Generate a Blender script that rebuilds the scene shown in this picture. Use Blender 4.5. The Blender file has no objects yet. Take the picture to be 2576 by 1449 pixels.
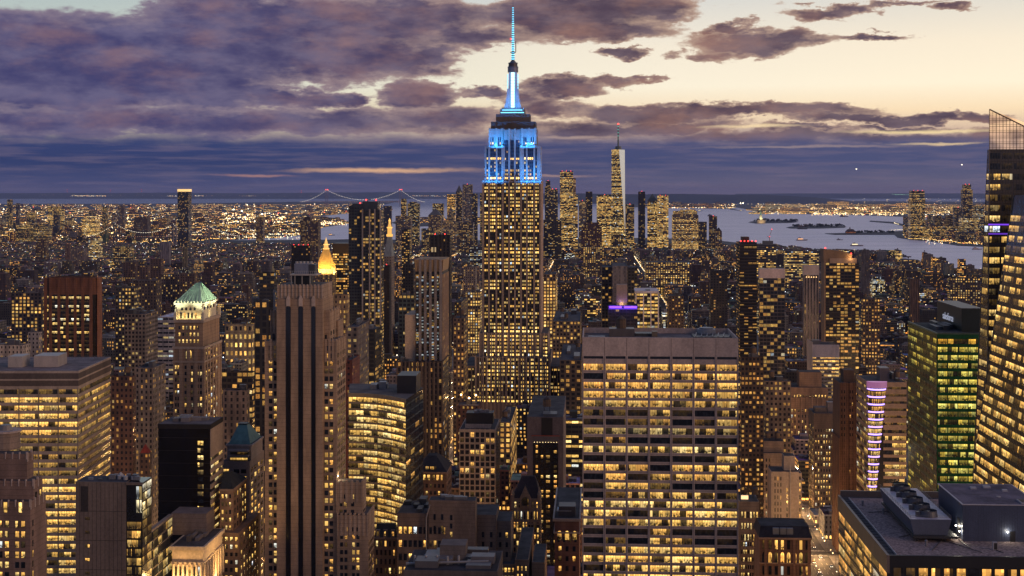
import bpy, math, random
from mathutils import Vector
R = random.Random(11)
C = bpy.context.scene.collection
# ------------------------------------------------------------------ camera, sky, sun, exposure
F, CX, HY, H = 3478.0, 1288.0, 484.0, 260.0          # focal length, principal column, horizon row, camera height
TH = math.radians(3.3)                                # heading of the avenues
sc = bpy.context.scene
cam = bpy.data.objects.new('camera', bpy.data.cameras.new('camera'))
C.objects.link(cam)
cam.location = (0, 0, H)
cam.rotation_euler = (math.pi / 2, 0, 0)
cam.data.lens = 36 * F / 2576
cam.data.shift_y = -(724.5 - HY) / 2576
cam.data.clip_start = 1
cam.data.clip_end = 200000
sc.camera = cam
sc.view_settings.view_transform = 'Standard'
sc.view_settings.look = 'None'
sc.view_settings.exposure = 0.0
sc.view_settings.gamma = 1.0
try:
    cy = sc.cycles
    cy.max_bounces = 4; cy.diffuse_bounces = 2; cy.glossy_bounces = 2; cy.transmission_bounces = 3
    cy.transparent_max_bounces = 6; cy.volume_bounces = 0
    cy.sample_clamp_indirect = 4.0
    cy.use_denoising = True
    cy.caustics_reflective = False; cy.caustics_refractive = False
except Exception:
    pass

def lin(r, g, b):
    f = lambda c: (c / 255 / 12.92) if c / 255 <= .04045 else ((c / 255 + .055) / 1.055) ** 2.4
    return (f(r), f(g), f(b))

class NT:                                             # small node-tree writer
    def __init__(s, t): s.t = t
    def new(s, ty, **kw):
        n = s.t.nodes.new(ty)
        for k, v in kw.items(): setattr(n, k, v)
        return n
    def put(s, sock, v):
        if v is None: return
        if isinstance(v, bpy.types.NodeSocket): s.t.links.new(v, sock)
        elif isinstance(v, (tuple, list)) and sock.type == 'RGBA' and len(v) == 3: sock.default_value = (*v, 1)
        else: sock.default_value = v
    def m(s, op, a, b=None, c=None, clamp=False):
        n = s.new('ShaderNodeMath', operation=op, use_clamp=clamp)
        for i, v in enumerate((a, b, c)): s.put(n.inputs[i], v)
        return n.outputs[0]
    def v(s, op, a, b=None, c=None):
        n = s.new('ShaderNodeVectorMath', operation=op)
        for i, v in enumerate((a, b, c)):
            if v is not None: s.put(n.inputs[i], v)
        return n.outputs['Value'] if op in ('LENGTH', 'DISTANCE', 'DOT_PRODUCT') else n.outputs[0]
    def sep(s, a):
        n = s.new('ShaderNodeSeparateXYZ'); s.put(n.inputs[0], a); return n.outputs
    def comb(s, x=0, y=0, z=0):
        n = s.new('ShaderNodeCombineXYZ')
        for i, q in enumerate((x, y, z)): s.put(n.inputs[i], q)
        return n.outputs[0]
    def noise(s, vec, scale, detail=3, rough=.5, out=0, dim='3D', dist=0.0):
        n = s.new('ShaderNodeTexNoise', noise_dimensions=dim)
        s.put(n.inputs['Vector'], vec); n.inputs['Scale'].default_value = scale
        n.inputs['Detail'].default_value = detail; n.inputs['Roughness'].default_value = rough
        n.inputs['Distortion'].default_value = dist
        return n.outputs[out]
    def sstep(s, x, a, b, lo=0.0, hi=1.0, kind='SMOOTHSTEP'):
        n = s.new('ShaderNodeMapRange', interpolation_type=kind)
        for i, q in enumerate((x, a, b, lo, hi)): s.put(n.inputs[i], q)
        return n.outputs[0]
    def mix(s, f, a, b, blend='MIX'):
        n = s.new('ShaderNodeMix', data_type='RGBA', blend_type=blend)
        s.put(n.inputs[0], f); s.put(n.inputs[6], a); s.put(n.inputs[7], b)
        return n.outputs[2]
    def ramp(s, f, stops, interp='LINEAR'):
        n = s.new('ShaderNodeValToRGB'); cr = n.color_ramp; cr.interpolation = interp
        while len(cr.elements) < len(stops): cr.elements.new(.5)
        for e, (p, c) in zip(cr.elements, stops): e.position = p; e.color = (*c, 1)
        s.put(n.inputs[0], f); return n.outputs[0]
    def attr(s, name):
        n = s.new('ShaderNodeAttribute', attribute_name=name); return n.outputs['Color']

def azel(px, py):
    s = (px - CX) / F; t = (HY - py) / F
    return math.atan(s), math.atan(t / math.sqrt(1 + s * s))

def make_world():
    w = bpy.data.worlds.new('World'); sc.world = w; w.use_nodes = True
    t = w.node_tree; t.nodes.clear(); N = NT(t)
    tc = N.new('ShaderNodeTexCoord')
    d = N.sep(tc.outputs['Generated'])
    az = N.m('ARCTAN2', d[0], d[1])
    hyp = N.m('SQRT', N.m('ADD', N.m('MULTIPLY', d[0], d[0]), N.m('MULTIPLY', d[1], d[1])))
    el = N.m('ARCTAN2', d[2], hyp)
    base = N.comb(az, el, 0)
    deg = math.degrees
    # clear sky, dusk glow above a bank of cloud
    f = N.sstep(el, 0.0, math.radians(30), 0, 1, 'LINEAR')
    clear = N.ramp(f, [(0, lin(150, 128, 132)), (.07, lin(196, 168, 156)), (.11, lin(250, 226, 190)), (.145, lin(255, 244, 220)),
                       (.2, lin(247, 236, 216)), (.27, lin(216, 216, 212)), (.5, lin(208, 208, 210)), (1, lin(120, 132, 170))])
    cool = N.sstep(az, -.36, .12)
    clear = N.mix(1.0, clear, N.mix(cool, (.62, .75, .80), (1, 1, 1)), 'MULTIPLY')
    glow = N.sstep(az, .05, .36)
    clear = N.mix(N.m('MULTIPLY', glow, .5), clear, N.mix(1.0, clear, (1.12, 1.05, .95), 'MULTIPLY'))
    # warped sky coordinates for clouds
    st = N.v('MULTIPLY', base, (1, 2.6, 1))
    w1 = N.noise(st, 16, 6, .6, out=1)
    w2 = N.noise(N.v('ADD', st, (3.1, 1.7, 0)), 60, 5, .62, out=1)
    wr = N.v('ADD', N.v('MULTIPLY', N.v('SUBTRACT', w1, (.5, .5, .5)), (.075, .022, 0)),
             N.v('MULTIPLY', N.v('SUBTRACT', w2, (.5, .5, .5)), (.028, .013, 0)))
    P = N.v('ADD', base, wr)
    acc = None
    EL = [(120, 150, 330, 118, 1.25), (420, 190, 300, 78, 1.2), (330, 95, 210, 52, .9), (560, 110, 260, 90, 1.25), (520, 20, 170, 48, 1.0), (760, 55, 330, 66, 1.2), (1010, 45, 260, 55, 1.15),
          (850, 140, 300, 66, 1.2), (1060, 140, 130, 34, 1.1), (1400, 38, 300, 46, 1.25), (1600, 20, 190, 36, 1.2), (1180, 95, 200, 30, .9),
          (160, 238, 380, 36, 1.2), (520, 242, 200, 30, 1.0), (770, 244, 190, 27, 1.15), (890, 250, 60, 22, 1.1), (1062, 238, 112, 40, 1.25),
          (1215, 222, 62, 19, 1.05), (1420, 218, 120, 25, 1.15), (1555, 203, 80, 18, 1.0), (1640, 195, 60, 8, .7), (1330, 245, 90, 26, .8), (1370, 270, 130, 22, .7),
          (1120, 300, 210, 40, .75), (700, 305, 420, 42, .95), (220, 300, 420, 42, .95), (1480, 325, 200, 30, .8),
          (1660, 283, 280, 25, 1.2), (1900, 280, 300, 20, 1.2), (1640, 318, 230, 20, 1.15), (2230, 294, 270, 15, 1.15), (2440, 290, 120, 13, 1.0), (2520, 340, 90, 24, 1.0),
          (2280, 347, 330, 16, 1.05), (1950, 345, 300, 22, 1.05), (2050, 322, 130, 9, .75), (2260, 318, 130, 8, .8),
          (1900, 108, 165, 34, 1.3), (1850, 70, 62, 20, 1.1), (2010, 96, 90, 22, 1.0), (1770, 132, 70, 16, .8), (1580, 127, 74, 13, 1.05), (2060, 35, 120, 15, .95), (2150, 22, 75, 16, 1.0),
          (2420, 20, 60, 12, .95), (2200, 88, 80, 9, .75), (2300, 5, 160, 8, .6), (1990, 8, 60, 8, .5), (1500, 75, 220, 26, .95)]
    for (px, py, rx, ry, k) in EL:
        a, e = azel(px, py)
        q = N.v('MULTIPLY', N.v('SUBTRACT', P, (a, e, 0)), (F / rx / 1.12, F / ry / 1.12, 0))
        fld = N.m('MULTIPLY', N.m('SUBTRACT', 1.0, N.v('LENGTH', q)), k)
        acc = fld if acc is None else N.m('SMOOTH_MAX', acc, fld, .25)
    n3 = N.noise(N.v('ADD', st, (7, 2, 1)), 33, 7, .6)
    dens = N.m('ADD', acc, N.m('MULTIPLY', N.m('SUBTRACT', n3, .5), .8))
    alpha = N.sstep(dens, .0, .24)
    thick = N.sstep(dens, .06, .6)
    side = N.sstep(az, -.28, .10)
    n4 = N.noise(N.v('ADD', st, (1, 9, 4)), 13, 6, .6)
    n5 = N.noise(N.v('ADD', st, (5, 3, 8)), 21, 6, .6)
    dark = N.mix(side, lin(68, 67, 110), lin(84, 69, 84))
    midc = N.mix(side, lin(106, 100, 132), lin(122, 104, 112))
    warm = N.mix(side, lin(146, 114, 120), lin(176, 132, 114))
    edge = N.mix(side, lin(140, 126, 142), lin(190, 160, 142))
    body = N.mix(N.sstep(n5, .34, .68), dark, midc)
    body = N.mix(N.m('MULTIPLY', N.sstep(n4, .44, .72), .62), body, warm)
    ccol = N.mix(thick, edge, body)
    sky = N.mix(alpha, clear, ccol)
    # low bank of cloud along the horizon
    bt = N.m('ADD', el, N.m('MULTIPLY', N.m('SUBTRACT', N.noise(st, 22, 6, .6), .5), .018))
    ba = N.sstep(bt, math.radians(2.75), math.radians(1.85))
    bf = N.sstep(el, 0.0, math.radians(2.4), 0, 1, 'LINEAR')
    bl = N.ramp(bf, [(0, lin(84, 82, 118)), (.2, lin(66, 73, 114)), (.5, lin(50, 62, 106)), (.85, lin(54, 66, 112)), (1, lin(92, 88, 124))])
    br = N.ramp(bf, [(0, lin(120, 106, 124)), (.2, lin(100, 97, 122)), (.5, lin(77, 83, 120)), (.85, lin(82, 85, 121)), (1, lin(118, 105, 120))])
    bank = N.mix(N.sstep(az, -.3, .32), bl, br)
    stk = N.noise(N.v('MULTIPLY', base, (6, 90, 1)), 3.0, 5, .55)
    bank = N.mix(N.m('MULTIPLY', N.sstep(stk, .42, .68), .34), bank, lin(130, 114, 132))
    sky = N.mix(ba, sky, bank)
    # thin bright gaps in the bank
    for (px, py, rx, ry, k, col) in [(960, 428, 330, 9, .95, lin(226, 178, 140)), (1390, 442, 150, 5, .5, lin(200, 160, 140)), (2030, 370, 330, 5, .35, lin(210, 180, 160)), (1900, 318, 170, 6, .8, lin(250, 222, 175)),
                                     (2330, 330, 260, 7, .85, lin(252, 225, 170)), (2360, 362, 150, 5, .7, lin(250, 218, 165)), (1440, 345, 120, 6, .4, lin(220, 190, 170)), (640, 440, 130, 5, .55, lin(205, 150, 130))]:
        a, e = azel(px, py)
        q = N.v('MULTIPLY', N.v('SUBTRACT', N.v('ADD', base, N.v('MULTIPLY', wr, (.6, .22, 0))), (a, e, 0)), (F / rx, F / ry, 0))
        g = N.m('MULTIPLY', N.sstep(N.v('LENGTH', q), 1.0, .1), k)
        sky = N.mix(g, sky, col)
    # the sky behind the viewer: pale rose twilight, dimming towards the zenith
    bk = N.ramp(N.sstep(el, 0.0, math.radians(80), 0, 1, 'LINEAR'), [(0, (.14, .14, .20)), (.25, (.14, .17, .28)), (1, (.10, .13, .27))])
    sky = N.mix(N.m('MAXIMUM', N.sstep(az, 1.15, 2.0), N.sstep(az, -.5, -1.3)), sky, bk)
    sky = N.mix(N.sstep(el, math.radians(20), math.radians(60)), sky, (.10, .13, .27))
    sky = N.mix(N.sstep(el, math.radians(-1), math.radians(-4)), sky, (.05, .05, .08))
    bg = N.new('ShaderNodeBackground'); N.put(bg.inputs[0], sky); bg.inputs[1].default_value = 1.0
    out = N.new('ShaderNodeOutputWorld'); t.links.new(bg.outputs[0], out.inputs[0])
make_world()
sun = bpy.data.objects.new('sun', bpy.data.lights.new('sun', 'SUN')); C.objects.link(sun)
sun.data.energy = 1.1; sun.data.angle = math.radians(35); sun.data.color = (1, .62, .38)
_az, _el = math.radians(128), math.radians(14)        # soft afterglow, from behind and to one side
sun.rotation_euler = Vector((math.sin(_az) * math.cos(_el), math.cos(_az) * math.cos(_el), math.sin(_el))).to_track_quat('Z', 'Y').to_euler()

# ------------------------------------------------------------------ materials
MATS = {}
def mat(name):
    m = bpy.data.materials.new(name); m.use_nodes = True; m.node_tree.nodes.clear()
    MATS[name] = m
    N = NT(m.node_tree)
    p = N.new('ShaderNodeBsdfPrincipled'); o = N.new('ShaderNodeOutputMaterial')
    m.node_tree.links.new(p.outputs[0], o.inputs[0])
    try: m.cycles.emission_sampling = 'NONE'
    except Exception: pass
    return m, N, p, o

def hue_ramp(N, h):
    return N.ramp(h, [(0, (1, .33, .05)), (.3, (1, .47, .10)), (.55, (1, .57, .13)), (.78, (1, .74, .30)), (.9, (.95, .92, .75)), (1, (.72, .86, 1))])

def m_facade():                                       # walls with many small windows, one cell of the UV map per window
    m, N, p, o = mat('facade')
    uvn = N.new('ShaderNodeUVMap', uv_map='UVMap'); uv = N.sep(uvn.outputs[0])
    tint = N.attr('tint'); fp = N.sep(N.attr('fp')); fq = N.sep(N.attr('fq'))
    cu = N.m('FLOOR', uv[0]); cv = N.m('FLOOR', uv[1]); fu = N.m('FRACT', uv[0]); fv = N.m('FRACT', uv[1])
    mk = N.m('MULTIPLY', N.m('LESS_THAN', N.m('ABSOLUTE', N.m('SUBTRACT', fu, .5)), N.m('MULTIPLY', fp[0], .5)),
             N.m('LESS_THAN', N.m('ABSOLUTE', N.m('SUBTRACT', fv, .52)), N.m('MULTIPLY', fp[1], .5)))
    sd = N.m('MULTIPLY', fq[0], 977.0)
    wn = N.new('ShaderNodeTexWhiteNoise', noise_dimensions='3D'); N.put(wn.inputs[0], N.comb(cu, cv, sd))
    rc = N.sep(wn.outputs['Color']); r1 = wn.outputs['Value']
    wf = N.new('ShaderNodeTexWhiteNoise', noise_dimensions='2D'); N.put(wf.inputs[0], N.comb(cv, sd, 0)); rf = wf.outputs['Value']
    grp = N.new('ShaderNodeTexWhiteNoise', noise_dimensions='3D'); N.put(grp.inputs[0], N.comb(N.m('FLOOR', N.m('DIVIDE', cu, 3.0)), cv, N.m('ADD', sd, 5)))
    pr = N.m('MULTIPLY', fp[2], N.m('ADD', N.m('MULTIPLY', rf, 1.3), N.m('ADD', .05, N.m('MULTIPLY', grp.outputs['Value'], .65))))
    gf = N.m('LESS_THAN', uv[1], 1.0); pr = N.m('MAXIMUM', pr, N.m('MULTIPLY', gf, .8))
    lit = N.m('LESS_THAN', r1, pr)
    br = N.m('ADD', N.m('ADD', .34, gf), N.m('MULTIPLY', N.m('MULTIPLY', rc[0], rc[0]), 1.6))
    det = N.noise(N.comb(N.m('MULTIPLY', uv[0], 5.0), N.m('MULTIPLY', uv[1], 4.0), sd), 1.0, 2)
    br = N.m('MULTIPLY', br, N.sstep(det, .3, .62, .5, 1.25))
    hue = N.m('ADD', fq[1], N.m('MULTIPLY', N.m('SUBTRACT', rc[1], .67), .36), clamp=True)
    hue = N.m('ADD', hue, N.m('MULTIPLY', N.m('GREATER_THAN', rc[2], .96), .4), clamp=True)
    em = N.m('MULTIPLY', N.m('MULTIPLY', mk, lit), N.m('MULTIPLY', br, fq[2]))
    geo = N.new('ShaderNodeNewGeometry')
    nz = N.noise(N.v('MULTIPLY', geo.outputs['Position'], (1, 1, .25)), .22, 5, .6)
    wall = N.mix(1.0, tint, N.mix(N.sstep(nz, .32, .68), (.40, .40, .43), (.98, .95, .92)), 'MULTIPLY')
    lin_ = N.m('LESS_THAN', fv, .07)
    wall = N.mix(N.m('MULTIPLY', lin_, .35), wall, (.02, .02, .02))
    N.put(p.inputs['Base Color'], N.mix(mk, wall, (.018, .021, .03)))
    N.put(p.inputs['Roughness'], N.sstep(mk, 0, 1, .85, .14))
    N.put(p.inputs['Emission Color'], hue_ramp(N, hue)); N.put(p.inputs['Emission Strength'], em)
def m_pane(name='window_pane', mulc=None):                                         # one window per face: wl = brightness, hue, seed
    m, N, p, o = mat(name)
    uv = N.sep(N.new('ShaderNodeUVMap', uv_map='UVMap').outputs[0])
    wl = N.sep(N.attr('wl')); seed = N.m('MULTIPLY', wl[2], 531.0)
    fu = N.m('FRACT', uv[0])
    mul = N.m('GREATER_THAN', N.m('ABSOLUTE', N.m('SUBTRACT', fu, .5)), .455)
    pn = N.new('ShaderNodeTexWhiteNoise', noise_dimensions='2D'); N.put(pn.inputs[0], N.comb(N.m('FLOOR', uv[0]), seed, 0)); rc = N.sep(pn.outputs['Color'])
    rm = N.new('ShaderNodeTexWhiteNoise', noise_dimensions='2D'); N.put(rm.inputs[0], N.comb(N.m('FLOOR', N.m('DIVIDE', uv[0], 2.6)), seed, 0)); rr = N.sep(rm.outputs['Color'])
    fur = N.noise(N.comb(N.m('MULTIPLY', uv[0], 1.0), N.m('MULTIPLY', uv[1], 1.9), seed), 1.0, 5, .72)
    low = N.sstep(uv[1], .80, .25)
    dk = N.m('MULTIPLY', N.sstep(fur, .45, .53), N.m('ADD', .10, N.m('MULTIPLY', low, .90)))
    lamp = N.m('MULTIPLY', N.m('MULTIPLY', N.m('GREATER_THAN', uv[1], .74), N.sstep(N.noise(N.comb(N.m('MULTIPLY', uv[0], 2.5), 0, seed), 1.0, 1), .55, .6)), 1.0)
    inter = N.m('MULTIPLY', N.m('ADD', N.sstep(uv[1], .4, 1.0, .80, 1.1), lamp), N.m('SUBTRACT', 1.0, N.m('MULTIPLY', dk, .94)))
    blind = N.m('LESS_THAN', rc[0], .07)
    inter = N.m('ADD', N.m('MULTIPLY', inter, N.m('SUBTRACT', 1.0, blind)), N.m('MULTIPLY', blind, N.sstep(uv[1], 0, 1, .65, .85)))
    off = N.sstep(rr[1], .14, .20, .05, 1.0)
    var = N.m('ADD', .60, N.m('MULTIPLY', rr[2], .75))
    em = N.m('MULTIPLY', N.m('MULTIPLY', wl[0], N.m('MULTIPLY', inter, var)), N.m('MULTIPLY', off, N.m('SUBTRACT', 1.0, mul)))
    hue = N.m('ADD', wl[1], N.m('MULTIPLY', N.m('SUBTRACT', rr[0], .5), .26), clamp=True)
    gl = N.noise(N.comb(N.m('MULTIPLY', uv[0], .7), uv[1], seed), 1.5, 3)
    N.put(p.inputs['Base Color'], N.mix(N.sstep(gl, .4, .7), (.012, .014, .018), (.035, .04, .05)))
    p.inputs['Roughness'].default_value = .13
    ec = hue_ramp(N, hue)
    N.put(p.inputs['Emission Color'], N.mix(1.0, ec, mulc, 'MULTIPLY') if mulc else ec); N.put(p.inputs['Emission Strength'], N.m('MULTIPLY', em, 1.22))
def m_tinted(name, rough=.85, spec=.4, nscale=.5, lo=.75, hi=1.2, bump=0, metal=0.0, brick=False):
    m, N, p, o = mat(name)
    geo = N.new('ShaderNodeNewGeometry'); pos = geo.outputs['Position']
    n1 = N.noise(N.v('MULTIPLY', pos, (1, 1, .3)), nscale, 6, .62)
    n2 = N.noise(pos, nscale * 9, 3, .6)
    c = N.mix(1.0, N.attr('tint'), N.mix(N.sstep(n1, .3, .7), (lo, lo, lo), (hi, hi * .99, hi * .97)), 'MULTIPLY')
    c = N.mix(1.0, c, N.mix(N.sstep(n2, .3, .7), (.86, .86, .86), (1.1, 1.1, 1.1)), 'MULTIPLY')
    if brick:
        z = N.sep(pos)[2]
        s = N.m('LESS_THAN', N.m('FRACT', N.m('MULTIPLY', z, .55)), .12)
        c = N.mix(N.m('MULTIPLY', s, .3), c, (.02, .018, .015))
    N.put(p.inputs['Base Color'], c); p.inputs['Roughness'].default_value = rough
    p.inputs['Specular IOR Level'].default_value = spec; p.inputs['Metallic'].default_value = metal
def m_glow():                                         # lamps and lit signs: tint = colour, fp.r = strength
    m, N, p, o = mat('lamp_glow')
    N.put(p.inputs['Base Color'], (.1, .1, .1)); N.put(p.inputs['Emission Color'], N.attr('tint'))
    N.put(p.inputs['Emission Strength'], N.sep(N.attr('fp'))[0])
def m_water():
    m, N, p, o = mat('water')
    geo = N.new('ShaderNodeNewGeometry'); pos = geo.outputs['Position']
    n = N.noise(N.v('MULTIPLY', pos, (.25, 1, 1)), .004, 6, .6)
    N.put(p.inputs['Base Color'], N.mix(N.sstep(N.sep(pos)[1], 17000, 30000), N.mix(N.sstep(n, .35, .65), (.80, .76, .77), (.97, .92, .92)), (.30, .33, .46)))  # far water painted darker, in place of a dimmer sky reflection
    N.put(p.inputs['Roughness'], N.sstep(n, .3, .7, .52, .68)); p.inputs['Specular IOR Level'].default_value = .6; p.inputs['Metallic'].default_value = .65
    b = N.new('ShaderNodeBump'); b.inputs['Strength'].default_value = .8; b.inputs['Distance'].default_value = 1.0
    N.put(b.inputs['Height'], N.noise(N.v('MULTIPLY', pos, (.6, 1, 1)), .05, 5, .65)); N.put(p.inputs['Normal'], b.outputs[0])
def m_ground(name, c1, c2, scale):
    m, N, p, o = mat(name)
    geo = N.new('ShaderNodeNewGeometry'); pos = geo.outputs['Position']
    N.put(p.inputs['Base Color'], N.mix(N.sstep(N.noise(pos, scale, 6, .65), .35, .65), c1, c2)); p.inputs['Roughness'].default_value = .8
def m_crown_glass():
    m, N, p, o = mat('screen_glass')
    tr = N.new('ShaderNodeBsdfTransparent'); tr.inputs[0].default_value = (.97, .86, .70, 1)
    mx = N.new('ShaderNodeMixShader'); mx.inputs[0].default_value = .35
    N.put(p.inputs['Base Color'], (.5, .4, .3)); p.inputs['Roughness'].default_value = .2; N.put(p.inputs['Emission Color'], (1, .62, .36)); gp = N.new('ShaderNodeNewGeometry').outputs['Position']; N.put(p.inputs['Emission Strength'], N.sstep(N.noise(gp, .12, 3), .35, .65, .5, 1.6))  # warm glow put into the glass itself, standing in for a backlight
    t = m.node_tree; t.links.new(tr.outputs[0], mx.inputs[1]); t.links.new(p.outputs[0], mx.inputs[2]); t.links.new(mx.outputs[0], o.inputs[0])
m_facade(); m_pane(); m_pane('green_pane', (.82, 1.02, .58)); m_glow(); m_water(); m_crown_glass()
m_tinted('masonry', .88, .3, .25, .98, 1.55, brick=True)
m_tinted('stone', .85, .3, .12, 1.0, 1.42)
m_tinted('roofing', .9, .3, .12, .6, 1.5)
m_tinted('metal_panel', .45, .5, .3, .85, 1.1)
m_tinted('dark_glass', .12, .6, .2, .8, 1.2)
m_tinted('gilded', .45, .5, .4, .85, 1.12, metal=.25)
m_tinted('mirror_glass', .16, .5, .4, .9, 1.05, metal=1.0)
m_tinted('copper_green', .6, .4, .35, .75, 1.2)
m_tinted('foliage', .8, .2, .3, .6, 1.4)
m_tinted('gravel', .95, .2, 1.3, .5, 1.55)
m_ground('asphalt', (.035, .035, .038), (.06, .06, .062), .02)
m_ground('paving', (.12, .115, .11), (.2, .19, .18), .2)
m_ground('far_land', (.022, .026, .030), (.05, .05, .05), .0016)
m_ground('hill_cover', (.012, .02, .03), (.03, .04, .05), .0006)

# ------------------------------------------------------------------ mesh writer
Z3 = (0, 0, 0)
class MB:
    def __init__(s): s.v = []; s.f = []; s.uv = []; s.t = []; s.p = []; s.q = []; s.w = []; s.mi = []; s.mats = []; s.xf = None
    def face(s, pts, m, uv=None, tint=(.3, .3, .3), fp=Z3, fq=Z3, wl=Z3):
        i = len(s.v)
        if s.xf:
            ox, oy, c, n = s.xf
            pts = [(ox + p[0] * c + p[1] * n, oy - p[0] * n + p[1] * c, p[2]) for p in pts]
        s.v.extend(pts); k = len(pts); s.f.append(tuple(range(i, i + k)))
        s.uv.extend(uv if uv else [(0, 0)] * k)
        s.t.append(tint); s.p.append(fp); s.q.append(fq); s.w.append(wl)
        if m not in s.mats: s.mats.append(m)
        s.mi.append(s.mats.index(m))
    def box(s, x0, x1, y0, y1, z0, z1, m, tint=(.3, .3, .3), fp=Z3, bottom=False):
        a, b, c, d = (x0, y0, z0), (x1, y0, z0), (x1, y1, z0), (x0, y1, z0)
        e, f, g, h = (x0, y0, z1), (x1, y0, z1), (x1, y1, z1), (x0, y1, z1)
        L = [(a, b, f, e), (b, c, g, f), (c, d, h, g), (d, a, e, h), (e, f, g, h)]
        if bottom: L.append((d, c, b, a))
        for q in L: s.face(q, m, None, tint, fp)
    def prism(s, poly, z0, z1, m, tint=(.3, .3, .3), top=None, fp=Z3, poly2=None, cap=True):
        p2 = poly2 or poly; n = len(poly)
        for i in range(n):
            j = (i + 1) % n
            s.face([(*poly[i], z0), (*poly[j], z0), (*p2[j], z1), (*p2[i], z1)], m, None, tint, fp)
        if cap: s.face([(*q, z1) for q in p2], top or m, None, tint, fp)
    def cyl(s, cx, cy, r0, r1, z0, z1, m, tint=(.3, .3, .3), n=12, fp=Z3, cap=True):
        a = [(cx + r0 * math.cos(2 * math.pi * i / n), cy + r0 * math.sin(2 * math.pi * i / n)) for i in range(n)]
        b = [(cx + r1 * math.cos(2 * math.pi * i / n), cy + r1 * math.sin(2 * math.pi * i / n)) for i in range(n)]
        s.prism(a, z0, z1, m, tint, None, fp, b, cap)
    def ball(s, c, r, m, tint, fp=Z3):
        x, y, z = c
        P = [(x + r, y, z), (x, y + r, z), (x - r, y, z), (x, y - r, z)]; t = (x, y, z + r); b = (x, y, z - r)
        for i in range(4): s.face([P[i], P[(i + 1) % 4], t], m, None, tint, fp); s.face([P[(i + 1) % 4], P[i], b], m, None, tint, fp)
    def bar(s, a, b, r, m, tint=(.3, .3, .3), fp=Z3, n=4):
        a, b = Vector(a), Vector(b); d = (b - a)
        if d.length < 1e-6: return
        d.normalize(); up = Vector((0, 0, 1)) if abs(d.z) < .9 else Vector((1, 0, 0))
        e1 = d.cross(up).normalized(); e2 = d.cross(e1)
        ra = [tuple(a + (e1 * math.cos(6.2832 * (i + .5) / n) + e2 * math.sin(6.2832 * (i + .5) / n)) * r) for i in range(n)]
        rb = [tuple(b + (e1 * math.cos(6.2832 * (i + .5) / n) + e2 * math.sin(6.2832 * (i + .5) / n)) * r) for i in range(n)]
        for i in range(n): s.face([ra[i], ra[(i + 1) % n], rb[(i + 1) % n], rb[i]], m, None, tint, fp)
        s.face(ra[::-1], m, None, tint, fp); s.face(rb, m, None, tint, fp)
    def walls(s, x0, x1, y0, y1, z0, z1, st, roof=True, roof_tint=(.05, .05, .06), drop=.9, pts=None):
        """shell of a storey block: UV cells = windows"""
        fp = (st['w'], st['h'], st['lit']); fq = (st['seed'], st['hue'], st['str'])
        cor = pts or [(x0, y0), (x1, y0), (x1, y1), (x0, y1)]
        fl = max(1, round((z1 - z0) / st['fh'])); n = len(cor); u = int(st['seed'] * 50)
        vb = int(z0 / st['fh'])
        for i in range(n):
            p, q = cor[i], cor[(i + 1) % n]
            ln = math.hypot(q[0] - p[0], q[1] - p[1]); k = max(1, round(ln / st['cw']))
            s.face([(*p, z0), (*q, z0), (*q, z1), (*p, z1)], 'facade', [(u, vb), (u + k, vb), (u + k, vb + fl), (u, vb + fl)], st['tint'], fp, fq)
            u += k + 3
        if roof: s.face([(*q, z1 - drop) for q in cor], 'roofing', None, roof_tint)
    def build(s, name, parent=None, kind=None, label=None):
        me = bpy.data.meshes.new(name); me.from_pydata(s.v, [], s.f); n = len(s.f)
        for m in s.mats: me.materials.append(MATS[m])
        me.polygons.foreach_set('material_index', s.mi)
        ul = me.uv_layers.new(name='UVMap'); ul.data.foreach_set('uv', [c for q in s.uv for c in q])
        used = set(s.mats)
        def at(nm, data):
            a = me.attributes.new(nm, 'FLOAT_COLOR', 'FACE'); a.data.foreach_set('color', [c for q in data for c in (*q, 1.0)])
        if used - {'window_pane', 'green_pane'}: at('tint', s.t)
        if used & {'facade', 'lamp_glow'}: at('fp', s.p)
        if 'facade' in used: at('fq', s.q)
        if used & {'window_pane', 'green_pane'}: at('wl', s.w)
        o = bpy.data.objects.new(name, me); C.objects.link(o)
        if parent: o.parent = parent
        if kind: o['kind'] = kind
        if label: o['label'] = label
        return o

def thing(name, label, cat, loc=(0, 0, 0), rz=0.0, group=None):
    o = bpy.data.objects.new(name, None); C.objects.link(o); o.empty_display_size = 5
    o.location = loc; o.rotation_euler = (0, 0, rz); o['label'] = label; o['category'] = cat
    if group: o['group'] = group
    return o
def tag(o, label, cat, group=None):
    o['label'] = label; o['category'] = cat
    if group: o['group'] = group
    return o
def struct(name, mb): return mb.build(name, kind='structure')
def G(px, py, z=0.0):
    Y = (H - z) * F / (py - HY); return ((px - CX) / F * Y, Y)
def light(name, kind, loc, energy, color, parent=None, size=1.0, aim=None, sy=None, spot=None):
    l = bpy.data.lights.new(name, kind); l.energy = energy; l.color = color
    if kind == 'AREA':
        l.size = size
        if sy: l.shape = 'RECTANGLE'; l.size_y = sy
    else: l.shadow_soft_size = size
    if spot: l.spot_size = spot; l.spot_blend = .6
    o = bpy.data.objects.new(name, l); C.objects.link(o); o.location = loc
    if aim is not None: o.rotation_euler = (Vector(aim)).to_track_quat('-Z', 'Y').to_euler()
    if parent: o.parent = parent
    return o

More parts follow.
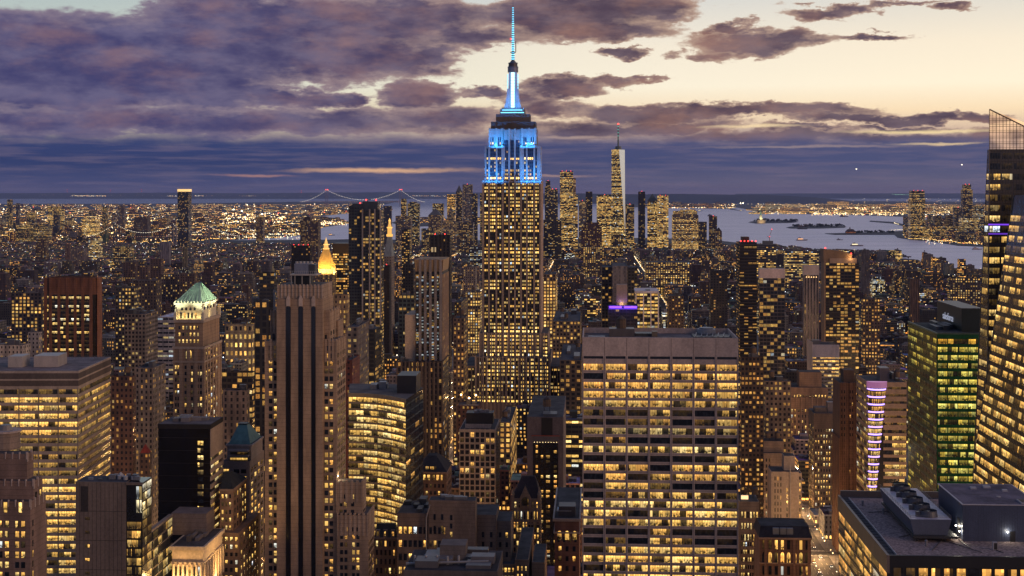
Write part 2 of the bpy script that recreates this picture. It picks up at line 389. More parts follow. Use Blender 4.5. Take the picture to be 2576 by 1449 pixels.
def style(tint, w=.5, h=.55, lit=.3, cw=3.2, fh=3.5, hue=.5, st=1.0, seed=None):
    return dict(tint=tint, w=w, h=h, lit=lit, cw=cw, fh=fh, hue=hue, str=st, seed=R.random() if seed is None else seed)
BRICK, BROWN, TAN, GREY, PALE, DARK, DGLASS = (.15, .075, .055), (.12, .08, .06), (.30, .22, .16), (.20, .19, .19), (.46, .40, .37), (.045, .042, .045), (.03, .035, .045)
HEROES = []          # (label short name, px0, px1, top row, visible bottom row, distance, a0, a1, b0, b1)
def to_ab(x, y): c, s = math.cos(TH), math.sin(TH); return x * c - y * s, x * s + y * c

class B:
    """a building: front wall from column pxl to pxr at distance Y; local x along the front, y away, z up"""
    def __init__(s, name, label, cat, pxl, pxr, Y, th=TH, group=None, short=None, yb=None):
        s.th = th; s.u = (math.cos(th), -math.sin(th)); s.vv = (math.sin(th), math.cos(th))
        s.O = ((pxl - CX) / F * Y, Y); s.Y = Y; s.pxl, s.pxr = pxl, pxr
        s.w = s.x(pxr); s.short = short; s.yb = yb; s.top = None; s.d = None
        c = (s.O[0] + s.u[0] * s.w / 2, s.O[1] + s.u[1] * s.w / 2)
        s.t = thing(name, label, cat, (*c, 0), -th, group); s.off = s.w / 2
        s.wins = []
    def x(s, px, yo=0.0):                             # raw local x (from the front-left corner)
        k = (px - CX) / F
        return (k * (s.O[1] + yo * s.vv[1]) - s.O[0] - yo * s.vv[0]) / (s.u[0] - k * s.u[1])
    def X(s, px, yo=0.0): return s.x(px, yo) - s.off  # local x with the origin at the middle of the front
    def z(s, py, px=None, yo=0.0):
        px = (s.pxl + s.pxr) / 2 if px is None else px
        xx = s.x(px, yo); Yd = s.O[1] + xx * s.u[1] + yo * s.vv[1]
        return H - (py - HY) / F * Yd
    def depth(s, pb, x):                              # depth that puts the far corner of the side wall in column pb
        k = (pb - CX) / F; X = x + s.off
        return (k * (s.O[1] + X * s.u[1]) - s.O[0] - X * s.u[0]) / (s.vv[0] - k * s.vv[1])
    def reg(s, top, d, x0=None, x1=None):
        x0 = -s.off if x0 is None else x0; x1 = s.off if x1 is None else x1
        P = []
        for (a, b) in ((x0, 0), (x1, 0), (x1, d), (x0, d)):
            a += s.off; P.append(to_ab(s.O[0] + a * s.u[0] + b * s.vv[0], s.O[1] + a * s.u[1] + b * s.vv[1]))
        aa = [p[0] for p in P]; bb = [p[1] for p in P]
        HEROES.append((s.short, s.pxl, s.pxr, top, s.yb, s.Y, min(aa), max(aa), min(bb), max(bb)))
    def world(s, p):
        x, y = p[0] + s.off, p[1]
        return (s.O[0] + x * s.u[0] + y * s.vv[0], s.O[1] + x * s.u[1] + y * s.vv[1], p[2])
    # windows on a flat quadrilateral wall: corners bottom-left, bottom-right, top-right, top-left
    def patch(s, bl, br, tr, tl, cols, rows, wf=.6, hf=.6, lit=None, panes=1, arch=False, vo=.5):
        bl, br, tr, tl = map(Vector, (bl, br, tr, tl))
        nrm = (br - bl).cross(tl - bl).normalized() * .10
        P = lambda a, b: (bl * (1 - a) + br * a) * (1 - b) + (tl * (1 - a) + tr * a) * b
        for j in range(rows):
            for i in range(cols):
                q = lit(i, j) if lit else (0, .5)
                if q is None: continue
                wl = (q[0], q[1], R.random())
                a0 = (i + .5 - wf / 2) / cols; a1 = (i + .5 + wf / 2) / cols
                b0 = (j + vo - hf / 2) / rows; b1 = (j + vo + hf / 2) / rows
                cen = P((a0 + a1) / 2, (b0 + b1) / 2); W = s.world(cen)
                if W[1] < 5: continue
                px = CX + W[0] / W[1] * F; py = HY + (H - W[2]) / W[1] * F
                if px < -400 or px > 3200 or py > 1560: continue
                C4 = [P(a0, b0), P(a1, b0), P(a1, b1), P(a0, b1)]
                if arch:
                    m1 = P(a0, b0 * .3 + b1 * .7); m2 = P(a1, b0 * .3 + b1 * .7); tp = P((a0 + a1) / 2, b1); e1 = P(a0 * .82 + a1 * .18, b0 * .08 + b1 * .92); e2 = P(a0 * .18 + a1 * .82, b0 * .08 + b1 * .92)
                    C4 = [C4[0], C4[1], m2, e2, tp, e1, m1]
                off = px < 0 or px > 2576 or py > 1449
                ar = (C4[1] - C4[0]).length * (C4[2] - C4[1]).length / W[1] ** 2 * (.01 if off else 1) + (1449 - py) * 1e-12
                s.wins.append((ar, [c + nrm for c in C4], C4, wl, panes))
    def flush(s, name='window', limit=100, pane='window_pane'):
        L = sorted(s.wins, key=lambda q: -q[0]); rest = MB()
        for k, (ar, top, base, wl, pn) in enumerate(L):
            mb = rest if k >= limit else MB()
            n = len(top); u0 = R.randrange(40) * 7
            if n == 4: uv = [(u0, 0), (u0 + pn, 0), (u0 + pn, 1), (u0, 1)]
            else: uv = [(u0, 0), (u0 + pn, 0), (u0 + pn, .7), (u0 + pn * .82, .92), (u0 + pn * .5, 1), (u0 + pn * .18, .92), (u0, .7)]
            mb.face([tuple(p) for p in top], pane, uv, wl=wl)
            for i in range(n):
                j = (i + 1) % n
                mb.face([tuple(base[i]), tuple(base[j]), tuple(top[j]), tuple(top[i])], pane, None, wl=(0, .5, 0))
            if k < limit: mb.build(name, s.t)
        if rest.f: rest.build(name, s.t, kind='stuff')
        s.wins = []
    def front(s, x0, x1, z0, z1, cols, rows, y=0.0, **k): s.patch((x0, y, z0), (x1, y, z0), (x1, y, z1), (x0, y, z1), cols, rows, **k)
    def side(s, x, y0, y1, z0, z1, cols, rows, **k):  # right-hand wall if x > 0, else left-hand
        if x > 0: s.patch((x, y0, z0), (x, y1, z0), (x, y1, z1), (x, y0, z1), cols, rows, **k)
        else: s.patch((x, y1, z0), (x, y0, z0), (x, y0, z1), (x, y1, z1), cols, rows, **k)

def lits(p, b=(.5, 1.1), hue=(.35, .65), fl=.0, seed=None, dark=()):
    """lighting of a window grid: p = share lit, fl = how far whole floors go together"""
    rr = random.Random(seed if seed is not None else R.random()); F_ = {}
    def f(i, j):
        if j not in F_: F_[j] = rr.random()
        pp = p * (1 - fl) + fl * (1.0 if F_[j] < p else 0.0)
        if j in dark or rr.random() > pp: return (0.0 if rr.random() > .12 else .06, .5)
        return (rr.uniform(*b), rr.uniform(.74, .9) if rr.random() < .12 else rr.uniform(*hue))
    return f
def roof_plant(mb, x0, x1, y0, y1, z, rng, n=3, hmax=5, tint=(.10, .095, .10)):
    for _ in range(n):
        w = rng.uniform(.12, .3) * (x1 - x0); d = rng.uniform(.15, .35) * (y1 - y0)
        a = rng.uniform(x0 + 1, max(x0 + 1.1, x1 - w - 1)); b = rng.uniform(y0 + 1, max(y0 + 1.1, y1 - d - 1)); k = rng.uniform(.6, 1.5)
        mb.box(a, a + w, b, b + d, z, z + rng.uniform(1.2, hmax), 'metal_panel', tuple(c * k for c in tint))
def tank(mb, x, y, z, r=2.0, hh=3.6, legs=3.0):
    t = (.11, .075, .05)
    for (dx, dy) in ((-1, -1), (1, -1), (1, 1), (-1, 1)): mb.box(x + dx * r * .65 - .15, x + dx * r * .65 + .15, y + dy * r * .65 - .15, y + dy * r * .65 + .15, z, z + legs, 'metal_panel', (.04, .04, .04))
    mb.cyl(x, y, r, r * .95, z + legs, z + legs + hh, 'masonry', t, 10); mb.cyl(x, y, r * 1.08, .1, z + legs + hh, z + legs + hh + r * .75, 'roofing', (.09, .07, .06), 10, cap=False)
def beacon(parent, pts, r=.9, col=(1, .04, .03), st=6.0):
    for p in pts:
        mb = MB(); mb.ball(p, r, 'lamp_glow', col, (st, 0, 0)); mb.build('beacon', parent)

def simple(name, label, cat, pxl, pxr, yt, Y, st, pb=None, d=None, yb=None, short=None, th=TH, tiers=(), plant=2, tk=0, group=None, roof_tint=(.06, .06, .07), cap=None, reds=0, hi_seed=None):
    """box tower with window cells; tiers = (pxl, pxr, top row, depth share) stacked above yt"""
    b = B(name, label, cat, pxl, pxr, Y, th, group, short, yb)
    x0, x1 = -b.off, b.off
    if d is None: d = abs(b.depth(pb, x1 if pb > pxr else x0)) if pb is not None else 26.0
    d = max(6.0, min(d, 130.0)); zt = b.z(yt)
    rng = random.Random(int(pxl * 7 + yt)); mb = MB(); mb.walls(x0, x1, 0, d, 0, zt, st, roof=False)
    rf = MB(); rf.face([(x0, 0, zt - .9), (x1, 0, zt - .9), (x1, d, zt - .9), (x0, d, zt - .9)], 'roofing', None, roof_tint)
    z = zt; cur = (x0, x1, 0, d)
    for (l, r, y, k) in tiers:
        yo = d * (1 - k) / 2; a0, a1 = b.X(l, yo), b.X(r, yo); zz = b.z(y, None, yo)
        mb.walls(a0, a1, yo, d - yo, z - .9, zz, st, roof=False); rf.face([(a0, yo, zz - .9), (a1, yo, zz - .9), (a1, d - yo, zz - .9), (a0, d - yo, zz - .9)], 'roofing', None, roof_tint)
        z = zz; cur = (a0, a1, yo, d - yo)
    mb.build('wall', b.t); rf.build('roof', b.t)
    if plant:
        q = MB(); roof_plant(q, *cur, z - .9, rng, plant, 4.5); q.build('roof_plant', b.t)
    for k in range(tk):
        q = MB(); tank(q, rng.uniform(cur[0] + 3, cur[1] - 3), rng.uniform(cur[2] + 3, max(cur[2] + 3.1, cur[3] - 4)), z - .9); q.build('water_tank', b.t)
    if cap:                                           # (kind, apex px, apex py, material, tint)
        kind, ax, ay, m, tint = cap
        q = MB(); yo = (cur[2] + cur[3]) / 2; cx = b.X(ax, yo); zz = b.z(ay, ax, yo); k = .04 if kind == 'pyramid' else .35
        P = [(cur[0], cur[2]), (cur[1], cur[2]), (cur[1], cur[3]), (cur[0], cur[3])]
        q.prism(P, z - .5, zz, m, tint, poly2=[(cx + (p[0] - cx) * k, yo + (p[1] - yo) * k) for p in P]); q.build('crown_roof', b.t)
    if reds:
        beacon(b.t, [(cur[0] + (cur[1] - cur[0]) * (i + .5) / reds, cur[2] + 1, z + 1.5) for i in range(reds)], r=max(.7, Y / 4500))
    b.reg(yt, d); b.zt = zt; b.dd = d
    return b
# ------------------------------------------------------------------ the setting: water, land, hills, streets
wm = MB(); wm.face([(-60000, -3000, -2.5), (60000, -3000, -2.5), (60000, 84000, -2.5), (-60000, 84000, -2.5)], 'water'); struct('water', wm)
def land(name, pts, m='far_land', z=0.0):
    mb = MB(); mb.prism(pts, -3.2, z, m); return struct(name, mb)
g = lambda L: [G(*p) for p in L]
MAN = [(-2600, -900), (1800, -900), (1700, 1500)] + g([(2700, 778), (2470, 706), (2300, 669), (2150, 650), (2000, 625), (1870, 612), (1800, 604), (1700, 600), (1500, 597), (1350, 599), (1150, 606), (900, 601), (820, 603), (600, 604), (400, 604), (100, 606), (-300, 608)]) + [(-3600, 5000), (-3600, 3000)]
land('ground', MAN, 'asphalt')
land('brooklyn_ground', g([(-500, 640), (-200, 636), (200, 622), (500, 606), (690, 598), (760, 590), (800, 573), (872, 563), (850, 548), (790, 545), (870, 537), (985, 528), (960, 516), (1010, 505), (760, 507), (640, 509), (430, 512), (0, 513), (-500, 513)]), z=-.6)
land('governors_ground', g([(985, 560), (1010, 552), (1180, 548), (1240, 556), (1180, 566), (1020, 570)]))
land('staten_ground', g([(1560, 520), (1690, 523), (1830, 525), (1864, 531), (1800, 512), (1560, 506)]))
land('port_ground', g([(1905, 531), (1980, 537.5), (2134, 540), (2228, 543), (2300, 546), (2440, 552), (2560, 556), (2620, 535), (2560, 508), (2000, 505), (1850, 514), (1840, 519)]))
land('jersey_ground', g([(2258, 597), (2290, 602), (2340, 606), (2410, 617), (2480, 620), (2600, 640), (2700, 640), (2700, 545), (2500, 552), (2290, 566), (2280, 580), (2225, 583), (2075, 587), (2100, 590), (2250, 590)]))
land('causeway_ground', g([(2188, 555.2), (2188, 557), (2245, 561.6), (2276, 569), (2284, 577), (2292, 572), (2284, 567), (2250, 559)]), z=2.0)
def isle(name, pts, hgt):
    P = g(pts); cx = sum(p[0] for p in P) / len(P); cyy = sum(p[1] for p in P) / len(P); mb = MB()
    Q = [(cx + (p[0] - cx) * .82, cyy + (p[1] - cyy) * .6) for p in P]; mb.prism(P, -3.2, hgt, 'far_land', poly2=Q); struct(name, mb)
isle('liberty_ground', [(1881, 559), (1900, 561.5), (1990, 560.5), (2012, 557.5), (1990, 555), (1930, 553.5), (1895, 556)], 5)
isle('ellis_ground', [(1975, 572), (1990, 574.5), (2060, 574.5), (2125, 572.5), (2130, 569), (2060, 567), (2000, 569)], 5)
def inside(p, poly):
    x, y = p; c = False; j = len(poly) - 1
    for i in range(len(poly)):
        if (poly[i][1] > y) != (poly[j][1] > y) and x < (poly[j][0] - poly[i][0]) * (y - poly[i][1]) / (poly[j][1] - poly[i][1]) + poly[i][0]: c = not c
        j = i
    return c
def isle_trees(pts, n, hgt, sd):
    rr = random.Random(sd); P = g(pts); mb = MB(); xs = [p[0] for p in P]; ys = [p[1] for p in P]; k = 0
    while k < n:
        x, y = rr.uniform(min(xs), max(xs)), rr.uniform(min(ys), max(ys))
        if not inside((x, y), P): continue
        k += 1; r = rr.uniform(.35, 1.0) * hgt
        for _ in range(5): mb.ball((x + rr.gauss(0, r * .5), y + rr.gauss(0, r * .5), 5 + r * rr.uniform(.3, 1.1)), r * rr.uniform(.35, .6), 'foliage', (.03, .036, .022))
    mb.build('island_trees', kind='stuff')
def hills(name, px0, px1, Y, ys, seed):
    rr = random.Random(seed); mb = MB(); n = len(ys); prev = None
    for k in range(161):
        t = k / 160 * (n - 1); i = min(n - 2, int(t)); f = t - i; py = ys[i] * (1 - f) + ys[i + 1] * f + rr.uniform(-.25, .25)
        x = (px0 + (px1 - px0) * k / 160 - CX) / F; row = []
        for (q, yy) in ((0, -.06), (.55, -.03), (1, 0), (.5, .06)):
            Yq = Y * (1 + yy); row.append((x * Yq, Yq, max(-3.2, (H - (py - HY) / F * Y) * q)))
        if prev:
            for a in range(3): mb.face([prev[a], row[a], row[a + 1], prev[a + 1]], 'hill_cover')
        prev = row
    struct(name, mb)
hills('hills', -300, 1330, 60000, [487, 486, 485.5, 486, 485, 485.6, 484.6, 485.4, 486, 485, 484, 483.4, 483.6, 484.5, 485], 1)
hills('hills', 1300, 2180, 34000, [488, 486.5, 485.8, 487, 488, 488.6, 487.5, 488, 489, 490, 490.5, 493, 497, 503, 511], 2)
hills('hills', 1850, 2900, 62000, [487.5, 486.4, 486.6, 486, 486.6, 486.2, 486.8, 486], 3)
isle_trees([(1895, 559.5), (1990, 559.8), (2010, 557.5), (1985, 555.6), (1930, 554.6), (1900, 556.5)], 70, 16, 1)
isle_trees([(1985, 572.6), (2055, 573.3), (2122, 571.8), (2124, 569.8), (2060, 568), (1998, 570)], 90, 14, 2)
isle_trees([(2120, 586.5), (2150, 588.5), (2255, 588), (2225, 584)], 60, 11, 3)
AVE = [-3000, -2700, -2400, -2130, -1850, -1560, -1280, -1080, -880, -690, -545, -415, -275, -130, 159, 409, 655, 900, 1150, 1390, 1620]
AVE_W = {-275: 22, -545: 22}
ST0, STN = 604.0, 80.5
cT, sT = math.cos(TH), math.sin(TH)
def ab(a, b): return (a * cT + b * sT, -a * sT + b * cT)
pv = MB(); pv.xf = (0, 0, cT, sT)
for i in range(len(AVE) - 1):
    for k in range(-1, 72):
        a0, a1 = AVE[i] + 10, AVE[i + 1] - 10; b0 = ST0 + STN * k + 5; b1 = b0 + STN - 10
        if inside(ab((a0 + a1) / 2, (b0 + b1) / 2), MAN): pv.box(a0, a1, b0, b1, 0.0, .15, 'paving')
struct('pavement', pv)
rm = MB(); rm.xf = (0, 0, cT, sT); WH = (.55, .54, .5)
for b in range(880, 1500, 12):
    for da in (-5.2, -1.8, 1.8, 5.2): rm.face([(159 + da - .12, b, .03), (159 + da + .12, b, .03), (159 + da + .12, b + 4, .03), (159 + da - .12, b + 4, .03)], 'stone', tint=WH)
for k in range(3, 12):
    s0 = ST0 + STN * k
    for e in (-7.5, 6.0):
        for q in range(-9, 10): rm.face([(159 + q - .25, s0 + e, .035), (159 + q + .25, s0 + e, .035), (159 + q + .25, s0 + e + 2.6, .035), (159 + q - .25, s0 + e + 2.6, .035)], 'stone', tint=WH)
struct('road_marking', rm)

# ------------------------------------------------------------------ foreground and hero buildings
def roof_at(b, py, z): return ((H - z) * F / (py - HY) - b.O[1]) / math.cos(b.th)

def office_slab():
    b = B('office_tower', 'broad office slab with rows of bright yellow ribbon windows and a pale roof shed', 'office tower', -150, 196, 640, math.radians(-.9), short='the broad yellow-lit slab', yb=1449)
    x0, x1 = -b.off, b.off; d = b.depth(277, x1); zt = b.z(933, 196); fh = 20.5 / F * 640
    core = MB(); core.box(x0, x1, 0, d, 0, zt - 1.2, 'dark_glass', (.03, .03, .032)); core.build('core', b.t)
    zc = b.z(985.3, 196); N_ = 27; z1 = zc + fh / 2; z0 = z1 - N_ * fh
    w = MB(); tf = (.26, .21, .15)
    for k in range(N_ + 1): zz = z0 + k * fh; w.box(x0 - .35, x1 + .35, -.35, d + .35, zz - fh * .2, zz + fh * .2, 'stone', (.34, .26, .20))
    for k in range(8):
        a = x0 + (x1 - x0) * k / 7; w.box(a - .22, a + .22, -.42, 0, z0, z1, 'stone', tf)
    w.box(x0 - .35, x1 + .35, -.35, d + .35, z1 + fh * .2 + .01, z1 + fh * .2 + 2.6, 'stone', (.10, .075, .06))
    w.box(x0 - .4, x1 + .4, -.4, d + .4, z1 + fh * .2 + 2.6, z1 + fh * .2 + 3.3, 'stone', (.36, .28, .22))
    w.box(x0 - .35, x1 + .35, -.35, d + .35, z1 + fh * .2 + 3.3, zt - 1.0, 'stone', (.09, .07, .06))
    w.box(x0 - .4, x1 + .4, -.4, d + .4, zt - 1.0, zt, 'stone', (.33, .26, .21))
    for k in range(N_):                               # thin fins along the side wall
        pass
    w.build('wall', b.t)
    r = MB(); r.face([(x0 + .3, .3, zt + .02), (x1 - .3, .3, zt + .02), (x1 - .3, d - .3, zt + .02), (x0 + .3, d - .3, zt + .02)], 'roofing', None, (.16, .13, .13)); r.build('roof', b.t)
    p = MB(); yo = roof_at(b, 924, zt)
    p.box(b.X(85, yo), b.X(146, yo), yo, yo + 14, zt, zt + 28 / F * 660, 'metal_panel', (.42, .36, .32)); p.build('roof_shed', b.t)
    p = MB(); p.box(b.X(22, yo), b.X(58, yo), yo - 1, yo + 10, zt, zt + 5.2, 'metal_panel', (.42, .37, .33)); p.build('roof_shed', b.t)
    p = MB(); yo2 = roof_at(b, 903, zt)
    for k in range(14): p.bar((b.X(150 + k * 8, yo2), yo2, zt), (b.X(150 + k * 8, yo2), yo2, zt + 1.4), .08, 'metal_panel', (.08, .08, .08))
    p.bar((b.X(150, yo2), yo2, zt + 1.4), (b.X(254, yo2), yo2, zt + 1.4), .08, 'metal_panel', (.08, .08, .08)); p.build('roof_railing', b.t)
    lv = [.22, 1.05, 1.1, 1.15, 1.15, 1.0, .28, .32, .36, .34, .34, 1.1, 1.15, 1.0, .95, 1.1, 1.05, 1.1, 1.0, 1.1, 1, 1, 1, 1, 1, 1, 1]
    rr = random.Random(3)
    b.front(x0, x1, z0, z1, 7, N_, wf=.94, hf=.60, panes=7, lit=lambda i, j: (lv[N_ - 1 - j] * rr.uniform(.75, 1.1), rr.uniform(.46, .58)))
    b.side(x1, 0, d, z0, z1, 5, N_, wf=.96, hf=.50, panes=9, lit=lambda i, j: (lv[N_ - 1 - j] * rr.choice((.15, .35, .55, .75)), rr.uniform(.44, .58)))
    b.flush('window_band'); b.reg(933, d)
office_slab()

def grace():
    b = B('office_tower', 'wide pale stone office tower with seven bays of ribbon windows under a blank band', 'office tower', 1465, 1857, 600, short='the wide pale stone tower', yb=1449)
    x0, x1 = -b.off, b.off; d = 42; zt = b.z(849); fh = 22.92 / F * 600; zc = b.z(924); z1 = zc + fh / 2; N_ = 25; z0 = z1 - N_ * fh
    w = MB(); T = (.40, .31, .27)
    core = MB(); core.box(x0 + .5, x1 - .5, 0, d - .5, 0, zt - 2.5, 'dark_glass', (.02, .02, .022)); core.build('core', b.t)
    for k in range(N_ + 1):
        zz = z0 + k * fh; hh = fh * .16
        if k == N_: continue
        w.box(x0 + .2, x1 - .2, -.45, .02, zz - hh, zz + hh, 'stone', T)
        w.box(x0 + .3, x1 - .3, -.5, .0, zz - .12, zz + .12, 'stone', tuple(c * .6 for c in T))
    w.box(x0 + .2, x1 - .2, -.45, .02, z1 - fh * .16, z1 + 1.6, 'stone', T)
    zs = b.z(901.7)
    top = MB(); top.box(x0, x1, -.6, .05, zs + .9, zt, 'stone', (.42, .33, .29)); top.box(x0, x1, d - .4, d, 0, zt, 'stone', T)
    top.box(x0, x0 + .6, .05, d - .4, 0, zt, 'stone', (.42, .33, .28)); top.box(x1 - .6, x1, .05, d - .4, 0, zt, 'stone', (.42, .33, .28))
    for k in range(8):
        a = x0 + (x1 - x0) * k / 7; wd = .55 if k in (0, 7) else .48; c0 = max(x0, a - wd); c1 = min(x1, a + wd)
        w.box(c0, c1, -.8, .03, 0, zs + .9, 'stone', (.43, .34, .30)); w.box((c0 + c1) / 2 - .09, (c0 + c1) / 2 + .09, -.86, -.7, 0, zs + .8, 'stone', (.12, .09, .08))
        if 0 < k < 7: w.box(a - .08, a + .08, -.66, -.5, zs + .95, zt - .3, 'stone', (.16, .12, .10))
    w.build('wall', b.t); top.build('parapet_band', b.t)
    r = MB(); r.face([(x0 + .6, .05, zt - 2.4), (x1 - .6, .05, zt - 2.4), (x1 - .6, d - .4, zt - 2.4), (x0 + .6, d - .4, zt - 2.4)], 'roofing', None, (.13, .11, .11)); r.build('roof', b.t)
    zr = zt - 2.4
    def rb(name, l, rr_, pb, pt, dd, tint, m='metal_panel'):
        yo = roof_at(b, pb, zr); q = MB(); q.box(b.X(l, yo), b.X(rr_, yo), yo, yo + dd, zr, zr + (pb - pt) / F * (600 + yo), m, tint); q.build(name, b.t)
    rb('roof_shed', 1533, 1596, 846, 827, 9, (.12, .10, .09)); rb('roof_shed', 1640, 1654, 846, 833, 4, (.2, .15, .1)); rb('roof_hatch', 1480, 1522, 850, 846, 3, (.3, .32, .34)); rb('roof_shed', 1598, 1640, 845, 838, 8, (.06, .06, .06))
    q = MB(); yo = roof_at(b, 843, zr); q.cyl(b.X(1779, yo), yo + 6, 4.4, 4.2, zr, zr + 2.6, 'metal_panel', (.25, .27, .3), 20); q.cyl(b.X(1779, yo), yo + 6, 3.2, 3.2, zr + 2.6, zr + 3.2, 'metal_panel', (.18, .2, .23), 20); q.build('cooling_drum', b.t)
    q = MB(); q.box(b.X(1745, 22), b.X(1845, 22), 21, 36, zr, zr + .5, 'metal_panel', (.03, .03, .03))
    for k in range(7): q.bar((b.X(1750 + k * 14, 20), 20, zr + .9), (b.X(1752 + k * 14, 36), 36, zr + .9), .25, 'metal_panel', (.3, .28, .27))
    q.build('roof_pipes', b.t)
    q = MB(); tank(q, b.X(1563, 30), 30, zr, 2.2, 4.2, 3.4); q.build('water_tank', b.t)
    pr = [1, .95, .8, .95, .9, .5, .22, .95, .06, 1, .06, .95, .7, .4, .6, 1, .85, .9, .12, .7, .45, 1, .9, .9, .8]
    br = [.85, .8, .8, .85, .7, .6, .4, .42, .25, 1.0, .5, .85, .75, .8, .7, 1.1, 1.15, 1.0, .6, .8, .8, 1.1, 1.0, .95, .9]
    hu = [.40, .40, .42, .52, .55, .55, .5, .66, .4, .6, .55, .42, .45, .45, .5, .6, .58, .58, .5, .5, .55, .52, .5, .52, .5]
    rr = random.Random(5)
    def f(i, j):
        k = N_ - 1 - j
        if k == 10: return (.8, .6) if i == 6 else (.005, .5)
        if k == 18: return (.7, .5) if i == 3 else (.008, .4)
        return (br[k] * rr.uniform(.85, 1.25), hu[k] + rr.uniform(-.05, .05)) if rr.random() < pr[k] else (rr.choice((0, .02, .12)), .45)
    b.front(x0, x1, z0, z1, 7, N_, wf=.90, hf=.68, panes=8, lit=f); b.flush('window_band'); b.reg(849, d)
grace()

def five_hundred():
    b = B('art_deco_tower', 'brown brick art deco tower with three black vertical strips and stepped shoulders', 'skyscraper', 696, 812, 600, short='the brown art deco tower with black strips', yb=1449)
    T = (.27, .185, .125); T2 = (.30, .215, .155); rr = random.Random(9)
    w = MB(); roofm = MB(); Zf = lambda py: b.z(py)
    def blk(l, r, yo, top, pb=None, d=None, z0=0, t=T):
        xl, xr = b.X(l, yo), b.X(r, yo); zt = b.z(top, None, yo)
        if d is None: d = b.depth(pb, xr) - yo
        w.box(xl, xr, yo, yo + d, z0, zt, 'masonry', t); roofm.face([(xl + .3, yo + .3, zt + .03), (xr - .3, yo + .3, zt + .03), (xr - .3, yo + d - .3, zt + .03), (xl + .3, yo + d - .3, zt + .03)], 'roofing', None, (.10, .085, .08))
        return xl, xr, yo, d, zt
    cx0, cx1, _, cd, cz = blk(696, 811.5, 0, 753, pb=838); kx0, kx1, ky, kd, kz = blk(699, 810.5, 1.0, 718, d=cd - 2, t=T2)
    lw = blk(680, 698, 4.5, 785, d=cd + 4); rw = blk(810, 829, 4.7, 785, pb=855); l2 = blk(666, 697, 2.5, 859, d=cd + 14); r2 = blk(810.5, 847, 2.7, 858, pb=870)
    s3 = blk(846, 851, 20, 806, d=12); an = blk(845, 912, 2, 1212, pb=920); an2 = blk(848, 926, 1, 1294, pb=941)
    for (q, n) in ((rw, 4), (r2, 4), (an, 5), (an2, 7), (lw, 2), (l2, 2)):          # small crenels and piers at the parapets
        for k in range(n + 1):
            a = q[0] + (q[1] - q[0]) * k / n; w.box(max(q[0], a - .5), min(q[1], a + .5), q[2] - .25, q[2] + .6, q[4] - 9, q[4] + .9, 'masonry', T2)
            c = q[2] + q[3] * k / n; w.box(q[1] - .4, q[1] + .25, max(q[2] + .7, c - .6), min(q[2] + q[3] - .1, c + .6), q[4] - 12, q[4] + .9, 'masonry', (.34, .25, .18))
    for k in range(13):
        a = kx0 + (kx1 - kx0) * k / 12; w.box(a - .28, a + .28, ky - .35, ky + .3, b.z(750), kz + .5, 'masonry', (.34, .26, .20))
    for k in range(5):
        c = ky + kd * (k + .5) / 5; w.box(kx1 - .3, kx1 + .35, c - .6, c + .6, b.z(775), kz + .6, 'masonry', (.36, .28, .22))
    w.build('wall', b.t); roofm.build('roof', b.t)
    for (l, r) in ((719.5, 731.5), (751, 762.5), (783.5, 794)):
        q = MB(); xl, xr = b.X(l), b.X(r); q.box(xl, xr, -.18, .2, 0, b.z(773), 'dark_glass', (.012, .012, .014))
        q.face([(xl, -.17, b.z(773)), (xr, -.17, b.z(773)), ((xl + xr) / 2, -.17, b.z(769))], 'dark_glass', None, (.012, .012, .014)); q.build('window_strip', b.t)
        m_ = (xl + xr) / 2; q = MB(); q.prism([(m_ - .85, -.5), (m_ + .85, -.5), (m_ + .85, .1), (m_ - .85, .1)], b.z(770), b.z(752), 'stone', (.42, .33, .27)); q.prism([(m_ - .85, -.5), (m_ + .85, -.5), (m_ + .85, .1), (m_ - .85, .1)], b.z(752), b.z(744), 'stone', (.42, .33, .27), poly2=[(m_ - .2, -.4), (m_ + .2, -.4), (m_ + .2, .1), (m_ - .2, .1)]); q.build('finial', b.t)
    # machinery on the roof
    m = MB(); zr = kz; za = b.z(695); yo = 6
    for px in (733, 742, 760, 780):
        m.bar((b.X(px, yo), yo, zr), (b.X(px, yo), yo, za), .25, 'metal_panel', (.35, .32, .28)); m.bar((b.X(px, 15), 15, zr), (b.X(px, 15), 15, za), .25, 'metal_panel', (.25, .23, .2))
    m.box(b.X(730, yo), b.X(797, yo), yo - .5, 17, za, za + .6, 'metal_panel', (.42, .38, .34)); m.box(b.X(735, yo), b.X(778, yo), 8, 15, zr, za - .4, 'metal_panel', (.02, .02, .02)); m.build('machine_platform', b.t)
    m = MB(); m.box(b.X(740, 8), b.X(776, 8), 8, 15, za + .6, b.z(666), 'metal_panel', (.18, .2, .26)); m.box(b.X(777, 8), b.X(792, 8), 8, 16, za + .6, b.z(668), 'metal_panel', (.05, .05, .06))
    for k in range(5): m.cyl(b.X(747 + 9 * k, 11), 11, .7, .7, b.z(666), b.z(661), 'metal_panel', (.4, .38, .36), 8)
    for k in range(14): m.bar((b.X(730 + k * 5.1, 5.6), 5.6, za + .6), (b.X(730 + k * 5.1, 5.6), 5.6, za + 1.9), .07, 'metal_panel', (.4, .38, .35))
    m.bar((b.X(730, 5.6), 5.6, za + 1.9), (b.X(797, 5.6), 5.6, za + 1.9), .07, 'metal_panel', (.4, .38, .35)); m.build('cooling_unit', b.t)
    m = MB(); tx = b.X(692, 8); z0_, z1_ = lw[4], b.z(733)
    for (a, c) in ((-1, -1), (1, -1), (1, 1), (-1, 1)): m.bar((tx + a * 1.2, 12 + c * 1.2, z0_), (tx + a * 1.2, 12 + c * 1.2, z1_), .16, 'metal_panel', (.4, .42, .45))
